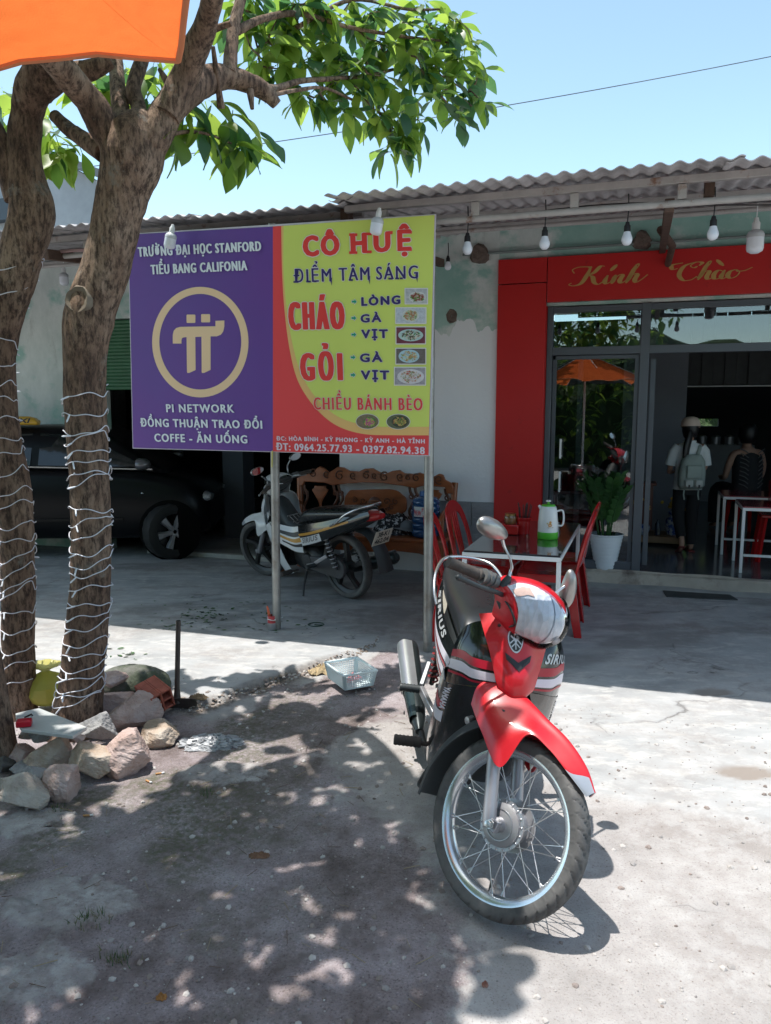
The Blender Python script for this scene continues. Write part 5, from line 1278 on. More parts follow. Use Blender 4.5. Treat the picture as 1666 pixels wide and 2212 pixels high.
    nose_sg = 1.0 if (onsurf(CN, 0.3, 0.5, 1.0) - onsurf(CN, 0.3, 0.5, 0.0)).x > 0 else -1.0
    b = MB(); b.patch(CN, nu=30, nv=20, th=0.004 * nose_sg); nose = mk(b, 'nose_cowl', cm, 0, smooth=50)
    # round badge with three crossed forks
    def disc(S, cu, cv, ru, rv, off, nm, m, n=24, r0=0.0):
        b = MB(); vs = [onsurf(S, cu, cv, off)] if r0 == 0 else []
        ring = [onsurf(S, cu + ru * math.sin(2 * math.pi * i / n), cv + rv * math.cos(2 * math.pi * i / n), off) for i in range(n)]
        if r0 == 0: b.add(vs + ring, [(0, 1 + i, 1 + (i + 1) % n) for i in range(n)])
        else:
            inn = [onsurf(S, cu + r0 * ru * math.sin(2 * math.pi * i / n), cv + r0 * rv * math.cos(2 * math.pi * i / n), off) for i in range(n)]
            b.add(ring + inn, [(i, (i + 1) % n, n + (i + 1) % n, n + i) for i in range(n)])
        return mk(b, nm, m, 0, nose, smooth=0)
    sg = 1.0
    e_n = onsurf(CN, 0.3, 0.5, 1.0) - onsurf(CN, 0.3, 0.5, 0.0); sg = 1.0 if e_n.x > 0 else -1.0
    cu_, cv_, ru_, rv_ = 0.245, 0.44, 0.105, 0.140
    disc(CN, cu_, cv_, ru_, rv_, 0.003 * sg, 'badge', M_plas); disc(CN, cu_, cv_, ru_, rv_, 0.0038 * sg, 'badge', M_decs, r0=0.86)
    b = MB()
    def bp2(x, y): return onsurf(CN, cu_ - y * ru_, cv_ + x * rv_, 0.0042 * sg)
    def bseg(x0, y0, x1, y1, w):
        d_ = math.hypot(x1 - x0, y1 - y0); nx, ny = -(y1 - y0) / d_ * w, (x1 - x0) / d_ * w
        b.add([bp2(x0 + nx, y0 + ny), bp2(x1 + nx, y1 + ny), bp2(x1 - nx, y1 - ny), bp2(x0 - nx, y0 - ny)], [(0, 1, 2, 3)])
    for k in range(3):
        a = R(90 + 120 * k); c_, s_ = math.cos(a), math.sin(a)
        for w_ in (-0.16, 0.16): bseg(c_ * 0.12 - s_ * w_, s_ * 0.12 + c_ * w_, c_ * 0.80 - s_ * w_, s_ * 0.80 + c_ * w_, 0.055)
        bseg(-c_ * 0.70, -s_ * 0.70, c_ * 0.12, s_ * 0.12, 0.075)
        bseg(c_ * 0.12 - s_ * -0.2, s_ * 0.12 + c_ * -0.2, c_ * 0.12 - s_ * 0.2, s_ * 0.12 + c_ * 0.2, 0.055)
    mk(b, 'badge', M_decs, 0, nose, smooth=0)
    # V-shaped vent
    b = MB()
    for sy in (-1, 1):
        b.add([onsurf(CN, 0.36, 0.5 + sy * 0.27, 0.003 * sg), onsurf(CN, 0.43, 0.5 + sy * 0.26, 0.003 * sg), onsurf(CN, 0.54, 0.5, 0.003 * sg), onsurf(CN, 0.44, 0.5, 0.003 * sg)], [(0, 1, 2, 3)])
    mk(b, 'vent', M_black, 0, nose, smooth=0)
    # ---- leg shields and side panels
    for sy in (-1, 1):
        def Y3(l): return [[(x, sy * y, z) for x, y, z in r] for r in l]
        WG = surf(Y3([[(0.90, 0.088, 0.848), (0.885, 0.125, 0.845), (0.865, 0.160, 0.825), (0.84, 0.178, 0.80)],
                      [(0.955, 0.083, 0.79), (0.935, 0.135, 0.78), (0.885, 0.180, 0.76), (0.84, 0.198, 0.735)],
                      [(0.99, 0.070, 0.71), (0.96, 0.130, 0.70), (0.90, 0.182, 0.685), (0.84, 0.205, 0.665)],
                      [(1.005, 0.055, 0.655), (0.96, 0.120, 0.635), (0.89, 0.175, 0.61), (0.82, 0.205, 0.590)]]))
        fl = onsurf(WG, .5, .5, 1) - onsurf(WG, .5, .5, 0); sw = 1.0 if (fl.x > 0) else -1.0
        b = MB(); b.patch(WG, nu=22, nv=20, th=0.004 * sw); wing = mk(b, 'leg_shield_wing', legs_col, 0, smooth=60)
        if stripes == 'red':
            for (ua, ub, m_, o_) in ((0.44, 0.56, M_decr, 0.0012), (0.60, 0.76, M_decw, 0.0012), (0.795, 0.835, M_decr, 0.0012)):
                wave = lambda v: 0.10 * (1 - v) - 0.03 * math.tanh((v - 0.5) * 14)
                b = MB(); b.patch(WG, nu=3, nv=24, v0=0.03, v1=0.99, off=o_ * sw + (0.0), th=0, uf=lambda v, ua=ua, ub=ub: (ua + wave(v), ub + wave(v))); mk(b, 'stripe', m_, 0, wing, smooth=60)
            if sy == 1:
                b = None
                vs, fs = text_mesh('SIRIUS', 0.035, 0.35, 1.15); w = max(v[0] for v in vs); mb = MB()
                mb.add([onsurf(WG, 0.50 - v[1] * 0.12 + 0.0 - 0.06 * (v[0] / w) , 0.10 + 0.72 * v[0] / w, (0.002 + v[2] * 0.00004) * sw) for v in vs], fs); mk(mb, 'lettering', M_decs, 0, wing, smooth=0)
        LS = surf(Y3([[(1.005, 0.052, 0.652), (0.955, 0.120, 0.632), (0.89, 0.176, 0.608), (0.82, 0.206, 0.590), (0.76, 0.212, 0.62)],
                      [(0.96, 0.085, 0.56), (0.90, 0.135, 0.53), (0.84, 0.182, 0.51), (0.77, 0.208, 0.50), (0.70, 0.212, 0.53)],
                      [(0.90, 0.105, 0.42), (0.85, 0.140, 0.40), (0.79, 0.178, 0.385), (0.72, 0.205, 0.385), (0.64, 0.208, 0.40)],
                      [(0.82, 0.115, 0.28), (0.78, 0.140, 0.265), (0.73, 0.172, 0.26), (0.66, 0.200, 0.265), (0.57, 0.203, 0.28)],
                      [(0.70, 0.125, 0.17), (0.67, 0.140, 0.16), (0.63, 0.165, 0.155), (0.57, 0.188, 0.165), (0.50, 0.190, 0.19)]]))
        sq_ = 1.0 if (onsurf(LS, .5, .6, 1) - onsurf(LS, .5, .6, 0)).y * sy > 0 else -1.0; b = MB(); b.patch(LS, nu=34, nv=20, th=0.004 * sq_); leg = mk(b, 'leg_shield', M_bodywht if stripes == 'white' else legs_col, 0, smooth=60)
        fl = onsurf(LS, .5, .6, 1) - onsurf(LS, .5, .6, 0); sl = 1.0 if (fl.y * sy > 0) else -1.0
        # central frame cover that runs back to the seat
        FC = surf(Y3([[(0.76, 0.205, 0.625), (0.66, 0.16, 0.60), (0.55, 0.13, 0.585), (0.45, 0.13, 0.60)],
                      [(0.70, 0.208, 0.54), (0.60, 0.175, 0.50), (0.50, 0.155, 0.48), (0.40, 0.150, 0.50)],
                      [(0.66, 0.205, 0.45), (0.57, 0.18, 0.41), (0.48, 0.165, 0.38), (0.38, 0.155, 0.38)]]))
        sq_ = 1.0 if (onsurf(FC, .5, .6, 1) - onsurf(FC, .5, .6, 0)).y * sy > 0 else -1.0; b = MB(); b.patch(FC, nu=14, nv=16, th=0.004 * sq_); fc = mk(b, 'frame_cover', M_bodywht if stripes == 'white' else legs_col, 0, smooth=60)
        SP = surf(Y3([[(0.46, 0.128, 0.605), (0.30, 0.150, 0.640), (0.10, 0.155, 0.680), (-0.15, 0.135, 0.740), (-0.40, 0.085, 0.800)],
                      [(0.44, 0.145, 0.52), (0.28, 0.168, 0.555), (0.08, 0.172, 0.610), (-0.17, 0.148, 0.690), (-0.42, 0.090, 0.770)],
                      [(0.42, 0.150, 0.43), (0.26, 0.165, 0.47), (0.06, 0.165, 0.535), (-0.18, 0.138, 0.635), (-0.40, 0.080, 0.735)]]))
        sq_ = 1.0 if (onsurf(SP, .5, .6, 1) - onsurf(SP, .5, .6, 0)).y * sy > 0 else -1.0; b = MB(); b.patch(SP, nu=14, nv=30, th=0.004 * sq_); spn = mk(b, 'tail_panel', M_bodyblk, 0, smooth=60)
        fl = onsurf(SP, .5, .5, 1) - onsurf(SP, .5, .5, 0); ss = 1.0 if (fl.y * sy > 0) else -1.0
        fl = onsurf(FC, .5, .5, 1) - onsurf(FC, .5, .5, 0); sf = 1.0 if (fl.y * sy > 0) else -1.0
        if stripes == 'red':
            for (ua, ub, m_) in ((0.30, 0.50, M_decw), (0.54, 0.60, M_decr), (0.66, 0.84, M_decw), (0.90, 0.95, M_decr)):
                b = MB(); b.patch(SP, nu=3, nv=30, v0=0.0, v1=0.70, off=0.0012 * ss, th=0, uf=lambda v, ua=ua, ub=ub: (ua + (0.62 - ua) * min(1, v / 0.7) ** 1.6, ub + (0.64 - ub) * min(1, v / 0.7) ** 1.6)); mk(b, 'stripe', m_, 0, spn, smooth=60)
                b = MB(); b.patch(FC, nu=3, nv=14, v0=0.0, v1=1.0, off=0.0012 * sf, th=0, uf=lambda v, ua=ua, ub=ub: (ua, ub)); mk(b, 'stripe', m_, 0, fc, smooth=60)
            for (ua, ub, m_) in ((0.22, 0.30, M_decr), (0.32, 0.42, M_decw)):
                b = MB(); b.patch(LS, nu=3, nv=14, v0=0.60, v1=0.99, off=0.0012 * sl, th=0, uf=lambda v, ua=ua, ub=ub: (ua + 0.12 * (v - .6), ub + 0.12 * (v - .6))); mk(b, 'stripe', m_, 0, leg, smooth=60)
            vs, fs = text_mesh('SIRIUS', 0.035, 0.3, 1.15); w = max(v[0] for v in vs); mb = MB()
            if sy == -1: mb.add([onsurf(SP, 0.26 - v[1] * 0.20 , 0.72 - 0.50 * v[0] / w , (0.0022 + v[2] * 0.00004) * ss) for v in vs], fs)
            else: mb.add([onsurf(SP, 0.26 - v[1] * 0.20, 0.22 + 0.50 * v[0] / w, (0.0022 + v[2] * 0.00004) * ss) for v in vs], fs)
            mk(mb, 'lettering', M_decs, 0, spn, smooth=0)
            vs, fs = text_mesh('YAMAHA', 0.06, 0.0, 1.1); w = max(v[0] for v in vs); mb = MB()
            if sy == -1: mb.add([onsurf(LS, 0.04 + 0.27 * v[0] / w, 0.70 - v[1] * 0.13 , (0.0024 + v[2] * 0.00004) * sl) for v in vs], fs)
            else: mb.add([onsurf(LS, 0.04 + 0.27 * v[0] / w, 0.70 - v[1] * 0.13, (0.0024 + v[2] * 0.00004) * sl) for v in vs], fs)
            mk(mb, 'lettering', M_decw, 0, leg, smooth=0)
        else:
            for (S_, p_, sg_, ua, ub, v0_, v1_, m_) in ((SP, spn, ss, 0.35, 0.52, 0, 0.8, M_decg), (SP, spn, ss, 0.55, 0.98, 0, 0.45, M_bodywht), (FC, fc, sf, 0.2, 0.4, 0, 1, M_black), (FC, fc, sf, 0.45, 0.62, 0.1, 1, M_decg), (FC, fc, sf, 0.68, 0.8, 0.2, 1, M_black)):
                b = MB(); b.patch(S_, nu=3, nv=24, v0=v0_, v1=v1_, off=0.0012 * sg_, th=0, uf=lambda v, ua=ua, ub=ub: (ua + 0.06 * (1 - v), ub)); mk(b, 'stripe', m_, 0, p_, smooth=60)
            vs, fs = text_mesh('SIRIUS', 0.035, 0.3, 1.15); w = max(v[0] for v in vs); mb = MB()
            mb.add([onsurf(SP, 0.86 - v[1] * 0.24, (0.08 + 0.34 * v[0] / w) if sy == 1 else (0.42 - 0.34 * v[0] / w), (0.0022 + v[2] * 0.00004) * ss) for v in vs], fs); mk(mb, 'lettering', mat('decal_grey', (0.2, 0.2, 0.21), 0.4), 0, spn, smooth=0)
        # footpegs
        b = MB(); b.tube([V((0.50, 0.14 * sy, 0.205)), V((0.50, 0.22 * sy, 0.21))], 0.010, 10)
        nP = 14; pts_ = [V((0.50, (0.215 + 0.11 * i / nP) * sy, 0.212)) for i in range(nP + 1)]
        b.tube(pts_, [0.020 + (0.0025 if i % 2 else 0) for i in range(nP + 1)], 12); mk(b, 'footpeg', M_grip, 0, smooth=40)
        b = MB(); b.tube([V((0.17, (0.20 + 0.10 * i / nP) * sy, 0.315)) for i in range(nP + 1)], [0.017 + (0.0025 if i % 2 else 0) for i in range(nP + 1)], 12); b2 = mk(b, 'rear_footpeg', M_plas, 0, smooth=40)
        b = MB(); b.bar((0.34, 0.155 * sy, 0.27), (0.17, 0.205 * sy, 0.318), 0.022, 0.035); b.bar((0.17, 0.205 * sy, 0.33), (0.05, 0.17 * sy, 0.40), 0.020, 0.03); mk(b, 'peg_bracket', M_alloy, 0, bevel=0.004)
        # rear shock
        b = MB(); 
        coil = [V((-0.01 + 0.10 * t + 0.024 * math.cos(t * 50), 0.135 * sy + 0.024 * math.sin(t * 50), 0.30 + 0.25 * t)) for t in [i / 110 for i in range(111)]]
        b.tube(coil, 0.005, 6); mk(b, 'shock_spring', mat('red_spring', (0.30, 0.03, 0.03), 0.4) if stripes == 'red' else M_alloy, 0, smooth=60)
        b = MB(); b.tube([V((-0.02, 0.135 * sy, 0.28)), V((0.10, 0.135 * sy, 0.58))], [0.012, 0.016], 10); mk(b, 'shock_absorber', M_black, 0, smooth=60)
        # swing arm
        b = MB(); b.bar((0.0, 0.075 * sy, 0.28), (0.42, 0.06 * sy, 0.28), 0.022, 0.036); mk(b, 'swing_arm', M_eng, 0, bevel=0.004)
    # ---- centre body, engine
    def sect(x, w, z0, z1, n=20, sq=2.6):
        out = []
        for i in range(n):
            a = 2 * math.pi * i / n; c, s_ = math.cos(a), math.sin(a)
            out.append(V((x, w * math.copysign(abs(c) ** (2 / sq), c), (z0 + z1) / 2 + (z1 - z0) / 2 * math.copysign(abs(s_) ** (2 / sq), s_))))
        return out
    b = MB(); b.loft([sect(0.93, 0.07, 0.55, 0.84), sect(0.80, 0.09, 0.45, 0.80), sect(0.66, 0.10, 0.40, 0.64), sect(0.50, 0.11, 0.38, 0.60), sect(0.30, 0.12, 0.42, 0.66), sect(0.0, 0.12, 0.56, 0.72), sect(-0.25, 0.09, 0.64, 0.77), sect(-0.38, 0.06, 0.70, 0.79)])
    mk(b, 'inner_body', M_plas, 0, smooth=60)
    b = MB(); b.loft([sect(0.60, 0.09, 0.20, 0.42), sect(0.48, 0.105, 0.17, 0.44), sect(0.34, 0.105, 0.18, 0.42), sect(0.26, 0.07, 0.24, 0.36)])
    for i in range(8):
        x = 0.62 + i * 0.021; b.box((x, 0, 0.31), (0.008, 0.15, 0.14))
    b.lathe([(0.001, 0.125), (0.06, 0.122), (0.075, 0.105), (0.078, 0.06)], 24, (0.40, 0, 0.29), (0, 1, 0)); b.lathe([(0.001, 0.125), (0.055, 0.122), (0.07, 0.105), (0.074, 0.06)], 24, (0.40, 0, 0.29), (0, -1, 0))
    mk(b, 'engine', M_eng, 0, smooth=40, bevel=0.003)
    # chain case (left)
    pl = []
    for a in range(90, 271, 15): pl.append((0.0 + 0.085 * math.cos(R(a)), 0.28 + 0.085 * math.sin(R(a))))
    for a in range(-90, 91, 15): pl.append((0.40 + 0.055 * math.cos(R(a)), 0.28 + 0.055 * math.sin(R(a))))
    b = MB(); b.prism(pl, 0.085, 0.115, M=lambda p: V((p.x, p.z, p.y))); mk(b, 'chain_case', mat('chain_case_grey', (0.075, 0.075, 0.08), 0.5, var=0.2), 0, bevel=0.006)
    # side stand + centre stand
    b = MB(); b.tube([V((0.40, 0.12, 0.20)), V((0.34, 0.22, 0.10)), V((0.31, 0.27, -0.03))], [0.011, 0.010, 0.009], 8); b.box((0.305, 0.285, -0.030), (0.06, 0.035, 0.008)); mk(b, 'side_stand', M_eng, 0, smooth=50)
    # exhaust on the right
    b = MB(); b.tube(catmull([V((0.68, 0, 0.24)), V((0.72, -0.06, 0.17)), V((0.58, -0.14, 0.13)), V((0.38, -0.17, 0.13)), V((0.24, -0.19, 0.16))], 6), 0.014, 12); mk(b, 'exhaust_pipe', M_eng, 0, smooth=60)
    ma, mb_ = V((0.26, -0.195, 0.155)), V((-0.36, -0.235, 0.350))
    b = MB(); b.tube([ma, ma.lerp(mb_, 0.12), ma.lerp(mb_, 0.35), ma.lerp(mb_, 0.9), ma.lerp(mb_, 0.97), mb_, ma.lerp(mb_, 0.985)], [0.018, 0.036, 0.046, 0.050, 0.048, 0.036, 0.014], 24); muf = mk(b, 'muffler', mat('muffler_black', (0.028, 0.036, 0.038), 0.28, metal=0.4, var=0.2), 0, smooth=50)
    d_ = (mb_ - ma).normalized(); sx_ = d_.cross(V((0, 0, 1))).normalized(); up_ = sx_.cross(d_)
    net = []
    for i in range(6):
        t = 0.38 + 0.56 * i / 5; rad = (0.046 + 0.004 * (t - 0.35)) + 0.014; row = []
        for a in (-95, -50, 0, 50, 95): row.append(ma.lerp(mb_, t) + (sx_ * (1 if sx_.y < 0 else -1) * math.cos(R(a)) + up_ * math.sin(R(a + 20)) * 0.96) * rad)
        net.append(row)
    HS = surf(net); b = MB(); b.patch(HS, nu=24, nv=14, th=0.0025); mk(b, 'heat_shield', mat('worn_chrome_shield', (0.74, 0.77, 0.80), 0.30, metal=0.85, var=0.1), 0, muf, smooth=60)
    net = [[ma.lerp(mb_, 0.10 + 0.26 * i / 3) + (sx_ * (1 if sx_.y < 0 else -1) * math.cos(R(a)) + up_ * math.sin(R(a + 20)) * 0.96) * (0.040 + 0.013 * i / 3) for a in (-65, -30, 0, 30, 70)] for i in range(4)]
    b = MB(); b.patch(surf(net), nu=10, nv=12, th=0.0025); mk(b, 'heat_shield', mat('dark_teal_shield', (0.03, 0.05, 0.052), 0.2, metal=0.5), 0, muf, smooth=60)
    for t in (0.42, 0.56, 0.72, 0.86, 0.2):
        for a in (-10,):
            p = ma.lerp(mb_, t) + (sx_ * (1 if sx_.y < 0 else -1) * math.cos(R(a)) + up_ * math.sin(R(a))) * 0.058
            b = MB(); b.lathe([(0.001, 0.003), (0.008, 0.002), (0.010, -0.002)], 12, p, sx_ * (1 if sx_.y < 0 else -1)); mk(b, 'bolt', M_black, 0, muf, smooth=50)
    # rear brake cable loop, brake pedal
    b = MB(); b.tube(catmull([V((0.56, -0.15, 0.20)), V((0.60, -0.20, 0.12)), V((0.66, -0.22, 0.11)), V((0.72, -0.20, 0.13))], 6), 0.007, 8); mk(b, 'brake_pedal', M_eng, 0, smooth=60)
    # ---- seat
    def ssec(x, w, zt, zb, n=28):
        out = []
        for i in range(n):
            a = 2 * math.pi * i / n; c, s_ = math.cos(a), math.sin(a); e = 2 / 3.0
            out.append(V((x, w * math.copysign(abs(c) ** e, c), (zt + zb) / 2 + (zt - zb) / 2 * math.copysign(abs(s_) ** e, s_))))
        return out
    rows = [(-0.345, 0.055, 0.795, 0.775), (-0.33, 0.095, 0.812, 0.755), (-0.25, 0.128, 0.815, 0.735), (-0.12, 0.142, 0.800, 0.715), (0.02, 0.145, 0.790, 0.690), (0.14, 0.140, 0.778, 0.665), (0.26, 0.132, 0.765, 0.640), (0.36, 0.125, 0.750, 0.615), (0.44, 0.115, 0.715, 0.600), (0.49, 0.095, 0.66, 0.595), (0.505, 0.05, 0.63, 0.60)]
    cr = catmull([V(r[:3]) for r in rows], 3); cz = catmull([V((r[3], 0, 0)) for r in rows], 3)
    b = MB(); b.loft([ssec(p.x, max(p.y, 0.01), p.z, q.x) for p, q in zip(cr, cz)]); mk(b, 'seat', M_seat, 0, smooth=60)
    # ---- grab rail
    rail = [V((-0.02, -0.165, 0.66)), V((-0.12, -0.175, 0.705)), V((-0.22, -0.168, 0.775)), V((-0.33, -0.125, 0.825)), V((-0.375, -0.05, 0.838)), V((-0.378, 0.05, 0.838)), V((-0.33, 0.125, 0.825)), V((-0.22, 0.168, 0.775)), V((-0.12, 0.175, 0.705)), V((-0.02, 0.165, 0.66))]
    b = MB(); b.tube(catmull(rail, 5), 0.0085, 10); mk(b, 'grab_rail', mat('polished_aluminium', (0.70, 0.71, 0.73), 0.18, metal=0.9), 0, smooth=60)
    # ---- tail, lamp, rear fender, plate
    b = MB(); b.loft([sect(-0.36, 0.088, 0.70, 0.80, 20, 2.2), sect(-0.42, 0.07, 0.715, 0.795, 20, 2.2), sect(-0.47, 0.035, 0.735, 0.78, 20, 2.2)]); tl = mk(b, 'tail_lamp', M_redlens, 0, smooth=60)
    RF = surf([[(-0.20, -0.065, 0.62), (-0.20, 0, 0.64), (-0.20, 0.065, 0.62)], [(-0.34, -0.068, 0.58), (-0.35, 0, 0.60), (-0.34, 0.068, 0.58)], [(-0.43, -0.072, 0.45), (-0.45, 0, 0.46), (-0.43, 0.072, 0.45)], [(-0.47, -0.08, 0.30), (-0.49, 0, 0.30), (-0.47, 0.08, 0.30)]])
    b = MB(); b.patch(RF, nu=16, nv=8, th=0.004); mk(b, 'rear_fender', M_plas, 0, smooth=60)
    pm = Matrix.Rotation(R(-28), 3, 'Y')
    b = MB(); b.box((0, 0, 0), (0.003, 0.19, 0.14)); b.xf(lambda p: pm @ p + V((-0.455, 0.0, 0.585))); plo = mk(b, 'number_plate', mat('number_plate_white', (0.60, 0.56, 0.47), 0.4, var=0.05), 0, bevel=0.001)
    if plate:
        for row, (tx, hz) in enumerate(plate):
            vs, fs = text_mesh(tx, 0.03); w = max(v[0] for v in vs); mb2 = MB()
            sgn = 1
            mb2.add([V((-0.0028 - v[2] * 0.00004, -(v[0] / w - 0.5) * (0.125 if row == 0 else 0.155), hz + v[1] * 0.045)) for v in vs], fs)
            mb2.xf(lambda p: pm @ p + V((-0.455, 0.0, 0.585))); mk(mb2, 'lettering', M_black, 0, plo, smooth=0)
    # ---- handlebar head: painted shell with a large swept lamp
    HD0 = ([[(0.800, -0.115, 0.945), (0.800, -0.070, 0.975), (0.805, 0, 0.985), (0.800, 0.070, 0.975), (0.800, 0.115, 0.945)],
               [(0.850, -0.128, 0.945), (0.870, -0.070, 0.990), (0.880, 0, 1.003), (0.870, 0.070, 0.990), (0.850, 0.128, 0.945)],
               [(0.890, -0.122, 0.925), (0.935, -0.068, 0.972), (0.955, 0, 0.985), (0.935, 0.068, 0.972), (0.890, 0.122, 0.925)],
               [(0.915, -0.108, 0.890), (0.978, -0.062, 0.928), (1.005, 0, 0.938), (0.978, 0.062, 0.928), (0.915, 0.108, 0.890)],
               [(0.915, -0.088, 0.850), (0.985, -0.050, 0.872), (1.012, 0, 0.878), (0.985, 0.050, 0.872), (0.915, 0.088, 0.850)],
               [(0.900, -0.055, 0.825), (0.955, -0.032, 0.832), (0.975, 0, 0.832), (0.955, 0.032, 0.832), (0.900, 0.055, 0.825)],
               [(0.875, -0.035, 0.825), (0.900, -0.020, 0.818), (0.910, 0, 0.815), (0.900, 0.020, 0.818), (0.875, 0.035, 0.825)]])
    HD1 = [[(0.90 + (x - 0.90) * 1.12, y * 1.16, 0.91 + (z - 0.91) * 1.12 + 0.006) for x, y, z in r_h] for r_h in HD0]
    HD = surf([[(r_h[0][0] - 0.10, r_h[0][1] * 0.96, r_h[0][2] + 0.012)] + r_h + [(r_h[-1][0] - 0.10, r_h[-1][1] * 0.96, r_h[-1][2] + 0.012)] for r_h in HD1])
    hs = onsurf(HD, .5, .5, 1) - onsurf(HD, .5, .5, 0); sh = 1.0 if hs.x > 0 else -1.0
    b = MB(); b.patch(HD, nu=36, nv=28, th=0.004 * sh); head = mk(b, 'handlebar_cowl', cm, 1, smooth=55)
    def u0(v):
        a = abs(v - 0.5) / 0.333
        return 0.50 - 0.31 * min(1, a / 0.72) ** 0.85
    ufl = lambda v: (u0(v), 0.995 - 0.25 * (abs(v - 0.5) / 0.31) ** 2)
    b = MB(); b.patch(HD, nu=22, nv=34, v0=0.19, v1=0.81, off=0.0022 * sh, th=0, uf=ufl); mk(b, 'reflector', M_refl, 1, head, smooth=60)
    b = MB(); b.patch(HD, nu=20, nv=30, v0=0.185, v1=0.815, off=0.010 * sh, th=0.002 * sh, uf=ufl); mk(b, 'headlamp', M_lensc, 1, head, smooth=60)
    for va in (0.40,):
        pts_ = [onsurf(HD, ufl(va)[0] + (ufl(va)[1] - ufl(va)[0]) * t_ / 8, va, 0.0040 * sh) for t_ in range(9)]; b = MB(); b.tube(pts_, 0.0022, 6); mk(b, 'lamp_divider', M_sil, 1, head, smooth=60)
    b = MB(); b.lathe([(0.001, 0.010), (0.015, 0.008), (0.018, 0.0)], 16, onsurf(HD, 0.70, 0.5, 0.0), onsurf(HD, 0.70, 0.5, sh) - onsurf(HD, 0.70, 0.5, 0)); mk(b, 'lamp_bulb', M_sil, 1, head, smooth=60)
    for va, vb in ((0.20, 0.29), (0.71, 0.80)):
        b = MB(); b.patch(HD, nu=8, nv=6, v0=va, v1=vb, off=0.0050 * sh, th=0, uf=lambda v: (u0(v) + 0.06, u0(v) + 0.15)); mk(b, 'turn_signal', M_amber, 1, head, smooth=60)
    # inner (rider side) cover, gauge
    b = MB(); b.loft([sect(0.80, 0.12, 0.885, 0.975), sect(0.85, 0.125, 0.85, 0.965), sect(0.885, 0.09, 0.835, 0.92)]); mk(b, 'gauge_cover', M_plas, 1, smooth=50)
    b = MB(); b.tube([V((0.80, 0.12, 0.93)), V((0.80, -0.12, 0.93))], 0.016, 10); b.tube(catmull([V((0.83, -0.10, 0.945)), V((0.815, -0.18, 0.952)), V((0.785, -0.24, 0.95)), V((0.745, -0.33, 0.945))], 5), 0.011, 10); b.tube(catmull([V((0.83, 0.10, 0.945)), V((0.815, 0.18, 0.952)), V((0.785, 0.24, 0.95)), V((0.745, 0.33, 0.945))], 5), 0.011, 10); mk(b, 'handlebar', M_black, 1, smooth=60)
    for sy in (-1, 1):
        g0, g1 = V((0.792, 0.215 * sy, 0.951)), V((0.745, 0.335 * sy, 0.945))
        pts_ = [g0.lerp(g1, i / 22) for i in range(23)]; b = MB(); b.tube(pts_, [0.0175 + (0.0016 if i % 2 else 0) + (0.003 if i in (0, 1) else 0) for i in range(23)], 14); mk(b, 'grip', M_grip, 1, smooth=40)
        b = MB(); b.tube([V((0.815, 0.15 * sy, 0.953)), V((0.800, 0.205 * sy, 0.953))], [0.024, 0.022], 12); 
        for i in range(3): b.tube([V((0.812 - 0.006 * i, (0.165 + 0.018 * i) * sy, 0.953)), V((0.810 - 0.006 * i, (0.173 + 0.018 * i) * sy, 0.953))], [0.027, 0.027], 12)
        mk(b, 'switch_housing', mat('grey_switch', (0.13, 0.13, 0.13), 0.5), 1, smooth=40)
        b = MB(); b.tube(catmull([V((0.855, 0.14 * sy, 0.925)), V((0.862, 0.19 * sy, 0.925)), V((0.845, 0.25 * sy, 0.918)), V((0.805, 0.325 * sy, 0.915))], 6), [0.008] * 18 + [0.010], 8, flat=0.6); b.lathe([(0.001, 0.008), (0.008, 0.005), (0.010, 0.0), (0.008, -0.005), (0.001, -0.008)], 10, (0.803, 0.328 * sy, 0.915), (0, 1, 0)); mk(b, 'brake_lever', M_plas if stripes == 'red' else M_alloy, 1, smooth=60)
        # mirror: stem and teardrop housing; the left one of the red bike has been knocked outwards and down
        if sy == -1: stem = [V((0.84, -0.135, 0.955)), V((0.845, -0.137, 0.985)), V((0.835, -0.130, 1.01)), V((0.85, -0.155, 1.05)), V((0.845, -0.20, 1.09))]; mc = V((0.838, -0.262, 1.105)); tilt = 0.0
        else: stem = [V((0.84, 0.135, 0.955)), V((0.845, 0.140, 0.985)), V((0.84, 0.17, 1.01)), V((0.835, 0.205, 1.04)), V((0.835, 0.222, 1.055))]; mc = V((0.832, 0.246, 1.042)) if stripes == 'red' else V((0.838, 0.262, 1.115)); tilt = 1.15 if stripes == 'red' else 0.0
        b = MB(); b.tube(catmull(stem, 5), 0.0058, 8); st_o = mk(b, 'mirror_stem', M_spoke, 1, smooth=60)
        b = MB(); b.tube([V((0.84, 0.135 * sy, 0.95)), V((0.843, 0.136 * sy, 0.975)), V((0.845, 0.137 * sy, 0.992))], [0.020, 0.014, 0.009], 12); mk(b, 'mirror_boot', M_plas, 1, smooth=50)
        RT = Matrix.Rotation(tilt * -1, 3, 'X'); b = MB(); ringo = []
        def mshape(a):
            c, s_ = math.cos(a), math.sin(a); wv = 0.078 * math.copysign(abs(c) ** 0.8, c) * sy; hh = 0.032 * math.copysign(abs(s_) ** 0.85, s_)
            if c < 0: hh *= (1 - 0.30 * abs(c))
            return V((0, wv, hh))
        secs = []
        for dx, k in ((-0.010, 1.0), (-0.004, 1.03), (0.004, 1.0), (0.016, 0.88), (0.026, 0.64), (0.031, 0.30), (0.032, 0.05)):
            secs.append([mc + RT @ (V((dx, 0, 0)) + mshape(2 * math.pi * i / 28) * k) for i in range(28)])
        b.loft(secs); mir = mk(b, 'mirror', M_mir, 1, smooth=60)
        b = MB(); b.add([mc + RT @ (V((-0.0112, 0, 0)) + mshape(2 * math.pi * i / 28) * 0.93) for i in range(28)], [list(range(28))]); mk(b, 'mirror_glass', mat('mirror_glass', (0.8, 0.8, 0.82), 0.03, metal=1.0, var=0), 1, mir, smooth=0)
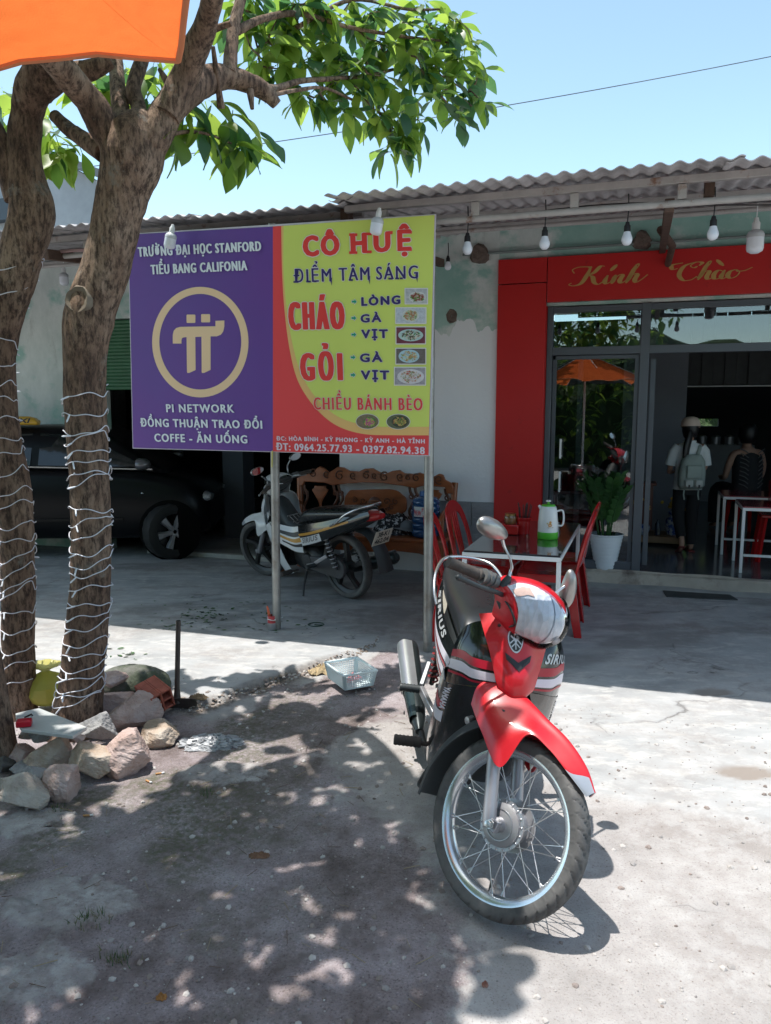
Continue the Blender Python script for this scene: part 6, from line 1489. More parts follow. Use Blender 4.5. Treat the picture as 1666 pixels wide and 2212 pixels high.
    # panel screws
    for S_, pts_ in ((CN, ((0.12, 0.22), (0.12, 0.78))), (FS, ((0.18, 0.12), (0.18, 0.88)))):
        for u_, v_ in pts_:
            sgx = 1.0 if (onsurf(S_, u_, v_, 1) - onsurf(S_, u_, v_, 0)).x > 0 else -1.0
            b = MB(); b.lathe([(0.001, 0.003), (0.005, 0.0025), (0.006, 0.0)], 10, onsurf(S_, u_, v_, 0.001 * sgx), onsurf(S_, u_, v_, sgx) - onsurf(S_, u_, v_, 0)); mk(b, 'screw', M_black, 1 if S_ is FS else 0, smooth=50)
    b = MB(); b.tube(catmull([V((0.80, -0.10, 0.93)), V((0.90, -0.14, 0.90)), V((0.93, -0.115, 0.86)), V((0.90, -0.09, 0.84))], 6), 0.0042, 6); b.tube(catmull([V((0.80, 0.10, 0.93)), V((0.89, 0.14, 0.90)), V((0.92, 0.11, 0.86)), V((0.90, 0.08, 0.84))], 6), 0.0042, 6); mk(b, 'control_cable', M_black, 1, smooth=60)
    # cables in front of the shield
    b = MB(); b.lathe([(0.001, 0.012), (0.014, 0.010), (0.016, 0.0), (0.010, -0.004)], 12, (0.93, -0.12, 0.50), (0.5, -1, 0)); b.tube([V((0.93, -0.12, 0.50)), V((0.90, -0.08, 0.52))], 0.012, 8); mk(b, 'horn', M_alloy, 0, smooth=50)
    b = MB(); b.loft([sect(0.96, 0.09, 0.42, 0.64, 16), sect(0.88, 0.10, 0.30, 0.62, 16), sect(0.80, 0.11, 0.22, 0.55, 16), sect(0.72, 0.11, 0.18, 0.45, 16)]); mk(b, 'inner_shield', M_black, 0, smooth=60)
    if stripes == 'white':
        b = MB(); cz_ = 0.52
        for i in range(4):
            y = -0.06 + 0.04 * i; b.tube([V((0.66, y, 0.66)), V((0.56, y, 0.60)), V((0.50, y, 0.62))], 0.003, 6)
        for x, z in ((0.66, 0.66), (0.58, 0.615), (0.50, 0.62)): b.tube([V((x, -0.08, z)), V((x, 0.08, z))], 0.004, 6)
        mk(b, 'luggage_hook', M_alloy, 0, smooth=60)
    return root

RL = R(8.0)
moto_red = make_moto('parked_motorcycle', 'red and black underbone motorcycle with spoked wheels in the foreground, front wheel turned aside', (0.330, 2.88, 0.0), R(-88.3), RL, R(45), M_bodyred, None, True, M_bodyblk, 'red')
moto_white = make_moto('parked_motorcycle', 'white and black underbone motorcycle with cast wheels and number plate, parked by the carved bench', (-0.72, 6.80, 0.0), R(134.5), R(6), R(14), M_bodywht, None, False, M_bodywht, 'white', plate=[('38-K1', 0.012), ('462.04', -0.052)])

# ---------------- dark taxi under the awning ----------------
M_car = mat('black_car_paint', (0.004, 0.0045, 0.006), 0.30, var=0.1, spec=0.22)
M_cgl = mat('car_glass', (0.012, 0.018, 0.018), 0.05, var=0.2, coat=0.4)
M_trim = mat('car_chrome', (0.45, 0.46, 0.48), 0.2, metal=0.9)
cw = G(372, 1207)
chd = R(4); cfw = V((math.cos(chd), math.sin(chd), 0)); clf = V((-math.sin(chd), math.cos(chd), 0))
car0 = V((cw.x, cw.y, 0)) - cfw * 1.33 + clf * 0.83
car = thing('parked_taxi', 'dark taxi saloon with yellow roof sign parked in the shade behind the trunks', 'car', car0, (0, 0, chd))
def csec(x, prof):        # half profile (y, z) mirrored
    L_ = [V((x, -y, z)) for y, z in prof]; return L_ + [V((x, y, z)) for y, z in reversed(prof)]
rows = [(-2.10, [(0.55, 0.32), (0.74, 0.36), (0.80, 0.55), (0.78, 0.78), (0.70, 0.93), (0.40, 0.97)]),
        (-1.75, [(0.60, 0.25), (0.80, 0.30), (0.85, 0.55), (0.84, 0.82), (0.76, 1.00), (0.45, 1.03)]),
        (-0.9, [(0.62, 0.22), (0.82, 0.26), (0.865, 0.50), (0.86, 0.80), (0.79, 0.975), (0.5, 0.99)]),
        (0.2, [(0.62, 0.21), (0.82, 0.25), (0.865, 0.50), (0.86, 0.78), (0.79, 0.945), (0.5, 0.965)]),
        (0.95, [(0.62, 0.21), (0.82, 0.25), (0.865, 0.50), (0.855, 0.76), (0.77, 0.925), (0.45, 0.955)]),
        (1.42, [(0.60, 0.22), (0.80, 0.27), (0.85, 0.50), (0.83, 0.72), (0.72, 0.85), (0.40, 0.89)]),
        (1.60, [(0.55, 0.24), (0.74, 0.30), (0.79, 0.48), (0.76, 0.66), (0.64, 0.76), (0.35, 0.80)]),
        (1.71, [(0.45, 0.28), (0.62, 0.32), (0.66, 0.46), (0.62, 0.58), (0.5, 0.66), (0.3, 0.69)])]
def interp_rows(rows, n):
    xs_ = catmull([V((r[0], 0, 0)) for r in rows], n); cols = [catmull([V((0, r[1][k][0], r[1][k][1])) for r in rows], n) for k in range(len(rows[0][1]))]
    return [(xs_[i].x, [(cols[k][i].y, cols[k][i].z) for k in range(len(cols))]) for i in range(len(xs_))]
b = MB(); b.loft([csec(x, [(p.y, p.z) for p in catmull([V((0, a, c)) for a, c in pr], 4)]) for x, pr in interp_rows(rows, 6)]); cbody = b.build('body', M_car, car, smooth=50)
rf = [(-1.55, [(0.70, 1.00), (0.60, 1.02), (0.3, 1.03)]), (-1.08, [(0.735, 0.99), (0.62, 1.24), (0.3, 1.27)]), (-0.63, [(0.755, 0.985), (0.60, 1.345), (0.3, 1.385)]), (-0.03, [(0.765, 0.965), (0.60, 1.375), (0.3, 1.42)]), (0.52, [(0.765, 0.955), (0.60, 1.33), (0.3, 1.37)]), (0.92, [(0.75, 0.94), (0.66, 1.12), (0.35, 1.16)]), (1.29, [(0.72, 0.91), (0.66, 0.93), (0.4, 0.95)])]
b = MB(); b.loft([csec(x, [(p.y, p.z) for p in catmull([V((0, a, c)) for a, c in pr], 4)]) for x, pr in interp_rows(rf, 5)]); b.build('roof', M_car, car, smooth=50)
for sy in (-1, 1):
    for nm, pts in (('window', [(-1.22, 1.03), (-0.98, 1.22), (-0.55, 1.315), (-0.28, 1.33), (-0.28, 1.00)]), ('window', [(-0.20, 1.00), (-0.20, 1.33), (0.15, 1.31), (0.45, 1.21), (0.92, 0.98)])):
        b = MB(); vs = [V((x + 0.17, sy * (0.775 - (z - 0.97) * 0.40 + 0.004), z)) for x, z in pts]; cen = sum(vs, V()) / len(vs)
        b.add(vs, [list(range(len(vs))) if sy > 0 else list(reversed(range(len(vs))))]); b.build(nm, M_cgl, car, smooth=0)
    b = MB(); b.bar((-1.08, sy * 0.792, 1.01), (1.15, sy * 0.785, 0.955), 0.010, 0.014); b.build('window_trim', M_trim, car)
    for x in (-0.42, 0.62 - 1.35):
        pass
    for x in (-0.52,):
        b = MB(); b.tube(catmull([V((x, sy * 0.86, 0.80)), V((x + 0.06, sy * 0.895, 0.805)), V((x + 0.16, sy * 0.895, 0.80)), V((x + 0.20, sy * 0.86, 0.795))], 4), 0.014, 8); b.lathe([(0.001, 0.004), (0.05, 0.002), (0.055, -0.01)], 16, (x + 0.1, sy * 0.862, 0.80), (0, sy, 0)); b.build('door_handle', M_trim, car, smooth=50)
    b = MB(); b.bar((-1.0, sy * 0.868, 0.42), (0.85, sy * 0.868, 0.44), 0.012, 0.035); b.build('side_strip', M_car, car, bevel=0.004)
    b = MB(); b.loft([[V((1.08 + dx, sy * (0.93 + 0.10 * math.cos(a) * k), 1.02 + 0.065 * math.sin(a) * k)) for a in [2 * math.pi * i / 16 for i in range(16)]] for dx, k in ((-0.05, 0.85), (-0.02, 1.0), (0.04, 0.9), (0.08, 0.5))]); b.tube([V((1.02, sy * 0.76, 0.96)), V((1.08, sy * 0.88, 1.0))], 0.02, 8); b.build('wing_mirror', mat('satin_grey_car', (0.20, 0.20, 0.22), 0.25, metal=0.6), car, smooth=50)
    b = MB(); b.lathe([(0.001, 0.006), (0.018, 0.005), (0.022, 0.0)], 10, (1.05, sy * 0.855, 0.70), (0, sy, 0)); b.build('side_lamp', M_trim, car, smooth=50)
    for wx in (-1.22, 1.33):
        stc = R(36) if wx > 0 else 0.0
        Mw = Matrix.Rotation(stc, 3, 'Z'); wc = V((wx, sy * 0.815, 0.30))
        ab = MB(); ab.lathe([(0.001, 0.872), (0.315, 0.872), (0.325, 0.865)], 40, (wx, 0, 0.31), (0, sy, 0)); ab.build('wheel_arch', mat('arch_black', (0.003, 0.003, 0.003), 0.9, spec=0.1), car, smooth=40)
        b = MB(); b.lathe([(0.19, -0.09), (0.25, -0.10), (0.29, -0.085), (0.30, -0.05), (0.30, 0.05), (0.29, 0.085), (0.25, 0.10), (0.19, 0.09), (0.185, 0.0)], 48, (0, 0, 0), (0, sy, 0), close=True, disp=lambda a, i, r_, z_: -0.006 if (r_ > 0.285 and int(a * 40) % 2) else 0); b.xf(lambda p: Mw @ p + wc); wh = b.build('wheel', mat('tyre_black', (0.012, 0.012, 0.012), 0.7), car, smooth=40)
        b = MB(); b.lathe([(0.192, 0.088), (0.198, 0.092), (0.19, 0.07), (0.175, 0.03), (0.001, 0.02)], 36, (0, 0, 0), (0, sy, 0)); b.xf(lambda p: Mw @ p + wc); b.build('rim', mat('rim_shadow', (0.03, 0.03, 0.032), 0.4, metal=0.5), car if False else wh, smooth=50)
        for i in range(6):
            a = 2 * math.pi * i / 6 + 0.2; e = V((math.cos(a), 0, math.sin(a))); t_ = V((-math.sin(a), 0, math.cos(a))); b = MB(); secs = []
            for r_, w_, y_ in ((0.02, 0.028, 0.088), (0.09, 0.030, 0.092), (0.185, 0.048, 0.086)): secs.append([e * r_ + t_ * w_ * sx + V((0, sy * (y_ + dy), 0)) for sx, dy in ((-1, -0.02), (1, -0.02), (0.6, 0.006), (-0.6, 0.006))])
            b.loft(secs); b.xf(lambda p: Mw @ p + wc); b.build('spoke', mat('alloy_rim', (0.34, 0.34, 0.36), 0.3, metal=0.6), wh, smooth=30)
for sy in (-1, 1):
    b = MB(); b.loft([[V((1.55 + dx, sy * (0.55 + 0.14 * math.cos(a)), 0.64 + 0.075 * math.sin(a) * k)) for a in [2 * math.pi * i / 14 for i in range(14)]] for dx, k in ((0, 1), (0.12, 0.9), (0.18, 0.4))]); b.build('headlight', M_lens, car, smooth=50)
b = MB(); b.tube([V((0.5, -0.5, 1.33)), V((0.46, -0.52, 1.68))], 0.003, 6); b.build('aerial', M_black, car)
# roof sign
tx = W(44, 920, car0.y - 0.62); 
ts = thing('taxi_roof_sign', 'yellow TAXI lamp box on the roof of the dark car', 'taxi sign', (tx.x, tx.y, 1.0))
txl = (W(40, 920, tx.y)).z
b = MB(); S_ = []
for x, k in ((-0.30, 0.30), (-0.27, 0.8), (-0.18, 1.0), (0.10, 1.0), (0.17, 0.8), (0.20, 0.3)):
    S_.append([V((x, 0.055 * math.cos(a) * (0.6 + 0.4 * k), -0.0 + (0.045 + 0.047 * (math.copysign(abs(math.sin(a)) ** 0.5, math.sin(a)))) * (k if math.sin(a) > 0 else 1))) for a in [2 * math.pi * i / 20 for i in range(20)]])
b.loft(S_); zc = W(40, 918, tx.y).z - 1.0
b.xf(lambda p: p + V((0, 0, zc))); tso = b.build('lamp_box', mat('yellow_acrylic', (0.62, 0.36, 0.03), 0.3, var=0.05, coat=0.3), ts, smooth=50)
text_on('TAXI', lambda x, y, l: V((-0.13 + 0.27 * x, -0.0590 - l * 0.0001, zc + 0.024 + y * 0.046)), M_black, parent=ts, bold=0.03, shear=0.25)

# ---------------- carved wooden bench ----------------
M_wood = mat('varnished_red_wood', (0.26, 0.075, 0.024), 0.32, var=0.35, vscale=5, stretch=(1, 1, 4), coat=0.2, bump=0.15)
M_wood2 = mat('dark_carved_wood', (0.10, 0.030, 0.012), 0.4, var=0.35, vscale=12, bump=0.6, bscale=60, bdist=0.006)
bench = thing('carved_bench', 'long varnished wooden bench with scroll-carved back against the white wall', 'bench', B(-1.60, 0.1), BR)
BW = 0.78
def by(d): return -(d - 0.1)
M_b = lambda dep: (lambda p: V((p.x, by(dep) - p.z, p.y)))
top_ = [(-BW, 0.83), (-BW - 0.01, 0.90), (-BW + 0.03, 0.945), (-0.62, 0.955), (-0.60, 1.0), (-0.55, 1.025), (-0.50, 1.005), (-0.46, 0.965), (-0.40, 1.0), (-0.36, 1.025), (-0.30, 1.02), (-0.24, 0.99), (-0.14, 0.985), (-0.08, 1.015), (0.0, 1.02), (0.06, 0.99), (0.12, 0.965), (0.20, 1.0), (0.27, 1.01), (0.32, 0.98), (0.40, 0.975), (0.47, 0.99), (0.52, 0.975), (0.60, 0.95), (0.66, 0.985), (0.70, 0.975), (0.72, 0.93), (BW, 0.90), (BW + 0.02, 0.86), (BW + 0.01, 0.80)]
bot_ = [(BW - 0.04, 0.80), (BW - 0.06, 0.86), (0.5, 0.865), (0.42, 0.84), (0.30, 0.86), (0.1, 0.88), (-0.1, 0.88), (-0.3, 0.86), (-0.42, 0.84), (-0.5, 0.865), (-BW + 0.06, 0.87), (-BW + 0.04, 0.83)]
b = MB(); b.prism(top_ + bot_, 0.02, 0.06, M=M_b(0.14)); b.build('crest_rail', M_wood, bench, bevel=0.006)
def curl(cx, cz, r, a0, turns, sgn, dep, parent, w=0.010):
    pts = []
    for i in range(26):
        t = i / 25; a = a0 + sgn * turns * 2 * math.pi * t; rr_ = r * (1 - 0.82 * t); pts.append(V((cx + rr_ * math.cos(a), by(dep), cz + rr_ * math.sin(a))))
    b = MB(); b.tube(pts, [w * (1 - 0.5 * i / 25) for i in range(26)], 6); return b.build('scroll', M_wood2, parent, smooth=60)
for cx, cz, r, s_ in ((-0.62, 0.955, 0.045, 1), (-0.34, 0.94, 0.05, 1), (-0.20, 0.945, 0.035, -1), (-0.06, 0.95, 0.04, 1), (0.12, 0.94, 0.05, 1), (0.28, 0.945, 0.04, -1), (0.44, 0.94, 0.04, 1), (0.66, 0.93, 0.045, -1), (-0.48, 0.95, 0.035, -1), (0.56, 0.93, 0.03, 1), (0.02, 0.95, 0.03, -1), (0.36, 0.94, 0.03, 1)):
    curl(cx, cz, r, 1.0 * s_, 1.3, s_, 0.205, bench, 0.008)
cloud = []
for i in range(72):
    a = 2 * math.pi * i / 72; c, s_ = math.cos(a), math.sin(a)
    cloud.append((0.02 + 0.31 * math.copysign(abs(c) ** 0.55, c) * (1 + 0.035 * math.cos(6 * a)), 0.68 + 0.135 * math.copysign(abs(s_) ** 0.5, s_) * (1 + 0.06 * math.cos(5 * a))))
b = MB(); b.prism(cloud, 0.02, 0.045, M=M_b(0.14)); b.build('back_panel', M_wood, bench, bevel=0.005)
b = MB(); b.lathe([(0.001, 0.004), (0.06, 0.006), (0.065, 0.002)], 24, (0.02, by(0.187), 0.68), (0, -1, 0)); b.build('carving', M_wood2, bench, smooth=50)
for k in range(3):
    b = MB(); b.bar((-0.03, by(0.194), 0.655 + 0.024 * k), (0.07, by(0.194), 0.655 + 0.024 * k), 0.006, 0.008); b.build('carving', M_wood, bench)
for sx in (-1, 1):
    for q, (dx, dz, r) in enumerate(((0.12, 0.02, 0.035), (0.17, -0.03, 0.03), (0.21, 0.025, 0.03), (0.13, -0.045, 0.022))):
        curl(0.02 + sx * dx, 0.68 + dz, r, q, 1.2, sx, 0.19, bench, 0.006)
for cx in (-0.56, 0.60):
    vase = []
    for t in range(20):
        z = t / 19; w = 0.10 * (0.55 + 0.45 * math.sin(2.2 + 5.5 * z)) * (1 if z < 0.9 else 0.6); vase.append((w, 0.47 + 0.36 * z))
    b = MB(); b.prism([(cx + w, z) for w, z in vase] + [(cx - w, z) for w, z in reversed(vase)], 0.02, 0.045, M=M_b(0.14)); b.build('vase_panel', M_wood, bench, bevel=0.005)
for cx in (-0.72, -0.40, -0.345, 0.385, 0.44, 0.735):
    pts = [V((cx + 0.022 * math.sin(t * 1.25), by(0.165), 0.44 + 0.045 * t)) for t in range(10)]
    b = MB(); b.tube(catmull(pts, 4), 0.015, 8); b.build('baluster', M_wood2, bench, smooth=60)
    curl(cx, 0.76, 0.03, 0, 1.2, 1 if cx < 0 else -1, 0.17, bench, 0.009); curl(cx, 0.56, 0.03, 3, 1.2, -1 if cx < 0 else 1, 0.17, bench, 0.009)
for sx in (-1, 1):
    b = MB(); b.tube(catmull([V((sx * BW, by(0.16), 0.0)), V((sx * BW, by(0.16), 0.4)), V((sx * (BW + 0.01), by(0.15), 0.7)), V((sx * (BW + 0.02), by(0.13), 0.90))], 5), [0.032] * 16, 8); b.build('back_post', M_wood, bench, smooth=50)
    arm = [V((sx * BW, by(0.18), 0.66)), V((sx * BW, by(0.35), 0.665)), V((sx * BW, by(0.52), 0.64)), V((sx * BW, by(0.60), 0.60)), V((sx * BW, by(0.62), 0.55))]
    b = MB(); b.tube(catmull(arm, 5), 0.026, 8, flat=0.8); b.tube([V((sx * BW, by(0.52), 0.64)), V((sx * BW, by(0.54), 0.42))], 0.02, 8); b.build('armrest', M_wood, bench, smooth=50)
b = MB(); b.box((0, by(0.40), 0.415), (2 * BW + 0.10, 0.52, 0.035)); b.build('seat', M_wood, bench, bevel=0.008)
ap = [(-BW, 0.40), (-BW, 0.30), (-0.70, 0.27), (-0.60, 0.30), (-0.4, 0.31), (-0.2, 0.29), (0, 0.285), (0.2, 0.29), (0.4, 0.31), (0.6, 0.30), (0.70, 0.27), (BW, 0.30), (BW, 0.40)]
b = MB(); b.prism(ap, 0.0, 0.025, M=M_b(0.62)); b.build('apron', M_wood, bench, bevel=0.004)
for sx in (-1, 1):
    for d in (0.16, 0.61):
        b = MB(); b.tube([V((sx * (BW - 0.0), by(d), 0.405)), V((sx * (BW + 0.004), by(d + 0.01), 0.25)), V((sx * (BW - 0.01), by(d - 0.015), 0.10)), V((sx * (BW + 0.01), by(d + 0.02), 0.0))], [0.042, 0.038, 0.028, 0.036], 8); b.build('leg', M_wood, bench, smooth=40)

# blue water bottle on the bench
bp_ = B(-0.98, 0.50, 0.434)
wb = thing('water_bottle', 'large blue water bottle with a coloured label standing on the bench', 'water bottle', bp_)
M_bluep = mat('blue_plastic', (0.012, 0.06, 0.16), 0.12, var=0.2, vscale=6, coat=0.4)
prof = [(0.001, 0.0), (0.115, 0.0), (0.128, 0.015)]
for k in range(5):
    z = 0.03 + 0.055 * k; prof += [(0.130, z), (0.130, z + 0.035), (0.122, z + 0.045)]
prof += [(0.130, 0.31), (0.125, 0.335), (0.10, 0.36), (0.06, 0.372), (0.045, 0.376)]
b = MB(); b.lathe(prof, 40); b.build('bottle_body', M_bluep, wb, smooth=50)
b = MB(); b.lathe([(0.048, 0.372), (0.056, 0.374), (0.057, 0.41), (0.05, 0.418), (0.001, 0.42)], 30, disp=lambda a, i, r, z: 0.0015 * math.sin(30 * a)); b.build('cap', mat('blue_cap', (0.02, 0.10, 0.30), 0.4), wb, smooth=50)
b = MB(); b.lathe([(0.1315, 0.195), (0.1315, 0.285)], 20, a0=-0.75, a1=0.75, xax=(-0.25, -1, 0)); b.build('label', mat('bottle_label', (0.55, 0.60, 0.58), 0.5, var=0.1, col2=(0.5, 0.10, 0.12), c2scale=16, c2pos=0.52, c2soft=0.05), wb, smooth=60)
# heap of patterned cloth on the bench
cl = thing('cloth_heap', 'crumpled black and white patterned cloth with a grey cap lying on the bench', 'clothes', B(-1.32, 0.40, 0.434))
b = MB(); vs = []; fs = []; nr, ns = 12, 36
for i in range(nr + 1):
    f = i / nr
    for j in range(ns):
        a = 2 * math.pi * j / ns; r_ = 0.20 * f ** 0.7 * (1 + 0.25 * noise.noise(V((math.cos(a) * 1.5, math.sin(a) * 1.5, 2)))); h = 0.20 * (1 - f ** 2.2) * (0.8 + 0.5 * noise.noise(V((math.cos(a) * 2 * f, math.sin(a) * 2 * f, 5)))) + 0.03 * noise.noise(V((r_ * 30 * math.cos(a), r_ * 30 * math.sin(a), 1)))
        vs.append(V((r_ * math.cos(a) * 1.1, r_ * math.sin(a) * 0.8, max(0.002, h))))
for i in range(nr):
    for j in range(ns): fs.append((i * ns + j, i * ns + (j + 1) % ns, (i + 1) * ns + (j + 1) % ns, (i + 1) * ns + j))
b.add(vs, fs); b.build('cloth', mat('patterned_cloth', (0.012, 0.012, 0.014), 0.85, var=0.1, col2=(0.55, 0.55, 0.55), c2scale=28, c2pos=0.56, c2soft=0.015), cl, smooth=60)
b = MB(); b.lathe([(0.001, 0.10), (0.05, 0.095), (0.085, 0.06), (0.095, 0.02), (0.16, 0.005)], 24, (0.12, -0.06, 0.03), (0.2, 0.1, 1)); b.build('cap', mat('grey_cap', (0.18, 0.20, 0.21), 0.8), cl, smooth=60)

# ---------------- table and red plastic chairs ----------------
M_redp = mat('red_plastic', (0.48, 0.012, 0.014), 0.26, var=0.12, vscale=4, coat=0.25)
M_ttop = mat('dark_gloss_top', (0.03, 0.028, 0.032), 0.06, var=0.15, coat=0.6)
def make_table(name, label, loc, rot, lx, ly, h, group=None, top=None):
    t = thing(name, label, 'table', loc, rot, group)
    b = MB(); b.box((0, 0, h - 0.008), (lx - 0.012, ly - 0.012, 0.014)); b.build('table_top', top or M_ttop, t, bevel=0.002)
    b = MB(); w = 0.026
    for sx in (-1, 1): b.box((sx * (lx / 2 - w / 2), 0, h - 0.026), (w, ly - 2 * w - 0.001, w))
    for sy in (-1, 1): b.box((0, sy * (ly / 2 - w / 2), h - 0.026), (lx - 0.0, w, w))
    b.build('table_frame', M_white, t, bevel=0.002)
    for sx in (-1, 1):
        for sy in (-1, 1): b = MB(); b.box((sx * (lx / 2 - w / 2), sy * (ly / 2 - w / 2), (h - 0.0405) / 2), (w, w, h - 0.0405)); b.build('leg', M_white, t, bevel=0.002)
    return t
TC = local(B(0.12, 1.88)); TH = 0.72
table1 = make_table('dining_table', 'dark glossy table with white steel frame and kettle on top, outside the door', B(0.135, 1.88), BR, 0.60, 1.42, TH)
def make_chair(name, label, loc, rz, group):
    t = thing(name, label, 'chair', loc, (0, 0, rz), group)       # sits facing +x
    S_ = surf([[(-0.19, -0.20, 0.435), (-0.20, -0.1, 0.428), (-0.20, 0.1, 0.428), (-0.19, 0.20, 0.435)], [(-0.05, -0.215, 0.432), (-0.05, -0.1, 0.418), (-0.05, 0.1, 0.418), (-0.05, 0.215, 0.432)], [(0.12, -0.215, 0.435), (0.12, -0.1, 0.424), (0.12, 0.1, 0.424), (0.12, 0.215, 0.435)], [(0.20, -0.20, 0.43), (0.21, -0.1, 0.426), (0.21, 0.1, 0.426), (0.20, 0.20, 0.43)], [(0.215, -0.19, 0.39), (0.225, -0.1, 0.388), (0.225, 0.1, 0.388), (0.215, 0.19, 0.39)]])
    b = MB(); b.patch(S_, nu=16, nv=14, th=0.008); b.build('seat', M_redp, t, smooth=60)
    b = MB(); b.bar((-0.19, -0.20, 0.405), (0.20, -0.20, 0.405), 0.008, 0.055); b.bar((-0.19, 0.20, 0.405), (0.20, 0.20, 0.405), 0.008, 0.055); b.bar((-0.195, -0.2, 0.405), (-0.195, 0.2, 0.405), 0.008, 0.055); b.build('seat_skirt', M_redp, t, bevel=0.002)
    for sx, sy in ((1, 1), (1, -1), (-1, 1), (-1, -1)):
        tp = V((sx * 0.185, sy * 0.195, 0.43)); bt = V((sx * 0.235 if sx > 0 else -0.25, sy * 0.225, 0.0)); b = MB(); secs = []
        for k in range(5):
            c_ = tp.lerp(bt, k / 4); w = 0.036 - 0.012 * k / 4
            secs.append([c_ + V((sx * a, sy * d_, 0)) for a, d_ in ((0.004, 0.004), (-2 * w, 0.004), (-2 * w, -0.006), (-0.010, -0.012), (-0.006, -2 * w), (0.004, -2 * w))])
        b.loft(secs); b.build('leg', M_redp, t, smooth=30, bevel=0.002)
    # back: outer hoop and three-slat splat
    hp = [V((-0.195, -0.200, 0.40)), V((-0.215, -0.212, 0.52)), V((-0.250, -0.205, 0.66)), V((-0.285, -0.165, 0.775)), V((-0.302, -0.09, 0.825)), V((-0.306, 0, 0.838)), V((-0.302, 0.09, 0.825)), V((-0.285, 0.165, 0.775)), V((-0.250, 0.205, 0.66)), V((-0.215, 0.212, 0.52)), V((-0.195, 0.200, 0.40))]
    ch = catmull(hp, 5); b = MB(); k = len(ch); secs = []
    for i in range(k):
        tn = (ch[min(i + 1, k - 1)] - ch[max(i - 1, 0)]).normalized(); x = V((0.95, 0, 0.3)).normalized(); x = (x - tn * x.dot(tn)).normalized(); y = tn.cross(x); w = 0.033 + 0.012 * math.sin(math.pi * i / (k - 1)) 
        secs.append([ch[i] + x * a + y * d_ for a, d_ in ((0.007, w), (-0.007, w * 0.9), (-0.007, -w * 0.9), (0.007, -w))])
    b.loft(secs); b.build('back_hoop', M_redp, t, smooth=40, bevel=0.002)
    for y in (-0.042, 0, 0.042):
        sl = catmull([V((-0.20, y * 0.8, 0.42)), V((-0.232, y, 0.54)), V((-0.268, y * 1.1, 0.68)), V((-0.302, y * 1.2, 0.825))], 5); b = MB(); secs = []
        for i, c_ in enumerate(sl): secs.append([c_ + V((a, d_, 0)) for a, d_ in ((0.005, 0.017), (-0.005, 0.017), (-0.005, -0.017), (0.005, -0.017))])
        b.loft(secs); b.build('back_slat', M_redp, t, smooth=40, bevel=0.002)
    return t
CG = 'red plastic chairs round the outdoor table'
ch1 = make_chair('plastic_chair', 'red plastic chair on the bench side of the table, nearer the camera', B(-0.235, 1.98), -ANG + R(3), CG)
dup(ch1, B(-0.22, 1.40), (0, 0, -ANG - R(4)), 'red plastic chair on the bench side of the table, nearer the wall', CG)
dup(ch1, B(0.255, 1.60), (0, 0, math.pi - ANG + R(2)), 'red plastic chair on the doorway side of the table, nearer the camera', CG)
dup(ch1, B(0.25, 1.08), (0, 0, math.pi - ANG - R(3)), 'red plastic chair on the doorway side of the table, nearer the step', CG)
# things on the table
kt = G(1183, 1163, TH); kt.z = TH + 0.0005
ket = thing('thermos_kettle', 'white thermos kettle with bright green base and lid', 'kettle', kt)
b = MB(); b.lathe([(0.072, 0.05), (0.071, 0.12), (0.064, 0.20), (0.056, 0.232), (0.050, 0.236)], 36); b.build('kettle_body', mat('white_gloss_plastic', (0.72, 0.73, 0.74), 0.25), ket, smooth=60)
M_lime = mat('lime_plastic', (0.10, 0.48, 0.04), 0.3)
b = MB(); b.lathe([(0.001, 0.0), (0.070, 0.0), (0.073, 0.006), (0.0735, 0.05), (0.072, 0.051)], 36); b.build('kettle_base', M_lime, ket, smooth=50)
b = MB(); b.lathe([(0.050, 0.236), (0.046, 0.246), (0.02, 0.25), (0.008, 0.252), (0.008, 0.268)], 24); b.build('lid', M_lime, ket, smooth=50)
b = MB(); b.lathe([(0.008, 0.266), (0.018, 0.268), (0.02, 0.274), (0.014, 0.279), (0.001, 0.280)], 20); b.build('lid_knob', M_white, ket, smooth=50)
b = MB(); b.tube(catmull([V((0.060, -0.01, 0.20)), V((0.098, -0.02, 0.205)), V((0.108, -0.022, 0.15)), V((0.100, -0.02, 0.10)), V((0.071, -0.01, 0.095))], 5), 0.0065, 8); b.build('kettle_handle', M_white, ket, smooth=60)
b = MB(); b.tube([V((-0.045, 0, 0.215)), V((-0.070, 0, 0.240))], [0.016, 0.009], 10); b.build('spout', M_white, ket, smooth=60)
for dx, dz, r_, c in ((0.0, 0.105, 0.014, (0.62, 0.30, 0.08)), (0.002, 0.126, 0.009, (0.62, 0.30, 0.08)), (-0.018, 0.118, 0.006, (0.55, 0.45, 0.2)), (0.004, 0.088, 0.022, (0.35, 0.2, 0.1))):
    b = MB(); n_ = 16; yf = -math.sqrt(0.0725 ** 2 - dx * dx) - 0.001
    b.add([V((dx + r_ * math.cos(2 * math.pi * i / n_), -math.sqrt(max(1e-6, 0.0712 ** 2 - (dx + r_ * math.cos(2 * math.pi * i / n_)) ** 2)) - 0.0008, dz + r_ * (0.2 if c[0] == 0.35 else 1) * math.sin(2 * math.pi * i / n_))) for i in range(n_)], [list(range(n_))]); b.build('printed_motif', mat('motif_%d' % int(c[0] * 100 + c[1] * 10), c, 0.4), ket, smooth=0)
ket.scale = (0.93,) * 3
cu = G(1130, 1153, TH); cu.z = TH + 0.0005
cup = thing('chopstick_holder', 'red plastic cup full of chopsticks beside the white kettle', 'holder', cu)
b = MB(); b.lathe([(0.001, 0.0), (0.045, 0.0), (0.048, 0.09), (0.055, 0.10), (0.055, 0.118), (0.050, 0.118), (0.045, 0.02), (0.001, 0.018)], 28); b.build('cup', M_redp, cup, smooth=50)
r_ = random.Random(3)
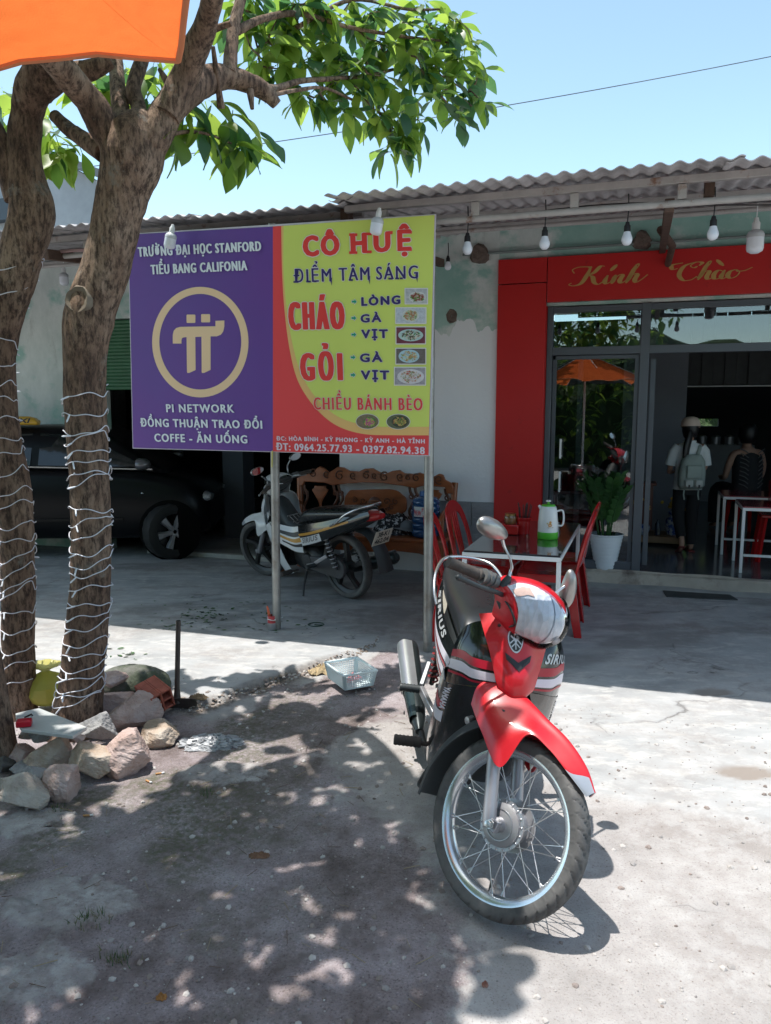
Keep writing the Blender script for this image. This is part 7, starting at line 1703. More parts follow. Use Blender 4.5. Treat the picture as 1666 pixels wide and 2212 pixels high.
for i in range(14):
    a = r_.uniform(0, 6.28); b = MB(); b.tube([V((0.02 * math.cos(a), 0.02 * math.sin(a), 0.02)), V((0.045 * math.cos(a) + r_.uniform(-.02, .02), 0.04 * math.sin(a), 0.19 + r_.uniform(0, 0.03)))], 0.0035, 6); b.build('chopstick', mat('dark_chopstick', (0.06, 0.02, 0.02), 0.5), cup, smooth=60)
bx = G(1102, 1153, TH); bx.z = TH + 0.0005
box = thing('tissue_box', 'red plastic tissue box left of the chopstick holder', 'box', bx, (0, 0, -ANG))
b = MB(); b.box((0, 0, 0.035), (0.13, 0.11, 0.07)); b.build('box', M_redp, box, bevel=0.008)
jr = thing('glass_jar', 'small jar of pickles with red lid standing on the tissue box', 'jar', bx + V((0.0, 0, 0.0712)))
b = MB(); b.lathe([(0.001, 0), (0.036, 0.0), (0.042, 0.01), (0.044, 0.045), (0.036, 0.062), (0.001, 0.064)], 24); b.build('jar_body', mat('pickle_glass', (0.22, 0.10, 0.04), 0.08, var=0.6, vscale=30, coat=0.6), jr, smooth=50)
b = MB(); b.lathe([(0.037, 0.060), (0.038, 0.072), (0.001, 0.074)], 24); b.build('lid', mat('gold_lid', (0.35, 0.22, 0.08), 0.3, metal=0.7), jr, smooth=50)
# red crate basket under the table
rb_ = thing('red_basket', 'red openwork plastic basket standing on the ground behind the table legs', 'basket', B(0.06, 1.35), BR)
def basket(parent, m, lx, ly, h, nx, nz, taper=0.88, bar=0.0045, rim=0.012, floor_=True):
    for sx, sy, L_, ax in ((0, -1, lx, 0), (0, 1, lx, 0), (-1, 0, ly, 1), (1, 0, ly, 1)):
        b = MB(); n_ = int(nx * L_ / lx)
        def P_(u, z):
            k = taper + (1 - taper) * z / h
            return V((u * k, sy * ly / 2 * k, z)) if ax == 0 else V((sx * lx / 2 * k, u * k, z))
        for i in range(n_ + 1):
            u = -L_ / 2 + L_ * i / n_; b.bar(P_(u, 0.0), P_(u, h), bar, bar * 0.7, up=(0.3, 0.5, 0))
        for j in range(nz + 1):
            z = h * (0.06 + 0.86 * j / nz); b.bar(P_(-L_ / 2, z), P_(L_ / 2, z), bar * 0.7, bar)
        b.bar(P_(-L_ / 2, h * 0.03), P_(L_ / 2, h * 0.03), bar, h * 0.08)
        for e in (-1, 1): b.bar(P_(e * (L_ / 2 - 0.008), 0.0), P_(e * (L_ / 2 - 0.008), h), 0.016, bar, up=(1, 1, 0)) 
        o = b.build('lattice_side', m, parent); 
    b = MB()
    for e in (-1, 1):
        b.box((0, e * ly / 2, h), (lx + rim, rim, 0.012)); b.box((e * lx / 2, 0, h), (rim, ly - rim - 0.001, 0.012))
    b.build('rim', m, parent, bevel=0.003)
    b = MB(); b.box((0, 0, 0.004), (lx * taper, ly * taper, 0.005)); b.build('base', m, parent)
basket(rb_, mat('red_basket_plastic', (0.33, 0.03, 0.03), 0.4), 0.34, 0.26, 0.22, 16, 6)

# ---------------- potted plant ----------------
pp = G(1307, 1228, 0.13); ppz = 0.131
pl_ = thing('potted_plant', 'glossy feather-leaved plant in a ribbed white pot by the door frame', 'plant', (pp.x, pp.y, ppz))
prof = [(0.001, 0.0), (0.088, 0.0)]
for k in range(9):
    t = k / 9; r0 = 0.090 + 0.058 * t; z0_ = 0.305 * t; prof += [(r0, z0_ + 0.002), (r0 + 0.0085, z0_ + 0.026), (r0 + 0.006, z0_ + 0.0335)]
prof += [(0.150, 0.312), (0.158, 0.318), (0.158, 0.326), (0.150, 0.328), (0.14, 0.30), (0.001, 0.29)]
b = MB(); b.lathe(prof, 48); b.build('pot', mat('white_pot', (0.70, 0.74, 0.78), 0.35, var=0.03), pl_, smooth=50)
b = MB(); b.lathe([(0.139, 0.288), (0.07, 0.298), (0.001, 0.30)], 24); b.build('soil', mat('potting_soil', (0.04, 0.03, 0.025), 0.95, bump=1, bscale=60), pl_)
M_zz = leaf_mat('dark_glossy_leaf', (0.03, 0.10, 0.028), 0.15, (0.08, 0.28, 0.05)); M_zs = mat('green_stem', (0.03, 0.09, 0.025), 0.4)
lf = MB(); vs = [V((0, 0, 0))]; lw = [0, 0.16, 0.22, 0.20, 0.12, 0]; vsL = []; 
for i in range(6): t = i / 5; vsL += [V((-lw[i], t, 0.06 * lw[i])), V((0, t, -0.05 * math.sin(3 * t))), V((lw[i], t, 0.06 * lw[i]))]
lf.add(vsL, [(3 * i + a, 3 * i + a + 1, 3 * i + a + 4, 3 * i + a + 3) for i in range(5) for a in (0, 1)]); lo = lf.build('leaf', M_zz, None, smooth=80); zme = lo.data; bpy.data.objects.remove(lo)
r_ = random.Random(8)
for i in range(17):
    a = 2 * math.pi * i / 17 + r_.uniform(-0.2, 0.2); r0 = 0.05 * r_.random() + 0.02; lean_ = r_.uniform(0.05, 0.26); H_ = r_.uniform(0.38, 0.60)
    pts = [V((r0 * math.cos(a), r0 * math.sin(a), 0.29)), V(((r0 + lean_ * 0.25) * math.cos(a), (r0 + lean_ * 0.25) * math.sin(a), 0.29 + H_ * 0.4)), V(((r0 + lean_ * 0.6) * math.cos(a), (r0 + lean_ * 0.6) * math.sin(a), 0.29 + H_ * 0.75)), V(((r0 + lean_) * math.cos(a), (r0 + lean_) * math.sin(a), 0.29 + H_))]
    c_ = catmull(pts, 6); b = MB(); b.tube(c_, [0.009 - 0.006 * k / (len(c_) - 1) for k in range(len(c_))], 6); b.build('stem', M_zs, pl_, smooth=60)
    for k in range(5, len(c_)):
        for sd in (-1, 1):
            tn = (c_[k] - c_[k - 1]).normalized(); side = tn.cross(V((math.cos(a + 1.57), math.sin(a + 1.57), 0))); side = V((-math.sin(a), math.cos(a), 0)) * sd
            d = (side * 0.8 + tn * 0.75 + V((r_.uniform(-.2, .2),) * 3)).normalized(); up = tn.cross(d).normalized() * (1 if sd > 0 else -1); x = d.cross(up).normalized()
            M = Matrix((x, d, up)).transposed().to_4x4() @ Matrix.Scale(r_.uniform(0.075, 0.10), 4); M.translation = c_[k]
            o = bpy.data.objects.new('leaf', zme); COL.objects.link(o); o.parent = pl_; o.matrix_local = M

# rubber mat, interior furniture
b = MB(); cs = [G(1430, 1275), G(1560, 1277), G(1594, 1298), G(1440, 1291)]
b.add([V((p.x, p.y, 0.012)) for p in cs] + [V((p.x, p.y, 0.0)) for p in cs], [(0, 3, 2, 1), (0, 1, 5, 4), (1, 2, 6, 5), (2, 3, 7, 6), (3, 0, 4, 7)]); tag(b.build('door_mat', mat('dark_rubber_mat', (0.045, 0.05, 0.05), 0.8, bump=0.3, bscale=100), None), 'dark rubber mat lying at the foot of the front step', 'mat')
M_ctop = mat('crimson_top', (0.20, 0.012, 0.03), 0.15, coat=0.3)
tI = make_table('dining_table', 'white-framed table inside the doorway at the right edge, nearer the step', B(2.20, -0.55, 0.131), BR, 0.95, 0.62, 0.60, 'white-framed tables inside the shop', M_ctop)
b = MB(); b.box((0, -0.297, 0.16), (0.89, 0.020, 0.020)); b.build('stretcher', M_white, tI)
dup(tI, B(2.12, -1.45, 0.131), BR, 'white-framed table inside the doorway at the right edge, further from the step', 'white-framed tables inside the shop')
crt = thing('red_crate', 'red plastic crate of dishes standing on the indoor table', 'crate', B(2.22, -0.62, 0.7325), BR)
b = MB(); b.box((0, 0, 0.10), (0.44, 0.36, 0.20)); b.build('crate', M_redp, crt, bevel=0.01)
b = MB(); b.lathe([(0.001, 0), (0.10, 0.0), (0.13, 0.05), (0.132, 0.055)], 24, (-0.02, 0, 0.201)); b.build('bowl', mat('steel_bowl', (0.4, 0.42, 0.45), 0.25, metal=0.8), crt, smooth=60)
stl = thing('red_stool', 'low red plastic stool under the indoor table', 'stool', B(2.12, -1.0, 0.131), BR)
b = MB(); b.box((0, 0, 0.44), (0.32, 0.32, 0.03)); b.build('seat', M_redp, stl, bevel=0.01)
for sx in (-1, 1):
    for sy in (-1, 1): b = MB(); b.tube([V((sx * 0.125, sy * 0.125, 0.43)), V((sx * 0.17, sy * 0.17, 0.0))], [0.028, 0.022], 4); b.build('leg', M_redp, stl, smooth=0)
sh = thing('low_shelf', 'low wooden altar shelf behind the glass door', 'shelf', B(0.98, -1.72, 0.131), BR)
b = MB(); b.box((0, 0, 0.06), (0.66, 0.45, 0.07)); b.build('shelf_board', mat('tan_wood', (0.25, 0.15, 0.08), 0.6, var=0.2), sh, bevel=0.004)
def little(name, label, cat, s, d, prof, m, n=20, extra=None):
    t = thing(name, label, cat, B(s, d, 0.228), BR); b = MB(); b.lathe(prof, n); b.build('body', m, t, smooth=50); return t
cab = thing('small_altar', 'small dark red lacquered altar house behind the glass door', 'altar', B(0.86, -1.78, 0.228), BR)
b = MB(); b.box((0, 0.02, 0.28), (0.26, 0.20, 0.50)); b.build('cabinet', mat('lacquer_red', (0.09, 0.018, 0.012), 0.3), cab, bevel=0.006)
b = MB(); b.box((0, 0, 0.545), (0.32, 0.26, 0.03)); b.build('cornice', mat('lacquer_red2', (0.12, 0.025, 0.015), 0.3), cab, bevel=0.006)
b = MB()
for i in range(13):
    a = math.pi * i / 12; b.lathe([(0.001, 0.01), (0.012, 0.006), (0.014, 0)], 8, (0.095 * math.cos(a), -0.085, 0.27 + 0.11 * math.sin(a)), (0, -1, 0))
b.build('gilt_arch', mat('gilt', (0.50, 0.28, 0.06), 0.35, metal=0.5), cab)
little('incense_bowl', 'blue and white incense bowl in front of the altar', 'bowl', 0.90, -1.58, [(0.001, 0), (0.04, 0), (0.065, 0.04), (0.07, 0.09), (0.06, 0.11), (0.05, 0.10)], mat('blue_white_china', (0.5, 0.55, 0.6), 0.2, col2=(0.04, 0.08, 0.3), c2scale=20, c2pos=0.5, c2soft=0.03))
little('china_vase', 'blue and white china vase at the end of the altar shelf', 'vase', 1.20, -1.68, [(0.001, 0), (0.05, 0), (0.075, 0.08), (0.07, 0.16), (0.035, 0.21), (0.05, 0.25)], MATS['blue_white_china'])
little('water_pack', 'small stack of bottled drinks at the front of the shelf', 'bottles', 1.05, -1.60, [(0.001, 0), (0.03, 0), (0.03, 0.12), (0.012, 0.15), (0.012, 0.17), (0.001, 0.172)], mat('dark_bottle', (0.02, 0.03, 0.05), 0.1))
fl = thing('yellow_flowers', 'bunch of yellow flowers in the vase on the altar shelf', 'flowers', B(1.20, -1.68, 0.478), BR)
b = MB(); r_ = random.Random(2)
for i in range(22):
    c = V((r_.gauss(0, 0.05), r_.gauss(0, 0.04), r_.uniform(0.03, 0.17))); b.lathe([(0.001, 0.012), (0.016, 0.006), (0.020, -0.004), (0.001, -0.012)], 7, c, (r_.uniform(-1, 1), -1, r_.uniform(-1, 1)))
f_o = b.build('blossoms', mat('yellow_petal', (0.50, 0.32, 0.03), 0.6), fl, smooth=40); f_o['kind'] = 'stuff'
for i in range(5): b = MB(); b.tube([V((0, 0, -0.10)), V((r_.gauss(0, 0.04), r_.gauss(0, 0.03), 0.1))], 0.003, 5); b.build('stem', M_zs, fl)
# faint clutter at the back of the shop
bg_ = thing('kitchen_shelf', 'pale kitchen shelf with pots far back in the dark room', 'shelf', B(2.05, -6.2, 0.131), BR)
b = MB(); b.box((0, 0, 0.45), (0.9, 0.4, 0.9)); b.build('cupboard', mat('grey_cupboard', (0.25, 0.26, 0.28), 0.6), bg_)
for i in range(4): b = MB(); b.lathe([(0.001, 0), (0.07, 0), (0.075, 0.12), (0.05, 0.14), (0.001, 0.15)], 16, (-0.3 + 0.2 * i, 0, 0.901)); b.build('pot', M_alloy, bg_, smooth=50)

# ---------------- stones and odds and ends round the trunks ----------------
def rock_shape(seed, s, facets=10, rough=0.05, rounded=0.0):
    r = random.Random(seed); pl = []
    for i in range(facets):
        n = V((r.gauss(0, 1), r.gauss(0, 1), r.gauss(0, 1))).normalized(); pl.append((n, r.uniform(0.58, 0.92)))
    pl.append((V((0, 0, -1)), 0.8))
    b = MB(); nu, nv = 40, 60; vs = []; fs = []
    for i in range(nu + 1):
        th = math.pi * i / nu
        for j in range(nv):
            ph = 2 * math.pi * j / nv; d = V((math.sin(th) * math.cos(ph), math.sin(th) * math.sin(ph), math.cos(th)))
            q = 9.0; acc = 0.0
            m = min([k / max(1e-3, d.dot(n)) for n, k in pl if d.dot(n) > 0.05] + [1.12])
            m = m * (1 - rounded) + rounded * 1.0
            m *= 1 + rough * noise.noise(d * 4 + V((seed, 0, 0))) + rough * 0.5 * noise.noise(d * 11 + V((0, seed, 0))) + rough * 0.35 * noise.noise(d * 30 + V((0, seed, 0)))
            vs.append(V((d.x * m * s[0], d.y * m * s[1], d.z * m * s[2])))
    for i in range(nu):
        for j in range(nv): fs.append((i * nv + j, (i + 1) * nv + j, (i + 1) * nv + (j + 1) % nv, i * nv + (j + 1) % nv))
    b.add(vs, fs); return b
def stone_mat(n, c, c2, p=0.55):
    return mat('stone_' + n, c, 0.9, var=0.25, vscale=9, col2=c2, c2scale=7, c2pos=p, c2soft=0.1, bump=0.9, bscale=55, bdist=0.008)
SM = {'tan': stone_mat('tan', (0.40, 0.30, 0.225), (0.50, 0.44, 0.38)), 'pink': stone_mat('pink', (0.46, 0.33, 0.29), (0.54, 0.44, 0.42)), 'grey': stone_mat('grey', (0.26, 0.255, 0.26), (0.40, 0.39, 0.38)), 'moss': stone_mat('moss', (0.17, 0.165, 0.15), (0.075, 0.09, 0.06), 0.47), 'dark': stone_mat('dark', (0.08, 0.075, 0.07), (0.15, 0.14, 0.13)), 'pale': stone_mat('pale', (0.40, 0.345, 0.30), (0.46, 0.43, 0.40)), 'brick': stone_mat('brick', (0.32, 0.14, 0.10), (0.36, 0.24, 0.20))}
def zs(X, Y): return X / 2.56, 1247.3 + Y / 2.56
def rock(X, Y, w, h, m, seed, label, lift=0.0, rz=0.0, rounded=0.0, facets=11, group='stones heaped round the tree trunks', dy=0.9):
    cx, cy = zs(X, Y + h * 0.34); p = G(cx, cy, lift); dist = math.hypot(p.y, CAM_H - lift)
    wm = 1.10 * w / 2.56 * dist / FPX; hm = 1.12 * h / 2.56 * dist / FPX * 0.80
    s = (wm / 2 * 1.1, wm / 2 * dy, hm / 2 * 1.15)
    zc = lift + s[2] * 0.72 + (gz(p.x, p.y) if lift == 0 else 0)
    b = rock_shape(seed, s, facets, 0.05 if not rounded else 0.03, rounded); o = b.build('stone', SM[m], None, smooth=0 if not rounded else 80)
    o.location = (p.x, p.y + s[1] * 0.55, zc); o.rotation_euler = (0, 0, rz); tag(o, label, 'stone', group); return o
rock(725, 575, 330, 205, 'moss', 1, 'large rounded dark boulder with a mossy top, right of the knotted trunk', rounded=0.75, dy=0.7)
rock(618, 582, 130, 80, 'pink', 2, 'small brown block wedged between the boulder and the trunk', facets=7, lift=0.08)
rock(610, 690, 210, 150, 'pink', 3, 'flat pinkish stone against the foot of the knotted trunk', facets=8)
rock(705, 745, 250, 210, 'pink', 4, 'large tilted pinkish block with layered faces, left of the hollow brick', facets=8, rz=0.5)
rock(872, 845, 195, 135, 'tan', 5, 'tan half block lying alone furthest right in the heap', facets=8)
rock(525, 855, 200, 150, 'grey', 6, 'grey-pink stone beside the corner of the marble slab', lift=0.03)
rock(672, 975, 250, 245, 'pink', 7, 'big pale pink angular stone, right-hand end of the front row')
rock(500, 1010, 240, 215, 'tan', 8, 'big tan stone with a flat sunlit top, second from the right in the front row')
rock(265, 975, 225, 195, 'tan', 9, 'broad tan-grey stone just below the marble slab')
rock(338, 1130, 175, 200, 'pink', 10, 'smooth pinkish stone in front of the gap between two larger tan ones', facets=10)
rock(165, 1105, 180, 140, 'grey', 11, 'bluish grey stone behind the nearest pale stone')
rock(105, 1215, 225, 175, 'pale', 12, 'pale angular stone nearest the camera, at the bottom left of the heap')
rock(95, 965, 125, 115, 'pink', 13, 'pinkish stone touching the leftmost trunk')
rock(112, 1040, 120, 85, 'grey', 14, 'small blue-grey stone lying flat under the pinkish one')
rock(22, 1010, 80, 85, 'dark', 15, 'small dark stone at the left edge of the picture')
rock(38, 1140, 110, 110, 'pale', 16, 'pale stone cut by the left edge of the picture')
rock(140, 880, 65, 60, 'pale', 17, 'fist-sized pale stone under the left edge of the marble slab', lift=0.04)
rock(205, 895, 90, 55, 'grey', 18, 'small grey stone under the middle of the marble slab', lift=0.05)
rock(420, 900, 80, 50, 'pink', 19, 'small pinkish stone under the right corner of the marble slab', lift=0.05)
# hollow red brick
hp_ = G(*zs(835, 770), 0.0); hbk = thing('hollow_brick', 'broken red hollow brick with its cells facing the camera', 'brick', (hp_.x, hp_.y + 0.08, 0.085), (R(8), R(-16), R(42)))
b = MB(); w_, h_, l_ = 0.11, 0.10, 0.18; tw_ = 0.011
for x in (-w_ / 2, 0, w_ / 2): b.box((x, 0, 0), (tw_, l_, h_ + tw_))
for z in (-h_ / 2, 0, h_ / 2):
    for x in (-w_ / 4, w_ / 4): b.box((x, 0.0005, z), (w_ / 2 - tw_ - 0.0004, l_ - 0.001, tw_))
b.build('brick_shell', mat('fired_clay', (0.36, 0.10, 0.065), 0.85, var=0.3, vscale=18, bump=0.6), hbk, bevel=0.003)
# marble slab with a red lighter
sl = [G(*zs(x, y), 0.165) for x, y in ((86, 752), (140, 738), (218, 722), (480, 826), (402, 876), (120, 838), (90, 792))]
mb_ = MB(); mb_.prism([(p.x, p.y) for p in sl], 0.149, 0.165)
tag(mb_.build('marble_slab', mat('white_marble', (0.50, 0.52, 0.52), 0.22, var=0.12, vscale=6, col2=(0.62, 0.60, 0.58), c2scale=9, c2pos=0.6, coat=0.2), None, bevel=0.002), 'broken piece of pale marble slab lying on the stones between the trunks', 'slab')
lp = G(*zs(135, 822), 0.166); lt = thing('red_lighter', 'small red plastic box lying on the left end of the marble slab', 'lighter', (lp.x, lp.y, 0.1655), (0, 0, 0.3))
b = MB(); b.box((0, 0, 0.016), (0.065, 0.045, 0.030)); b.build('case', mat('bright_red_plastic', (0.55, 0.01, 0.03), 0.35), lt, bevel=0.006)
b = MB(); b.tube([V((0.0, 0.02, 0.033)), V((0.03, 0.02, 0.045)), V((0.034, 0.015, 0.038))], 0.004, 6); b.build('latch', M_black, lt)
# crumpled bags and scraps: folded sheets
def crumple(name, label, cat, p, sx, sy, h, m, seed, rz=0, group=None, n=22, sharp=1.0):
    b = MB(); vs = []; fs = []
    for i in range(n + 1):
        for j in range(n + 1):
            u, v = i / n * 2 - 1, j / n * 2 - 1; rad = math.hypot(u, v)
            e = 1 + 0.22 * noise.noise(V((3 * math.atan2(v, u), seed, 0))); x, y = u * sx / 2 * e, v * sy / 2 * e
            q = noise.noise(V((u * 2.6 * sharp, v * 2.6 * sharp, seed))); q2 = noise.noise(V((u * 6 * sharp, v * 6 * sharp, seed + 9)))
            dome = max(0, 1 - rad * rad * 0.9)
            vs.append(V((x + 0.1 * sx * q2, y + 0.1 * sy * q, max(0.001, h * (dome ** 0.6) * (0.65 + 0.55 * abs(q) * 2 + 0.35 * abs(q2) * 2 - 0.15)))))
    for i in range(n):
        for j in range(n):
            a = i * (n + 1) + j
            if math.hypot((i + .5) / n * 2 - 1, (j + .5) / n * 2 - 1) < 1.05 + 0.1 * noise.noise(V((i, j, seed))): fs.append((a, a + n + 1, a + n + 2, a + 1))
    b.add(vs, fs); o = b.build(name, m, None, smooth=22); o.location = p; o.rotation_euler = (0, 0, rz); tag(o, label, cat, group); return o
M_ybag = leaf_mat('thin_yellow_plastic', (0.52, 0.54, 0.16), 0.45, (0.72, 0.76, 0.36))
p = G(*zs(235, 720), 0); ybg = thing('yellow_bag', 'tied yellow-green plastic bag stuffed between the two trunks', 'plastic bag', (p.x, p.y + 0.06, 0.0))
b = MB(); b.lathe([(0.001, 0.0), (0.05, 0.005), (0.085, 0.04), (0.098, 0.09), (0.09, 0.14), (0.065, 0.185), (0.03, 0.215), (0.014, 0.23), (0.03, 0.25), (0.06, 0.268), (0.07, 0.275)], 60, disp=lambda a, i, r, z: r * (0.16 * noise.noise(V((math.cos(a) * 2.2, math.sin(a) * 2.2, z * 16))) + 0.10 * abs(math.sin(9 * a + i)) * (z / 0.25) + 0.10 * noise.noise(V((math.cos(a) * 6, math.sin(a) * 6, z * 40)))))
ybg.scale = (1.2, 1.1, 0.8); b.build('bag', M_ybag, ybg, smooth=25)
p = G(*zs(556, 730), 0); crumple('orange_scrap', 'orange plastic scrap at the right foot of the knotted trunk', 'scrap', (p.x, p.y - 0.03, 0.12), 0.06, 0.05, 0.09, mat('orange_scrap', (0.60, 0.13, 0.02), 0.5), 6)
p = GP(*zs(1170, 880)); crumple('crumpled_plastic', 'torn crumpled silvery plastic sheet lying flat on the earth', 'scrap', p, 0.30, 0.19, 0.022, mat('silvery_plastic', (0.36, 0.37, 0.39), 0.35, var=0.35, vscale=18), 8, n=46, sharp=3.2)
p = GP(*zs(1100, 672)); crumple('brown_husk', 'small brown husk at the right end of the hoe blade', 'husk', p, 0.10, 0.05, 0.03, mat('husk', (0.33, 0.22, 0.13), 0.8, var=0.3, vscale=20), 12)
p = GP(((1000 + 590 / 2.0825) / 1.844), (2250 + 845 / 2.0825) / 1.844); crumple('paper_scrap', 'crumpled cream paper at the broken slab edge left of the pale basket', 'scrap', p, 0.16, 0.09, 0.05, mat('cream_paper', (0.50, 0.38, 0.22), 0.8, var=0.25, vscale=14), 13)
p = GP(560, 1840); crumple('dry_leaf', 'curled brown dry leaf lying alone on the bare earth', 'leaf', p, 0.075, 0.035, 0.016, mat('dry_leaf', (0.22, 0.12, 0.07), 0.8, var=0.3), 14)
p = GP(348, 2143); crumple('dry_leaf', 'tiny orange-brown leaf near the bottom of the picture', 'leaf', p, 0.030, 0.022, 0.012, mat('orange_leaf', (0.36, 0.17, 0.05), 0.8), 15)
p = GP(1048, 2130); crumple('brick_chip', 'tiny red brick chip near the bottom edge of the shade', 'chip', p, 0.018, 0.02, 0.012, MATS['stone_brick'], 16)
for i, (X, Y, a) in enumerate(((880, 1050, 0.3), (820, 1095, -0.6), (482, 1283, 0.1))):
    p = GP(*zs(X, Y)); t = thing('cigarette_end', ('cigarette end on the earth, furthest from the camera', 'cigarette end just right of the front stones', 'cigarette end lying in front of the stones, left of the others')[i], 'cigarette end', p, (0, 0, a), 'cigarette ends')
    b = MB(); b.tube([V((-0.016, 0, 0.005)), V((0.010, 0, 0.005))], 0.004, 8); b.build('filter', mat('cork_paper', (0.5, 0.26, 0.10), 0.7), t); b = MB(); b.tube([V((0.010, 0, 0.005)), V((0.022, 0.001, 0.006))], 0.0038, 8); b.build('paper', M_white, t)
# hoe standing on its blade
ha = GP(383, 1519); ht = W(385.5, 1341, ha.y + 0.04); hoe = thing('garden_hoe', 'worn garden hoe standing on its blade with the pipe handle upright', 'hoe', ha)
M_iron = mat('worn_iron', (0.10, 0.085, 0.08), 0.5, metal=0.6, var=0.35, vscale=14, bump=0.3)
b = MB(); b.tube([V((0, 0, 0.03)), V((0.0, 0.01, 0.12)), (ht - ha)], [0.022, 0.014, 0.0135], 14); b.build('handle', M_iron, hoe, smooth=50)
b = MB(); b.lathe([(0.008, 0.0), (0.0105, 0.001), (0.0105, -0.03)], 12, ht - ha + V((0, 0, 0.001)), (0, 0, 1)); b.build('pipe_end', mat('dark_bore', (0.02, 0.02, 0.02), 0.9), hoe)
b = MB(); b.prism([(-0.085, 0.0), (0.10, -0.005), (0.112, 0.03), (0.105, 0.062), (0.02, 0.066), (-0.085, 0.060)], 0, 0.006, M=lambda q: V((q.x, -0.02 + q.z + 0.35 * (0.06 - q.y), q.y))); b.build('blade', M_iron, hoe, bevel=0.002)
# pale blue basket on its dark tray
bpx = lambda X, Y: ((1000 + X / 2.0825) / 1.844, (2250 + Y / 2.0825) / 1.844)
bf = G(*bpx(770, 905), 0.115); br_ = G(*bpx(1045, 857), 0.115); bl_ = G(*bpx(632, 790), 0.115)
ex_ = (br_ - bf); ey_ = (bl_ - bf); rzb = math.atan2(ex_.y, ex_.x); lx_, ly_ = ex_.length, ey_.length
cen = bf + V((math.cos(rzb), math.sin(rzb), 0)) * lx_ / 2 + V((-math.sin(rzb), math.cos(rzb), 0)) * ly_ / 2
M_pb = mat('pale_blue_plastic', (0.70, 0.80, 0.82), 0.4, var=0.05)
bk = thing('pale_basket', 'pale blue openwork plastic basket standing in the sun at the broken slab edge', 'basket', (cen.x, cen.y, 0.010), (0, 0, rzb))
basket(bk, M_pb, lx_, ly_, 0.092, 17, 7, taper=0.84, bar=0.0034, rim=0.010)
pk = thing('pink_net', 'loose pink netting lying inside the pale basket', 'net', (cen.x, cen.y, 0.018), (0, 0, rzb))
b = MB(); r_ = random.Random(4); pts = [V((r_.uniform(-0.07, 0.05), r_.uniform(-0.06, 0.0), 0.005 + r_.uniform(0, 0.045))) for _ in range(26)]
b.tube(catmull(pts, 4), 0.004, 5); b.build('net', mat('pink_net', (0.62, 0.22, 0.25), 0.6), pk, smooth=60)
# tin with brush tied to the sign post
tp = GP(590, 1357); tn = thing('brush_tin', 'orange-handled brush in a red and silver tin tied to the foot of the sign post', 'tin', (tp.x + 0.0, tp.y - 0.04, 0.0))
b = MB(); b.lathe([(0.001, 0.0), (0.030, 0.0), (0.032, 0.005), (0.032, 0.062)], 24); b.build('tin', M_alloy, tn, smooth=40)
b = MB(); b.lathe([(0.0325, 0.055), (0.0325, 0.108), (0.029, 0.108)], 24); b.build('tin_sleeve', mat('red_sleeve', (0.5, 0.05, 0.06), 0.4, col2=(0.6, 0.5, 0.5), c2scale=22, c2pos=0.58, c2soft=0.03), tn, smooth=40)
b = MB(); b.tube([V((-0.008, 0, 0.05)), V((-0.022, 0, 0.12)), V((-0.030, 0.0, 0.165)), V((-0.034, 0, 0.178))], [0.007, 0.010, 0.008, 0.004], 8, flat=0.6); b.build('brush_handle', mat('orange_handle', (0.60, 0.12, 0.05), 0.4), tn, smooth=60)
b = MB(); b.tube([V((0.033 * math.cos(a), 0.033 * math.sin(a) + 0.0, 0.08 + 0.004 * math.sin(2 * a))) for a in [2 * math.pi * i / 20 for i in range(21)]], 0.003, 6); b.tube([V((0.02, -0.03, 0.082)), V((0.075, 0.03, 0.085))], 0.003, 5); b.build('string', M_white, tn, smooth=60)
p = GP(683, 1350); b = MB(); b.tube([p + V((0.058 * math.cos(a), 0.050 * math.sin(a), 0.004)) for a in [6.0 * i / 26 for i in range(27)]] + [p + V((0.02, -0.02, 0.006)), p + V((-0.01, -0.01, 0.005))], 0.0035, 6); tag(b.build('green_hose_ring', mat('green_strap', (0.02, 0.06, 0.03), 0.5), None, smooth=60), 'small coil of dark green strap lying on the shaded concrete', 'strap')

# ---------------- ground litter nobody could count ----------------
r_ = random.Random(21)
def scatter(name, n, fn, shapes, m, zoff=0.0, kindlabel=None, par=None):
    vs_all = []; fs_all = []; o = 0; mi = []
    for i in range(n):
        q = fn()
        if q is None: continue
        x, y, s = q; z = gz(x, y) + zoff; sh_v, sh_f = shapes[r_.randrange(len(shapes))]
        a = r_.uniform(0, 6.28); c, sn = math.cos(a), math.sin(a)
        vs_all += [(x + s * (vx * c - vy * sn), y + s * (vx * sn + vy * c), z + s * vz) for vx, vy, vz in sh_v]
        fs_all += [[k + o for k in f] for f in sh_f]; o += len(sh_v); mi += [i % (len(m) if isinstance(m, list) else 1)] * len(sh_f)
    me = bpy.data.meshes.new(name); me.from_pydata(vs_all, [], fs_all)
    for mm in (m if isinstance(m, list) else [m]): me.materials.append(mm)
    me.polygons.foreach_set('material_index', mi); me.update(); ob = bpy.data.objects.new(name, me); COL.objects.link(ob); ob['kind'] = 'stuff'; return ob
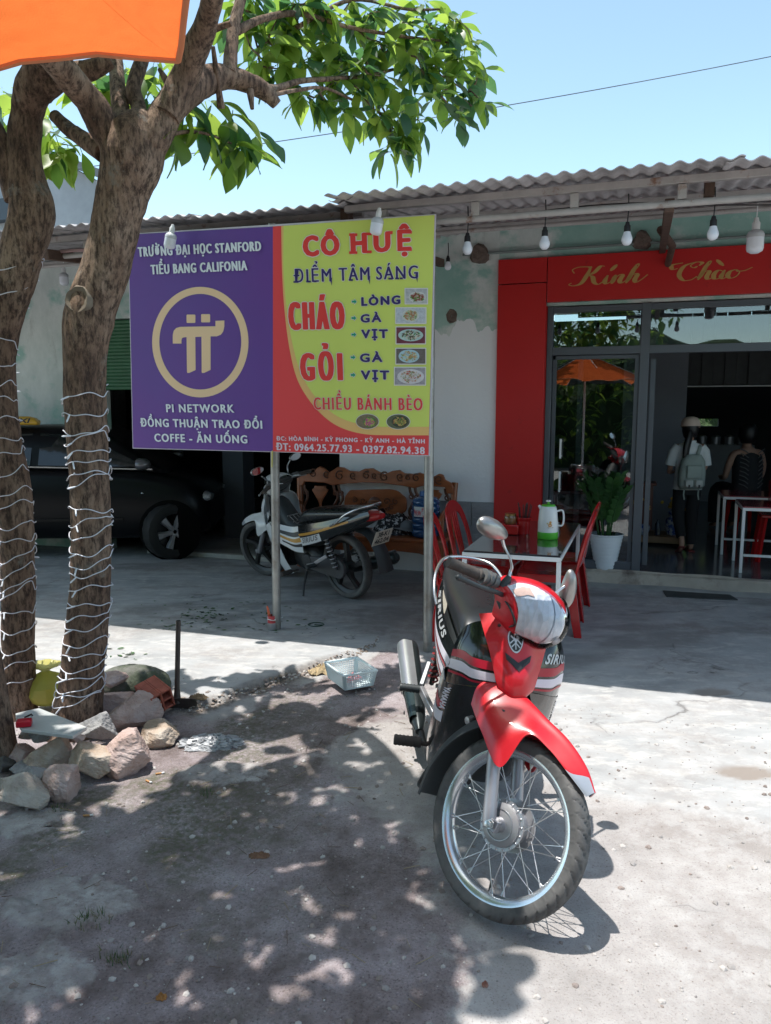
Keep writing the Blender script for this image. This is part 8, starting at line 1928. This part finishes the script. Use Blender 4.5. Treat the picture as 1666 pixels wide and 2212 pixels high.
def peb(seed):
    rr_ = random.Random(seed); t = (1 + 5 ** 0.5) / 2; base = [(-1, t, 0), (1, t, 0), (-1, -t, 0), (1, -t, 0), (0, -1, t), (0, 1, t), (0, -1, -t), (0, 1, -t), (t, 0, -1), (t, 0, 1), (-t, 0, -1), (-t, 0, 1)]
    f = [(0, 11, 5), (0, 5, 1), (0, 1, 7), (0, 7, 10), (0, 10, 11), (1, 5, 9), (5, 11, 4), (11, 10, 2), (10, 7, 6), (7, 1, 8), (3, 9, 4), (3, 4, 2), (3, 2, 6), (3, 6, 8), (3, 8, 9), (4, 9, 5), (2, 4, 11), (6, 2, 10), (8, 6, 7), (9, 8, 1)]
    k = [rr_.uniform(0.7, 1.2) for _ in base]; fl = rr_.uniform(0.4, 0.8)
    return [(x * 0.26 * q, y * 0.26 * q * 0.8, z * 0.26 * q * fl) for (x, y, z), q in zip(base, k)], f
pebs = [peb(i) for i in range(8)]
def f_peb():
    x = r_.uniform(-2.6, 2.2); y = r_.uniform(1.6, 4.4)
    if x < -2.6 + 0 or y > 4.25 - 0.28 * x: return None
    i = np.searchsorted(np.array(ys), y); j = np.searchsorted(np.array(xs), x)
    dd = float(dirt[i, j]); 
    if r_.random() > 0.55 + 0.45 * dd: return None
    s = min(0.028, 0.0045 / max(0.05, r_.random()) ** 0.6)
    return x, y, s
scatter('gravel', 6500, f_peb, pebs, [mat('pebble_grey', (0.30, 0.28, 0.27), 0.9, var=0.3), mat('pebble_pale', (0.46, 0.43, 0.41), 0.9, var=0.2), mat('pebble_brown', (0.26, 0.215, 0.195), 0.9, var=0.3)], 0.001)
cr_ = []
def f_rub():
    t = r_.random(); x = -1.15 + 1.1 * t; y = float(np.interp(x, ex, ey)) - abs(r_.gauss(0, 0.05)) + 0.01
    return x, y, r_.uniform(0.006, 0.03)
scatter('broken_mortar', 700, f_rub, pebs, [mat('mortar_crumb', (0.26, 0.21, 0.17), 0.95, var=0.3), MATS['pebble_brown'], MATS['pebble_pale']], 0.0)
tw = ([(-0.5, -0.02, 0), (0.5, -0.015, 0.02), (0.5, 0.015, 0.02), (-0.5, 0.02, 0), (-0.5, 0, 0.04), (0.5, 0, 0.05)], [(0, 1, 5, 4), (4, 5, 2, 3), (0, 4, 3), (1, 2, 5)])
def f_tw():
    x = r_.uniform(-2.4, 0.2); y = r_.uniform(1.7, 4.0); return x, y, r_.uniform(0.02, 0.07)
scatter('twigs', 260, f_tw, [tw], [mat('dry_twig', (0.16, 0.11, 0.08), 0.9), mat('straw', (0.34, 0.27, 0.17), 0.9)], 0.003)
ll = []
for k in range(5):
    rr_ = random.Random(k); c1 = rr_.uniform(0.05, 0.3)
    ll.append(([(-0.5, 0, 0.0), (-0.2, 0.16, c1 * .4), (0.2, 0.18, c1 * .5), (0.5, 0, 0.1), (0.2, -0.17, c1 * .2), (-0.2, -0.15, 0.05), (0, 0, 0.02)], [(0, 6, 1), (1, 6, 2), (2, 6, 3), (3, 6, 4), (4, 6, 5), (5, 6, 0)]))
def f_lf():
    q = r_.random()
    if q < 0.35: p = G(r_.gauss(455, 30), r_.gauss(1330, 9)); 
    elif q < 0.8: p = G(r_.uniform(300, 610), r_.uniform(1290, 1365))
    elif q < 0.9: p = G(r_.gauss(275, 22), r_.gauss(1413, 7))
    else: p = G(r_.uniform(560, 740), r_.uniform(1300, 1370))
    return p.x, p.y, r_.uniform(0.018, 0.055)
scatter('leaf_litter', 150, f_lf, ll, [mat('fallen_green', (0.04, 0.12, 0.03), 0.6), mat('fallen_dark', (0.035, 0.05, 0.03), 0.7), mat('fallen_mid', (0.08, 0.15, 0.05), 0.6)], 0.003)
bladev = [([(-0.06, 0, 0), (0.06, 0, 0), (0.1 * math.sin(k), 0.12 * math.cos(k * 2), 1.0)], [(0, 1, 2)]) for k in range(9)] + [([(-0.06, 0, 0), (0.06, 0, 0), (0.5 * math.sin(k * 1.7), 0.5 * math.cos(k * 2.3), 0.8)], [(0, 1, 2)]) for k in range(9)]
def f_gr():
    c = ((180, 1990), (205, 1975), (240, 2062), (262, 2058), (120, 1735), (440, 1700))[r_.randrange(6)]; p = G(r_.gauss(c[0], 16), r_.gauss(c[1], 8)); return p.x, p.y, r_.uniform(0.012, 0.035)
scatter('weeds', 260, f_gr, bladev, [mat('weed_green', (0.05, 0.11, 0.035), 0.7), mat('weed_dry', (0.15, 0.15, 0.07), 0.8)], 0.0)

# ---------------- orange parasol over the photographer ----------------
M_or = bpy.data.materials.new('orange_canvas'); M_or.use_nodes = True
_n = M_or.node_tree; _b = _n.nodes['Principled BSDF']; _b.inputs['Base Color'].default_value = (0.72, 0.13, 0.03, 1); _b.inputs['Roughness'].default_value = 0.85; _b.inputs['Specular IOR Level'].default_value = 0.1
_t = _n.nodes.new('ShaderNodeBsdfTranslucent'); _t.inputs[0].default_value = (0.85, 0.20, 0.05, 1); _m = _n.nodes.new('ShaderNodeMixShader'); _m.inputs[0].default_value = 0.5
_n.links.new(_b.outputs[0], _m.inputs[1]); _n.links.new(_t.outputs[0], _m.inputs[2]); _n.links.new(_m.outputs[0], _n.nodes['Material Output'].inputs[0])
_w = _n.nodes.new('ShaderNodeTexNoise'); _w.inputs['Scale'].default_value = 420; _bb = _n.nodes.new('ShaderNodeBump'); _bb.inputs['Strength'].default_value = 0.3; _bb.inputs['Distance'].default_value = 0.002
_w2 = _n.nodes.new('ShaderNodeTexNoise'); _w2.inputs['Scale'].default_value = 7; _w2.inputs['Detail'].default_value = 3; _b2 = _n.nodes.new('ShaderNodeBump'); _b2.inputs['Strength'].default_value = 0.8; _b2.inputs['Distance'].default_value = 0.05; _n.links.new(_w2.outputs['Fac'], _b2.inputs['Height']); _n.links.new(_b2.outputs[0], _bb.inputs['Normal']); _n.links.new(_bb.outputs[0], _t.inputs['Normal'])
_n.links.new(_w.outputs['Fac'], _bb.inputs['Height']); _n.links.new(_bb.outputs[0], _b.inputs['Normal'])
M_dkc = mat('dark_green_canvas', (0.03, 0.045, 0.04), 0.85)
hz = 2.06
A_ = G(385, 131, hz); Bq = G(-30, 163, hz); Rr_ = 1.25
dAB = (Bq - A_).normalized(); nAB = V((dAB.y, -dAB.x, 0));  nAB = nAB if nAB.y < 0 else -nAB
cenP = A_ + dAB * Rr_ * 0.5 + nAB * Rr_ * math.cos(R(30)); apex = V((cenP.x, cenP.y, 2.62))
par = thing('parasol', 'orange and dark canvas parasol whose hem hangs into the top left corner', 'parasol', (cenP.x, cenP.y, 0))
a0 = math.atan2(A_.y - cenP.y, A_.x - cenP.x)
for k in range(6):
    c0 = V((cenP.x + Rr_ * math.cos(a0 + k * math.pi / 3), cenP.y + Rr_ * math.sin(a0 + k * math.pi / 3), hz)); c1 = V((cenP.x + Rr_ * math.cos(a0 + (k + 1) * math.pi / 3), cenP.y + Rr_ * math.sin(a0 + (k + 1) * math.pi / 3), hz))
    b = MB(); n = 22; vs = []; fs = []
    for i in range(n + 1):
        t = i / n
        for j in range(n + 1):
            s_ = j / n; hem = c0.lerp(c1, s_); p = apex.lerp(hem, t); p.z -= 0.07 * math.sin(math.pi * t) * 0.6
            p.z += 0.03 * t * t * math.sin(math.pi * s_) * (1.0 + 0.8 * math.cos(11 * s_ + 0.5 + k)) + 0.030 * t * noise.noise(V((s_ * 5, t * 3, k)))+ 0.010 * noise.noise(V((s_ * 14, t * 9, k)))
            p += (V((cenP.x, cenP.y, p.z)) - p).normalized() * 0.018 * t * math.sin(math.pi * s_)
            vs.append(p)
    for i in range(n):
        for j in range(n): a = i * (n + 1) + j; fs.append((a, a + 1, a + n + 2, a + n + 1))
    b.add(vs, fs); hb_ = MB(); hb_.tube(vs[-(n + 1):], 0.0045, 6); hb_.build('hem', mat('hem_tape', (0.62, 0.22, 0.10), 0.8) if k in (0, 2, 4, 5) else M_dkc, par, V((cenP.x, cenP.y, 0)), smooth=60); b.build('canvas_panel', M_or if k in (0, 2, 4, 5) else M_dkc, par, V((cenP.x, cenP.y, 0)), smooth=60)
    b = MB(); b.tube([apex - V((0, 0, 0.03)), c0.lerp(apex, 0.45 if k in (0, 1) else 0.0) - V((0, 0, 0.02))], 0.005, 6); b.build('rib', M_white, par, V((cenP.x, cenP.y, 0)))
b = MB(); b.tube([V((0, 0, 0)), V((0, 0, 2.70))], 0.02, 12); b.build('pole', M_white, par, smooth=60)
b = MB(); b.lathe([(0.001, 0), (0.24, 0), (0.24, 0.04), (0.05, 0.09), (0.03, 0.12)], 28); b.build('foot', M_step, par)

# ---------------- roadside green behind the camera (seen in the glass) ----------------
rt = []
r2 = random.Random(31)
def hedge(name, s0, s1, d, h, seed):
    b = MB(); n, m_ = 70, 26; vs = []; fs = []
    for i in range(n + 1):
        s = s0 + (s1 - s0) * i / n
        for j in range(m_ + 1):
            t = j / m_; hh = h * (1 + 0.25 * noise.noise(V((s * 0.35, seed, 0))) + 0.12 * noise.noise(V((s * 1.7, seed, 3))))
            a = math.pi * t; z = hh * math.sin(a) ** 0.5 if 0 < t < 1 else 0.0; dd = d + 1.2 * -math.cos(a) + 0.8 * noise.noise(V((s * 0.8, z * 0.9, seed))) + 0.35 * noise.noise(V((s * 2.5, z * 2.5, seed)))
            vs.append(B(s, dd, z))
    for i in range(n):
        for j in range(m_): a = i * (m_ + 1) + j; fs.append((a, a + 1, a + m_ + 2, a + m_ + 1))
    b.add(vs, fs); o = b.build(name, mat('dense_foliage', (0.03, 0.06, 0.018), 0.9, var=0.6, vscale=6, bump=1, bscale=9, bdist=0.2), None, smooth=0); o['kind'] = 'stuff'
hedge('roadside_thicket', -16, 20, 15.5, 3.4, 3); hedge('back_garden_thicket', -4, 10, -13.0, 2.8, 7)
for i in range(1500):
    a = r2.uniform(-12, 15); z = 0.3 + r2.random() ** 0.8 * 4.4
    if noise.noise(V((a * 0.35, z * 0.4, 2))) < -0.12 and z > 3.0: continue
    rt += rosette(B(a, r2.uniform(13.2, 14.3), z), 5, 0.30, 0.1, r2)
for i in range(120): rt += rosette(B(r2.uniform(0.5, 4.5), r2.uniform(-11.6, -10.6), r2.uniform(0.8, 2.2)), 5, 0.24, 0.1, r2)
rg = bake(rt, 'roadside_bushes', None, V((0, 0, 0)))
b = MB(); b.prism([(-60, -13), (60, -13), (60, -7.5), (-60, -7.5)], 0.002, 0.012, M=lambda p: O0 + FD * p.x - ND * (p.y + 0) + V((0, 0, p.z)) if False else B(p.x, -p.y + 0.0, p.z)); o = b.build('road', mat('pale_bounce_road', (0.36, 0.345, 0.33), 0.9, var=0.2, bump=0.3), None); o['kind'] = 'structure'  # unseen road, made pale to bounce sunlight onto the sign

# ---------------- people ----------------
def skin_mesh(name, pts, edges, m, parent, sub=2, root=0):
    me = bpy.data.meshes.new(name); me.from_pydata([p[:3] for p in pts], edges, []); o = bpy.data.objects.new(name, me); COL.objects.link(o)
    sk = o.modifiers.new('skin', 'SKIN'); 
    if not me.skin_vertices: me.skin_vertices.new()
    for i, p in enumerate(pts):
        r_ = p[3]; me.skin_vertices[0].data[i].radius = (r_, p[4] if len(p) > 4 else r_)
    me.skin_vertices[0].data[root].use_root = True
    sb = o.modifiers.new('sub', 'SUBSURF'); sb.levels = sub; sb.render_levels = sub
    dg = bpy.context.evaluated_depsgraph_get(); nm = bpy.data.meshes.new_from_object(o.evaluated_get(dg)); bpy.data.objects.remove(o)
    nm.name = name; nm.materials.clear(); nm.materials.append(m)
    nm.polygons.foreach_set('use_smooth', [True] * len(nm.polygons)); ob = bpy.data.objects.new(name, nm); COL.objects.link(ob); ob.parent = parent; return ob
def hand(pts, edges, wi, side, dirv, palm_n):
    """five unequal bent fingers rooted in the palm"""
    w = V(pts[wi][:3]); d = V(dirv).normalized(); sd = V(palm_n).cross(d).normalized() * side; nrm = V(palm_n).normalized()
    pts.append((*(w + d * 0.045), 0.026, 0.014)); pi_ = len(pts) - 1; edges.append((wi, pi_)); base = w + d * 0.078
    for k, (off_, L_) in enumerate(((-0.028, 0.058), (-0.010, 0.070), (0.009, 0.066), (0.027, 0.052))):
        a = base + sd * off_; b_ = a + d * L_ * 0.5 + nrm * 0.006; c = b_ + d * L_ * 0.4 + nrm * 0.022
        i0 = len(pts); pts.extend([(*a, 0.0085), (*b_, 0.0075), (*c, 0.0062)]); edges.extend([(pi_, i0), (i0, i0 + 1), (i0 + 1, i0 + 2)])
    a = w + d * 0.022 - sd * 0.030; b_ = a + d * 0.030 - sd * 0.020 + nrm * 0.01; i0 = len(pts)
    pts.extend([(*a, 0.011), (*b_, 0.0085), (*(b_ + d * 0.025 + nrm * 0.01), 0.0072)]); edges.extend([(pi_, i0), (i0, i0 + 1), (i0 + 1, i0 + 2)])
M_skin = mat('skin', (0.42, 0.24, 0.17), 0.55, var=0.06); M_hair = mat('black_hair', (0.010, 0.009, 0.010), 0.45, var=0.3, vscale=40, stretch=(1, 1, 0.1), bump=0.4, bscale=90)
def ring(c, rx, ry, n=24, tilt=0.0, sq=2.0):
    return [V((c[0] + rx * math.copysign(abs(math.cos(2 * math.pi * i / n)) ** (2 / sq), math.cos(2 * math.pi * i / n)), c[1] + ry * math.copysign(abs(math.sin(2 * math.pi * i / n)) ** (2 / sq), math.sin(2 * math.pi * i / n)), c[2] + tilt * math.cos(2 * math.pi * i / n))) for i in range(n)]
pg = G(1478, 1192, 0.131); girl = thing('person', 'person seen from behind in white shirt, pale cap and grey-green backpack, walking into the shop', 'person', (pg.x, pg.y, 0.131), (0, 0, -0.05))
g_sc = 0.875
pts = [(0, 0, 0.82, 0.115, 0.085), (0, 0.0, 0.95, 0.100, 0.078), (0, -0.005, 1.08, 0.115, 0.08), (0, 0.0, 1.20, 0.120, 0.075), (0, 0.0, 1.275, 0.050), (0, 0.005, 1.33, 0.042), (0, 0.02, 1.40, 0.066, 0.080), (0, 0.02, 1.47, 0.072, 0.088), (0, 0.01, 1.525, 0.050, 0.06),
       (0.135, 0, 1.235, 0.046), (0.185, 0.01, 1.12, 0.038), (0.205, 0.04, 0.985, 0.032), (0.19, 0.13, 0.96, 0.028), (0.15, 0.20, 0.97, 0.020),
       (-0.135, 0, 1.235, 0.046), (-0.185, 0.01, 1.12, 0.038), (-0.20, 0.03, 0.985, 0.032), (-0.185, 0.11, 0.93, 0.028), (-0.15, 0.18, 0.92, 0.020),
       (0.075, 0.0, 0.76, 0.080), (0.080, 0.05, 0.44, 0.052), (0.082, 0.03, 0.10, 0.034), (0.082, 0.03, 0.045, 0.032), (0.085, 0.13, 0.022, 0.030, 0.018), (0.087, 0.18, 0.018, 0.026, 0.014),
       (-0.075, 0.0, 0.76, 0.080), (-0.078, 0.03, 0.45, 0.052), (-0.070, -0.10, 0.16, 0.034), (-0.068, -0.12, 0.105, 0.032), (-0.070, -0.06, 0.045, 0.030, 0.020), (-0.070, -0.01, 0.020, 0.028, 0.014)]
edges = [(0, 1), (1, 2), (2, 3), (3, 4), (4, 5), (5, 6), (6, 7), (7, 8), (3, 9), (9, 10), (10, 11), (11, 12), (12, 13), (3, 14), (14, 15), (15, 16), (16, 17), (17, 18), (0, 19), (19, 20), (20, 21), (21, 22), (22, 23), (23, 24), (0, 25), (25, 26), (26, 27), (27, 28), (28, 29), (29, 30)]
hand(pts, edges, 13, 1, (-0.6, 0.8, 0), (0, -0.1, 1)); hand(pts, edges, 18, -1, (0.6, 0.8, 0), (0, -0.1, 1))
body = skin_mesh('body', pts, edges, M_skin, girl)
M_shirt = mat('white_shirt', (0.60, 0.64, 0.64), 0.8, var=0.06, bump=0.4, bscale=14, bdist=0.02)
b = MB(); b.loft([ring((0, 0, 0.74), 0.165, 0.115), ring((0, 0, 0.86), 0.155, 0.115), ring((0, 0, 1.0), 0.145, 0.108), ring((0, 0, 1.12), 0.155, 0.108), ring((0, 0, 1.21), 0.160, 0.098), ring((0, 0, 1.26), 0.125, 0.075), ring((0, 0.0, 1.285), 0.065, 0.06)], caps=False); b.build('shirt', M_shirt, girl, smooth=80)
for sx in (-1, 1): b = MB(); b.tube([V((sx * 0.12, 0, 1.235)), V((sx * 0.17, 0.005, 1.17)), V((sx * 0.195, 0.015, 1.07)), V((sx * 0.203, 0.02, 1.02))], [0.060, 0.064, 0.060, 0.062], 18, caps=False); b.build('sleeve', M_shirt, girl, smooth=80)
b = MB(); b.tube([V((0.062 * math.cos(a), 0.004 + 0.056 * math.sin(a), 1.295)) for a in [2 * math.pi * i / 20 for i in range(21)]], 0.014, 8); b.build('collar', M_shirt, girl, smooth=80)
M_trou = mat('black_trousers', (0.010, 0.011, 0.013), 0.85)
b = MB(); b.loft([ring((0, 0, 0.86), 0.145, 0.105), ring((0, 0, 0.74), 0.150, 0.112), ring((0, 0, 0.68), 0.148, 0.110)])
for sx, kn, an in ((1, (0.082, 0.05, 0.44), (0.084, 0.03, 0.09)), (-1, (-0.080, 0.03, 0.45), (-0.072, -0.09, 0.19))):
    b.tube(catmull([V((sx * 0.075, 0, 0.76)), V(kn), V(an)], 6), [0.085 - 0.0025 * i for i in range(13)], 18)
b.build('trousers', M_trou, girl, smooth=80)
for sx, q in ((1, (0.085, 0.09, 0.008)), (-1, (-0.070, -0.045, 0.030))):
    b = MB(); b.box(q, (0.075, 0.22, 0.014), Matrix.Rotation(-0.55 if sx < 0 else 0, 3, 'X')); b.build('sandal', mat('red_sandal', (0.20, 0.03, 0.03), 0.6), girl, bevel=0.005)
# hair: cap of hair and a long tail over the left shoulder
b = MB(); b.loft([ring((0, 0.0, 1.34), 0.07, 0.065), ring((0, 0.0, 1.40), 0.086, 0.098), ring((0, 0.005, 1.47), 0.090, 0.104), ring((0, 0.005, 1.53), 0.075, 0.085)]); b.build('hair', M_hair, girl, smooth=80)
b = MB(); b.tube(catmull([V((-0.02, -0.075, 1.42)), V((-0.045, -0.105, 1.34)), V((-0.075, -0.125, 1.22)), V((-0.085, -0.13, 1.10)), V((-0.08, -0.125, 1.00)), V((-0.075, -0.12, 0.95))], 5), [0.035, 0.045, 0.05, 0.052, 0.052, 0.055, 0.056, 0.057, 0.058, 0.058, 0.056, 0.055, 0.054, 0.052, 0.048, 0.045, 0.042, 0.04, 0.036, 0.034, 0.03, 0.026, 0.022, 0.018, 0.012, 0.006], 14, flat=0.6); b.build('ponytail', M_hair, girl, smooth=80)
M_cap = mat('pale_cap_cloth', (0.58, 0.46, 0.38), 0.8, var=0.05)
b = MB(); b.lathe([(0.104, 0.0), (0.105, 0.03), (0.098, 0.065), (0.075, 0.095), (0.04, 0.110), (0.001, 0.114)], 30, (0, 0.0, 1.465), (0.0, 0.08, 1)); b.lathe([(0.108, 0.001), (0.108, 0.014), (0.104, 0.016)], 30, (0, 0.0, 1.463), (0, 0.08, 1)); b.build('cap', M_cap, girl, smooth=60)
b = MB(); b.patch(surf([[(-0.08, 0.08, 1.475), (0, 0.11, 1.485), (0.10, 0.06, 1.475)], [(-0.07, 0.15, 1.455), (0.04, 0.18, 1.465), (0.14, 0.09, 1.445)]]), nu=6, nv=10, th=0.004); b.build('cap_peak', M_cap, girl, smooth=60)
M_bp = mat('grey_green_nylon', (0.27, 0.32, 0.29), 0.7, var=0.1, vscale=6, bump=0.4, bscale=18, bdist=0.01)
b = MB(); b.loft([ring((-0.02, -0.16, 0.76), 0.12, 0.05, sq=3), ring((-0.02, -0.175, 0.80), 0.145, 0.075, sq=3), ring((-0.02, -0.175, 0.95), 0.148, 0.08, sq=3), ring((-0.01, -0.165, 1.08), 0.130, 0.070, sq=3), ring((0.0, -0.15, 1.15), 0.085, 0.045, sq=2.5)]); bpk = b.build('backpack', M_bp, girl, smooth=60, bevel=0.008)
b = MB(); b.box((-0.02, -0.262, 0.96), (0.17, 0.030, 0.15)); b.build('pocket', M_bp, bpk, bevel=0.012)
for dx in (-0.075, 0.035): b = MB(); b.box((dx, -0.262, 0.83), (0.085, 0.035, 0.08)); b.build('pocket', mat('pale_pocket', (0.42, 0.44, 0.41), 0.7), bpk, bevel=0.012)
for dx in (-0.075, 0.035): b = MB(); b.box((dx, -0.282, 0.80), (0.022, 0.006, 0.035)); b.build('buckle', M_black, bpk, bevel=0.002)
for dx in (-0.10, 0.06): b = MB(); b.tube([V((dx, -0.20, 0.77)), V((dx - 0.01, -0.21, 0.70)), V((dx + 0.005, -0.20, 0.64))], 0.008, 6, flat=0.4); b.build('strap', M_bp, bpk)
b = MB(); b.tube(catmull([V((0.05, -0.12, 1.13)), V((0.085, -0.09, 1.22)), V((0.10, 0.0, 1.262)), V((0.10, 0.08, 1.20)), V((0.10, 0.115, 1.05))], 5), 0.022, 8, flat=0.35); b.build('shoulder_strap', M_bp, bpk, smooth=60)
girl.scale = (g_sc,) * 3
ps = B(2.02, -2.7, 0.131); man = thing('person', 'seated person in a dark shirt with white curved stripes, far inside the dark shop', 'person', (ps.x, ps.y, 0.131), (0, 0, 0.1))
pts = [(0, 0, 0.50, 0.13, 0.10), (0, -0.02, 0.64, 0.125, 0.10), (0, -0.02, 0.80, 0.14, 0.10), (0, 0.0, 0.93, 0.13, 0.08), (0, 0.01, 1.01, 0.05), (0, 0.02, 1.07, 0.045), (0, 0.03, 1.14, 0.07, 0.085), (0, 0.03, 1.21, 0.075, 0.09), (0, 0.02, 1.26, 0.05),
       (0.16, 0, 0.95, 0.05), (0.215, 0.02, 0.80, 0.042), (0.225, 0.06, 0.66, 0.034), (0.18, 0.22, 0.64, 0.028), (0.14, 0.30, 0.65, 0.02), (-0.16, 0, 0.95, 0.05), (-0.215, 0.02, 0.80, 0.042), (-0.225, 0.06, 0.66, 0.034), (-0.18, 0.22, 0.64, 0.028), (-0.14, 0.30, 0.65, 0.02),
       (0.09, 0.08, 0.48, 0.08), (0.11, 0.40, 0.46, 0.058), (0.11, 0.42, 0.10, 0.036), (0.11, 0.44, 0.04, 0.034), (0.11, 0.55, 0.02, 0.03, 0.018), (-0.09, 0.08, 0.48, 0.08), (-0.11, 0.40, 0.46, 0.058), (-0.11, 0.42, 0.10, 0.036), (-0.11, 0.44, 0.04, 0.034), (-0.11, 0.55, 0.02, 0.03, 0.018)]
edges = [(0, 1), (1, 2), (2, 3), (3, 4), (4, 5), (5, 6), (6, 7), (7, 8), (3, 9), (9, 10), (10, 11), (11, 12), (12, 13), (3, 14), (14, 15), (15, 16), (16, 17), (17, 18), (0, 19), (19, 20), (20, 21), (21, 22), (22, 23), (0, 24), (24, 25), (25, 26), (26, 27), (27, 28)]
hand(pts, edges, 13, 1, (-0.5, 0.85, 0), (0, 0, -1)); hand(pts, edges, 18, -1, (0.5, 0.85, 0), (0, 0, -1))
skin_mesh('body', pts, edges, M_skin, man)
b = MB(); b.loft([ring((0, 0, 0.46), 0.175, 0.135), ring((0, -0.02, 0.62), 0.17, 0.13), ring((0, -0.02, 0.80), 0.18, 0.125), ring((0, 0, 0.93), 0.175, 0.10), ring((0, 0, 1.0), 0.07, 0.06)], caps=False); b.build('shirt', mat('dark_striped_shirt', (0.015, 0.015, 0.018), 0.8), man, smooth=80)
for i in range(9):
    for sx in (-1, 1):
        b = MB(); z = 0.55 + 0.05 * i; b.tube([V((sx * 0.06, -0.150 + (0.02 if i > 6 else 0), z)), V((sx * 0.10, -0.142 + (0.02 if i > 6 else 0), z + 0.03)), V((sx * 0.145, -0.105, z + 0.05))], 0.006, 6); b.build('shirt_stripe', mat('stripe_white', (0.12, 0.115, 0.115), 0.7), man)
b = MB(); b.loft([ring((0, 0.0, 1.06), 0.075, 0.07), ring((0, 0.015, 1.15), 0.095, 0.11), ring((0, 0.015, 1.23), 0.095, 0.11), ring((0, 0.01, 1.29), 0.06, 0.07)]); b.build('hair', M_hair, man, smooth=80)
b = MB(); b.tube(catmull([V((0.11, 0.05, 0.50)), V((0.12, 0.40, 0.47)), V((0.115, 0.42, 0.08))], 5), 0.085, 12); b.tube(catmull([V((-0.11, 0.05, 0.50)), V((-0.12, 0.40, 0.47)), V((-0.115, 0.42, 0.08))], 5), 0.085, 12); b.build('trousers', M_trou, man, smooth=80)
st2 = thing('red_stool', 'red plastic stool under the seated person at the back', 'stool', (ps.x, ps.y, 0.131))
b = MB(); b.box((0, 0, 0.395), (0.30, 0.30, 0.03)); b.build('seat', M_redp, st2, bevel=0.01)
for sx in (-1, 1):
    for sy in (-1, 1): b = MB(); b.tube([V((sx * 0.12, sy * 0.12, 0.38)), V((sx * 0.15, sy * 0.15, 0.0))], [0.026, 0.02], 4); b.build('leg', M_redp, st2, smooth=0)
for o in list(bpy.data.objects):
    if o.type == 'EMPTY': o.empty_display_size = 0.05
